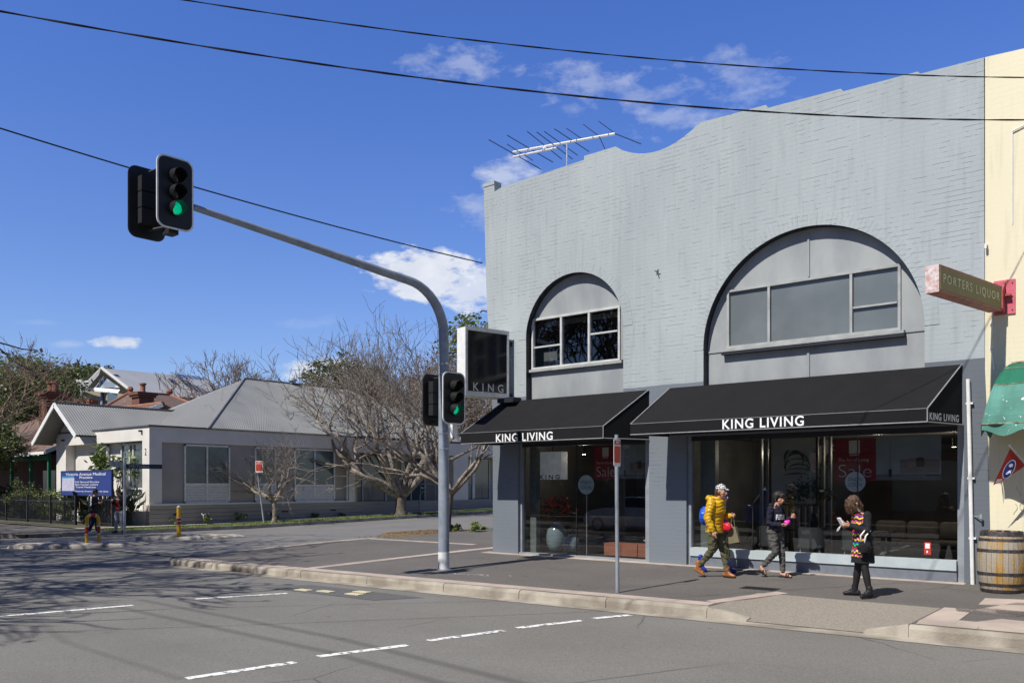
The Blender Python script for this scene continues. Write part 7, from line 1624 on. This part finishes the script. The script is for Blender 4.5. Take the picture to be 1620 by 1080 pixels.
# --- woman in black with the rainbow knit front, reading a phone
J4 = dict(pel=(0, 0, .86), waist=(.015, 0, 1.0), chest=(.03, 0, 1.18), neck=(.075, 0, 1.335), head=(.155, 0, 1.435),
          shR=(.02, -.165, 1.265), elR=(.02, -.235, 1.035), wrR=(.225, -.095, 1.075), shL=(.02, .165, 1.265), elL=(.06, .23, 1.03), wrL=(.245, .075, 1.105),
          hipR=(0, -.085, .83), knR=(.02, -.095, .46), anR=(.03, -.17, .10), toeR=(.15, -.26, .03), hipL=(0, .085, .83), knL=(.03, .11, .46), anL=(-.02, .15, .10), toeL=(.13, .19, .03))
M_BLKC = mat('black_knit', (.010, .010, .011), .9, c2=(.016, .016, .017), scale=9, bump=.4, bscale=150); M_TIGHT = mat('black_tights', (.016, .014, .014), .7)
m_ = D.materials.new('rainbow_knit'); m_.use_nodes = True; tt = m_.node_tree; bb = tt.nodes['Principled BSDF']; bb.inputs['Roughness'].default_value = .9
co_ = tt.nodes.new('ShaderNodeTexCoord').outputs['Object']; sx = tt.nodes.new('ShaderNodeSeparateXYZ'); tt.links.new(co_, sx.inputs[0])
zz = mth(tt, 'ADD', sx.outputs[2], mth(tt, 'ADD', mth(tt, 'MULTIPLY', mth(tt, 'SINE', mth(tt, 'MULTIPLY', sx.outputs[1], 70)), .012), mth(tt, 'MULTIPLY', noisen(tt, co_, 16, 3), .05)))
band = mth(tt, 'FRACT', mth(tt, 'MULTIPLY', zz, 3.9)); rmp = tt.nodes.new('ShaderNodeValToRGB'); rmp.color_ramp.interpolation = 'CONSTANT'; tt.links.new(band, rmp.inputs[0])
cols = [(.75, .02, .02), (.01, .01, .012), (.02, .50, .08), (.02, .04, .45), (.01, .01, .012), (.85, .58, .02), (.70, .05, .28), (.01, .01, .012), (.85, .58, .02), (.02, .04, .45)]
e = rmp.color_ramp.elements; e[0].position = 0; e[0].color = cols[0] + (1,); e[1].position = .1; e[1].color = cols[1] + (1,)
for i in range(2, 10): k_ = e.new(i / 10); k_.color = cols[i] + (1,)
dash_ = mth(tt, 'GREATER_THAN', noisen(tt, mapping(tt, co_, (1, 1, .5)), 34, 2), .56)
tt.links.new(mixc(tt, mth(tt, 'MULTIPLY', dash_, .8), rmp.outputs[0], (.012, .012, .013)), bb.inputs['Base Color']); M_RAIN = m_
def long_hair(t, Q):
    P = [('ball', Q(-.022, 0, .034), .098, (1.05, .94, 1.02)), ('tube', [Q(-.05, 0, -.02), Q(-.065, 0, -.10), Q(-.04, 0, -.18)], [.068, .058, .028])]
    for a in (-1, 1): P += [('tube', [Q(.04, a * .05, .08), Q(.062, a * .075, 0), Q(.055, a * .075, -.09), Q(.04, a * .05, -.15)], [.03, .032, .028, .015]), ('tube', [Q(.06, a * .02, .085), Q(.098, a * .045, .03), Q(.100, a * .052, -.05), Q(.10, a * .04, -.11)], [.022, .017, .014, .008])]
    for k in range(9): P.append(('tube', [Q(.05, .05 - k * .012, .09), Q(.105, .055 - k * .014, .03), Q(.118 + .006 * (k % 3), .05 - k * .016, -.05), Q(.13, .06 - k * .02, -.11 - .01 * (k % 4))], [.011, .009, .008, .004]))
    link('hair', setmat(vmesh(P, .0055, lambda co: .005 * noise.noise(Vector((co.x * 40, co.y * 40, co.z * 7))) + .003 * noise.noise(co * 80)), M_HAIRBR), t)
dr = torso(J4, .125, .155, .86, 1.0, .060, .055, .046) + [('loft', [((.0, 0, .53), .165, .195), ((0, 0, .66), .155, .19), ((0, 0, .80), .14, .175), ((.01, 0, .98), .125, .155)])]
pick4 = lambda c, n: 1 if (abs(c.y) < .155 and c.x > -.03 and n.x > .12 and .63 < c.z < 1.36 and not (c.z > 1.0 and c.x > .185)) else 0
cl = [('dress', dr, .0075, [M_BLKC, M_RAIN], wrinkle(.008, 12), pick4), ('tights', [('tube', [Vector(J4['hip' + s_]), Vector(J4['kn' + s_]), Vector(J4['kn' + s_]).lerp(Vector(J4['an' + s_]), .35), Vector(J4['an' + s_])], [.080, .056, .057, .037]) for s_ in ('R', 'L')], .007, M_TIGHT, None, None),
      ('boot', shoe(J4['anR'], J4['toeR'], 1.02, boot=.06), .007, M_BLACK, None, None), ('boot', shoe(J4['anL'], J4['toeL'], 1.02, boot=.06), .007, M_BLACK, None, None)]
pW = (9.68, -2.38, pz(-2.38)); rW = pi + .85
lady2, Qw = figure('woman in a black dress with a rainbow knit front looking down at her phone', pW, rW, J4, cl, long_hair, yaw=0, pitch=.60, hands={'R': ((1, .35, .35), (0, .6, .6), (0, .2, 1), .9), 'L': ((1, -.35, .2), (0, -.6, .6), (0, .1, 1), .9)})
mb = MB(); mb.hexa([(.32, -.035, 1.105), (.345, -.035, 1.10), (.345, .045, 1.10), (.32, .045, 1.105)], [(.385, -.035, 1.225), (.41, -.035, 1.215), (.41, .045, 1.215), (.385, .045, 1.225)]); mb3 = MB(); mb3.tube([(.36, 0, 1.10), (.42, .02, 1.06), (.43, .0, 1.01), (.39, -.02, 1.03), (.36, -.01, 1.09)], .006, 5)
worn('phone', 'white phone with a looped strap held by the woman in black', 'phone', pW, rW, [('case', mb.mesh('case', [M_WHITE])), ('strap', mb3.mesh('strap', [M_WHITE], smooth=True))])
mb = MB(); mb.tube([(.10, .245, 1.05), (.17, .23, .96), (.16, .22, .84)], .012, 6); mb.tube([(.02, .245, 1.04), (.10, .25, .95), (.12, .24, .82)], .012, 6)
worn('shoulder_bag', 'black bag with white straps hanging from the forearm of the woman in black', 'bag', pW, rW, [('bag', setmat(vmesh([('loft', [((.10, .21, .70), .10, .045), ((.10, .22, .78), .115, .055), ((.10, .22, .87), .085, .03)])], .008, wrinkle(.01, 18)), M_BLKC)), ('strap', mb.mesh('strap', [M_WHITE], smooth=True))])

# --- two people at the far corner
J5 = dict(pel=(0, 0, .90), waist=(.01, 0, 1.03), chest=(.03, 0, 1.23), neck=(.06, 0, 1.40), head=(.10, 0, 1.53),
          shR=(.01, -.18, 1.33), elR=(.0, -.23, 1.06), wrR=(.21, -.14, 1.12), shL=(.01, .18, 1.33), elL=(.03, .23, 1.06), wrL=(.24, .10, 1.16),
          hipR=(0, -.085, .88), knR=(.04, -.09, .48), anR=(-.12, -.09, .10), toeR=(.02, -.09, .03), hipL=(0, .085, .88), knL=(.10, .09, .48), anL=(.12, .09, .09), toeL=(.27, .09, .03))
def dark_hair(t, Q): link('hair', setmat(vmesh([('ball', Q(-.025, 0, .034), .102, (1.03, .95, 1.0)), ('tube', [Q(-.04, -.05, -.02), Q(-.06, 0, -.05), Q(-.04, .05, -.02)], .04)], .008), M_HAIRB), t)
M_JKT = mat('black_shell', (.012, .012, .015), .6); 
pk5 = lambda c, n: 1 if (abs(c.x - .0) < .022 and c.z > 1.0 and n.y < -.5 and c.y < -.2) else (1 if (c.z > 1.40 and abs(c.y) < .09) else 0)
cl = [('jacket', torso(J5, .15, .19, .80, 1.05, .075, .068, .05) + [('tube', [(-.05, -.08, 1.40), (-.11, 0, 1.40), (-.05, .08, 1.40)], .05)], .011, [M_JKT, M_WHITE], wrinkle(.008, 12), pk5), ('trousers', legs(J5, .105, .078, .055, low=.93), .011, mat('navy_trousers', (.012, .015, .045), .9), wrinkle(.008, 12), None),
      ('shoe', shoe(J5['anR'], J5['toeR'], 1.1), .009, M_WHITE, None, None), ('shoe', shoe(J5['anL'], J5['toeL'], 1.1), .009, M_WHITE, None, None)]
pg = onX(147, 842, -18.6)
figure('person in a black jacket with a white sleeve stripe, facing away before the notice board', (-18.6, pg.y, -.155), .9, J5, cl, dark_hair, yaw=.2, pitch=.2)
J6 = dict(J5); J6.update(anR=(.02, -.13, .09), toeR=(.16, -.17, .03), knR=(.05, -.11, .48), anL=(.0, .13, .09), toeL=(.14, .17, .03), knL=(.05, .11, .48), wrR=(.20, -.16, 1.2), wrL=(.22, .14, 1.22))
pk6 = lambda c, n: 1 if (c.x > .05 and abs(c.y) < .07 and n.x > .3 and c.z < 1.3) else 0
cl = [('jacket', torso(J6, .14, .18, .86, 1.0, .07, .062, .05), .011, [M_JKT, mat('red_shirt', (.25, .015, .02), .8)], wrinkle(.008, 12), pk6), ('trousers', legs(J6, .100, .078, .060, low=.93), .011, mat('pale_grey_trousers', (.34, .34, .38), .9), wrinkle(.010, 12), None),
      ('shoe', shoe(J6['anR'], J6['toeR'], 1.1), .009, M_BLACK, None, None), ('shoe', shoe(J6['anL'], J6['toeL'], 1.1), .009, M_BLACK, None, None)]
pg = onX(187, 842, -18.3)
figure('person in grey trousers and a dark jacket over red behind the street name post', (-18.3, pg.y + .05, -.155), -1.0, J6, cl, dark_hair, yaw=0, pitch=.35)

# white hatchback parked across the road: the left window mirrors it
Cr = thing('parked_car', 'white hatchback parked at the near kerb across the road', 'car', (-4.9, -14.1, -.3))
prof = [(-2.05, .35), (-2.12, .62), (-1.98, .82), (-1.75, .92), (-1.15, 1.02), (-.55, 1.42), (.25, 1.50), (1.15, 1.46), (1.75, 1.10), (2.0, .95), (2.08, .55), (2.0, .32)]
mb = MB(); cx_, cy_, cz_ = -4.9, -14.1, -.3; K = len(prof); vs = []
for (yy, sc_x, inz) in ((-.86, .97, 0), (-.80, 1, 0), (.80, 1, 0), (.86, .97, 0)):
    for (x, z) in prof:
        tuck = max(0, z - .95) * .34; vs.append((cx_ + x * sc_x, cy_ + (yy - tuck * (1 if yy > 0 else -1)), cz_ + z * (1 if abs(yy) < .82 else .985)))
mb.add(vs, [(r * K + i, r * K + i + 1, (r + 1) * K + i + 1, (r + 1) * K + i) for r in range(3) for i in range(K - 1)] + [tuple(range(K)), tuple(range(4 * K - 1, 3 * K - 1, -1))] + [(r * K, (r + 1) * K, (r + 1) * K + K - 1, r * K + K - 1) for r in range(3)])
mb.build('body', mat('car_white', (.75, .75, .75), .25, coat=.6), Cr)
for sy in (-1, 1):
    mb = MB(); q_ = [(-1.05, 1.04), (-.52, 1.38), (.25, 1.45), (1.1, 1.41), (1.5, 1.08)]
    mb.poly([(cx_ + x, cy_ + sy * (.872 - max(0, z - .95) * .34), cz_ + z) for x, z in q_]); mb.build('side_window', M_BLACKG, Cr)
for x in (-1.3, 1.3):
    for sy in (-1, 1):
        mb = MB(); mb.lathe([(.31, -.1), (.33, -.08), (.33, .08), (.31, .1)], (cx_ + x, cy_ + sy * .80, cz_ + .33), 24, ax='y'); wl_ = mb.build('wheel', M_BLACK, Cr); mb = MB(); mb.lathe([(.20, sy * .1), (.17, sy * .112), (.05, sy * .118)], (cx_ + x, cy_ + sy * .80, cz_ + .33), 16, ax='y'); mb.build('rim', M_ALU, wl_)
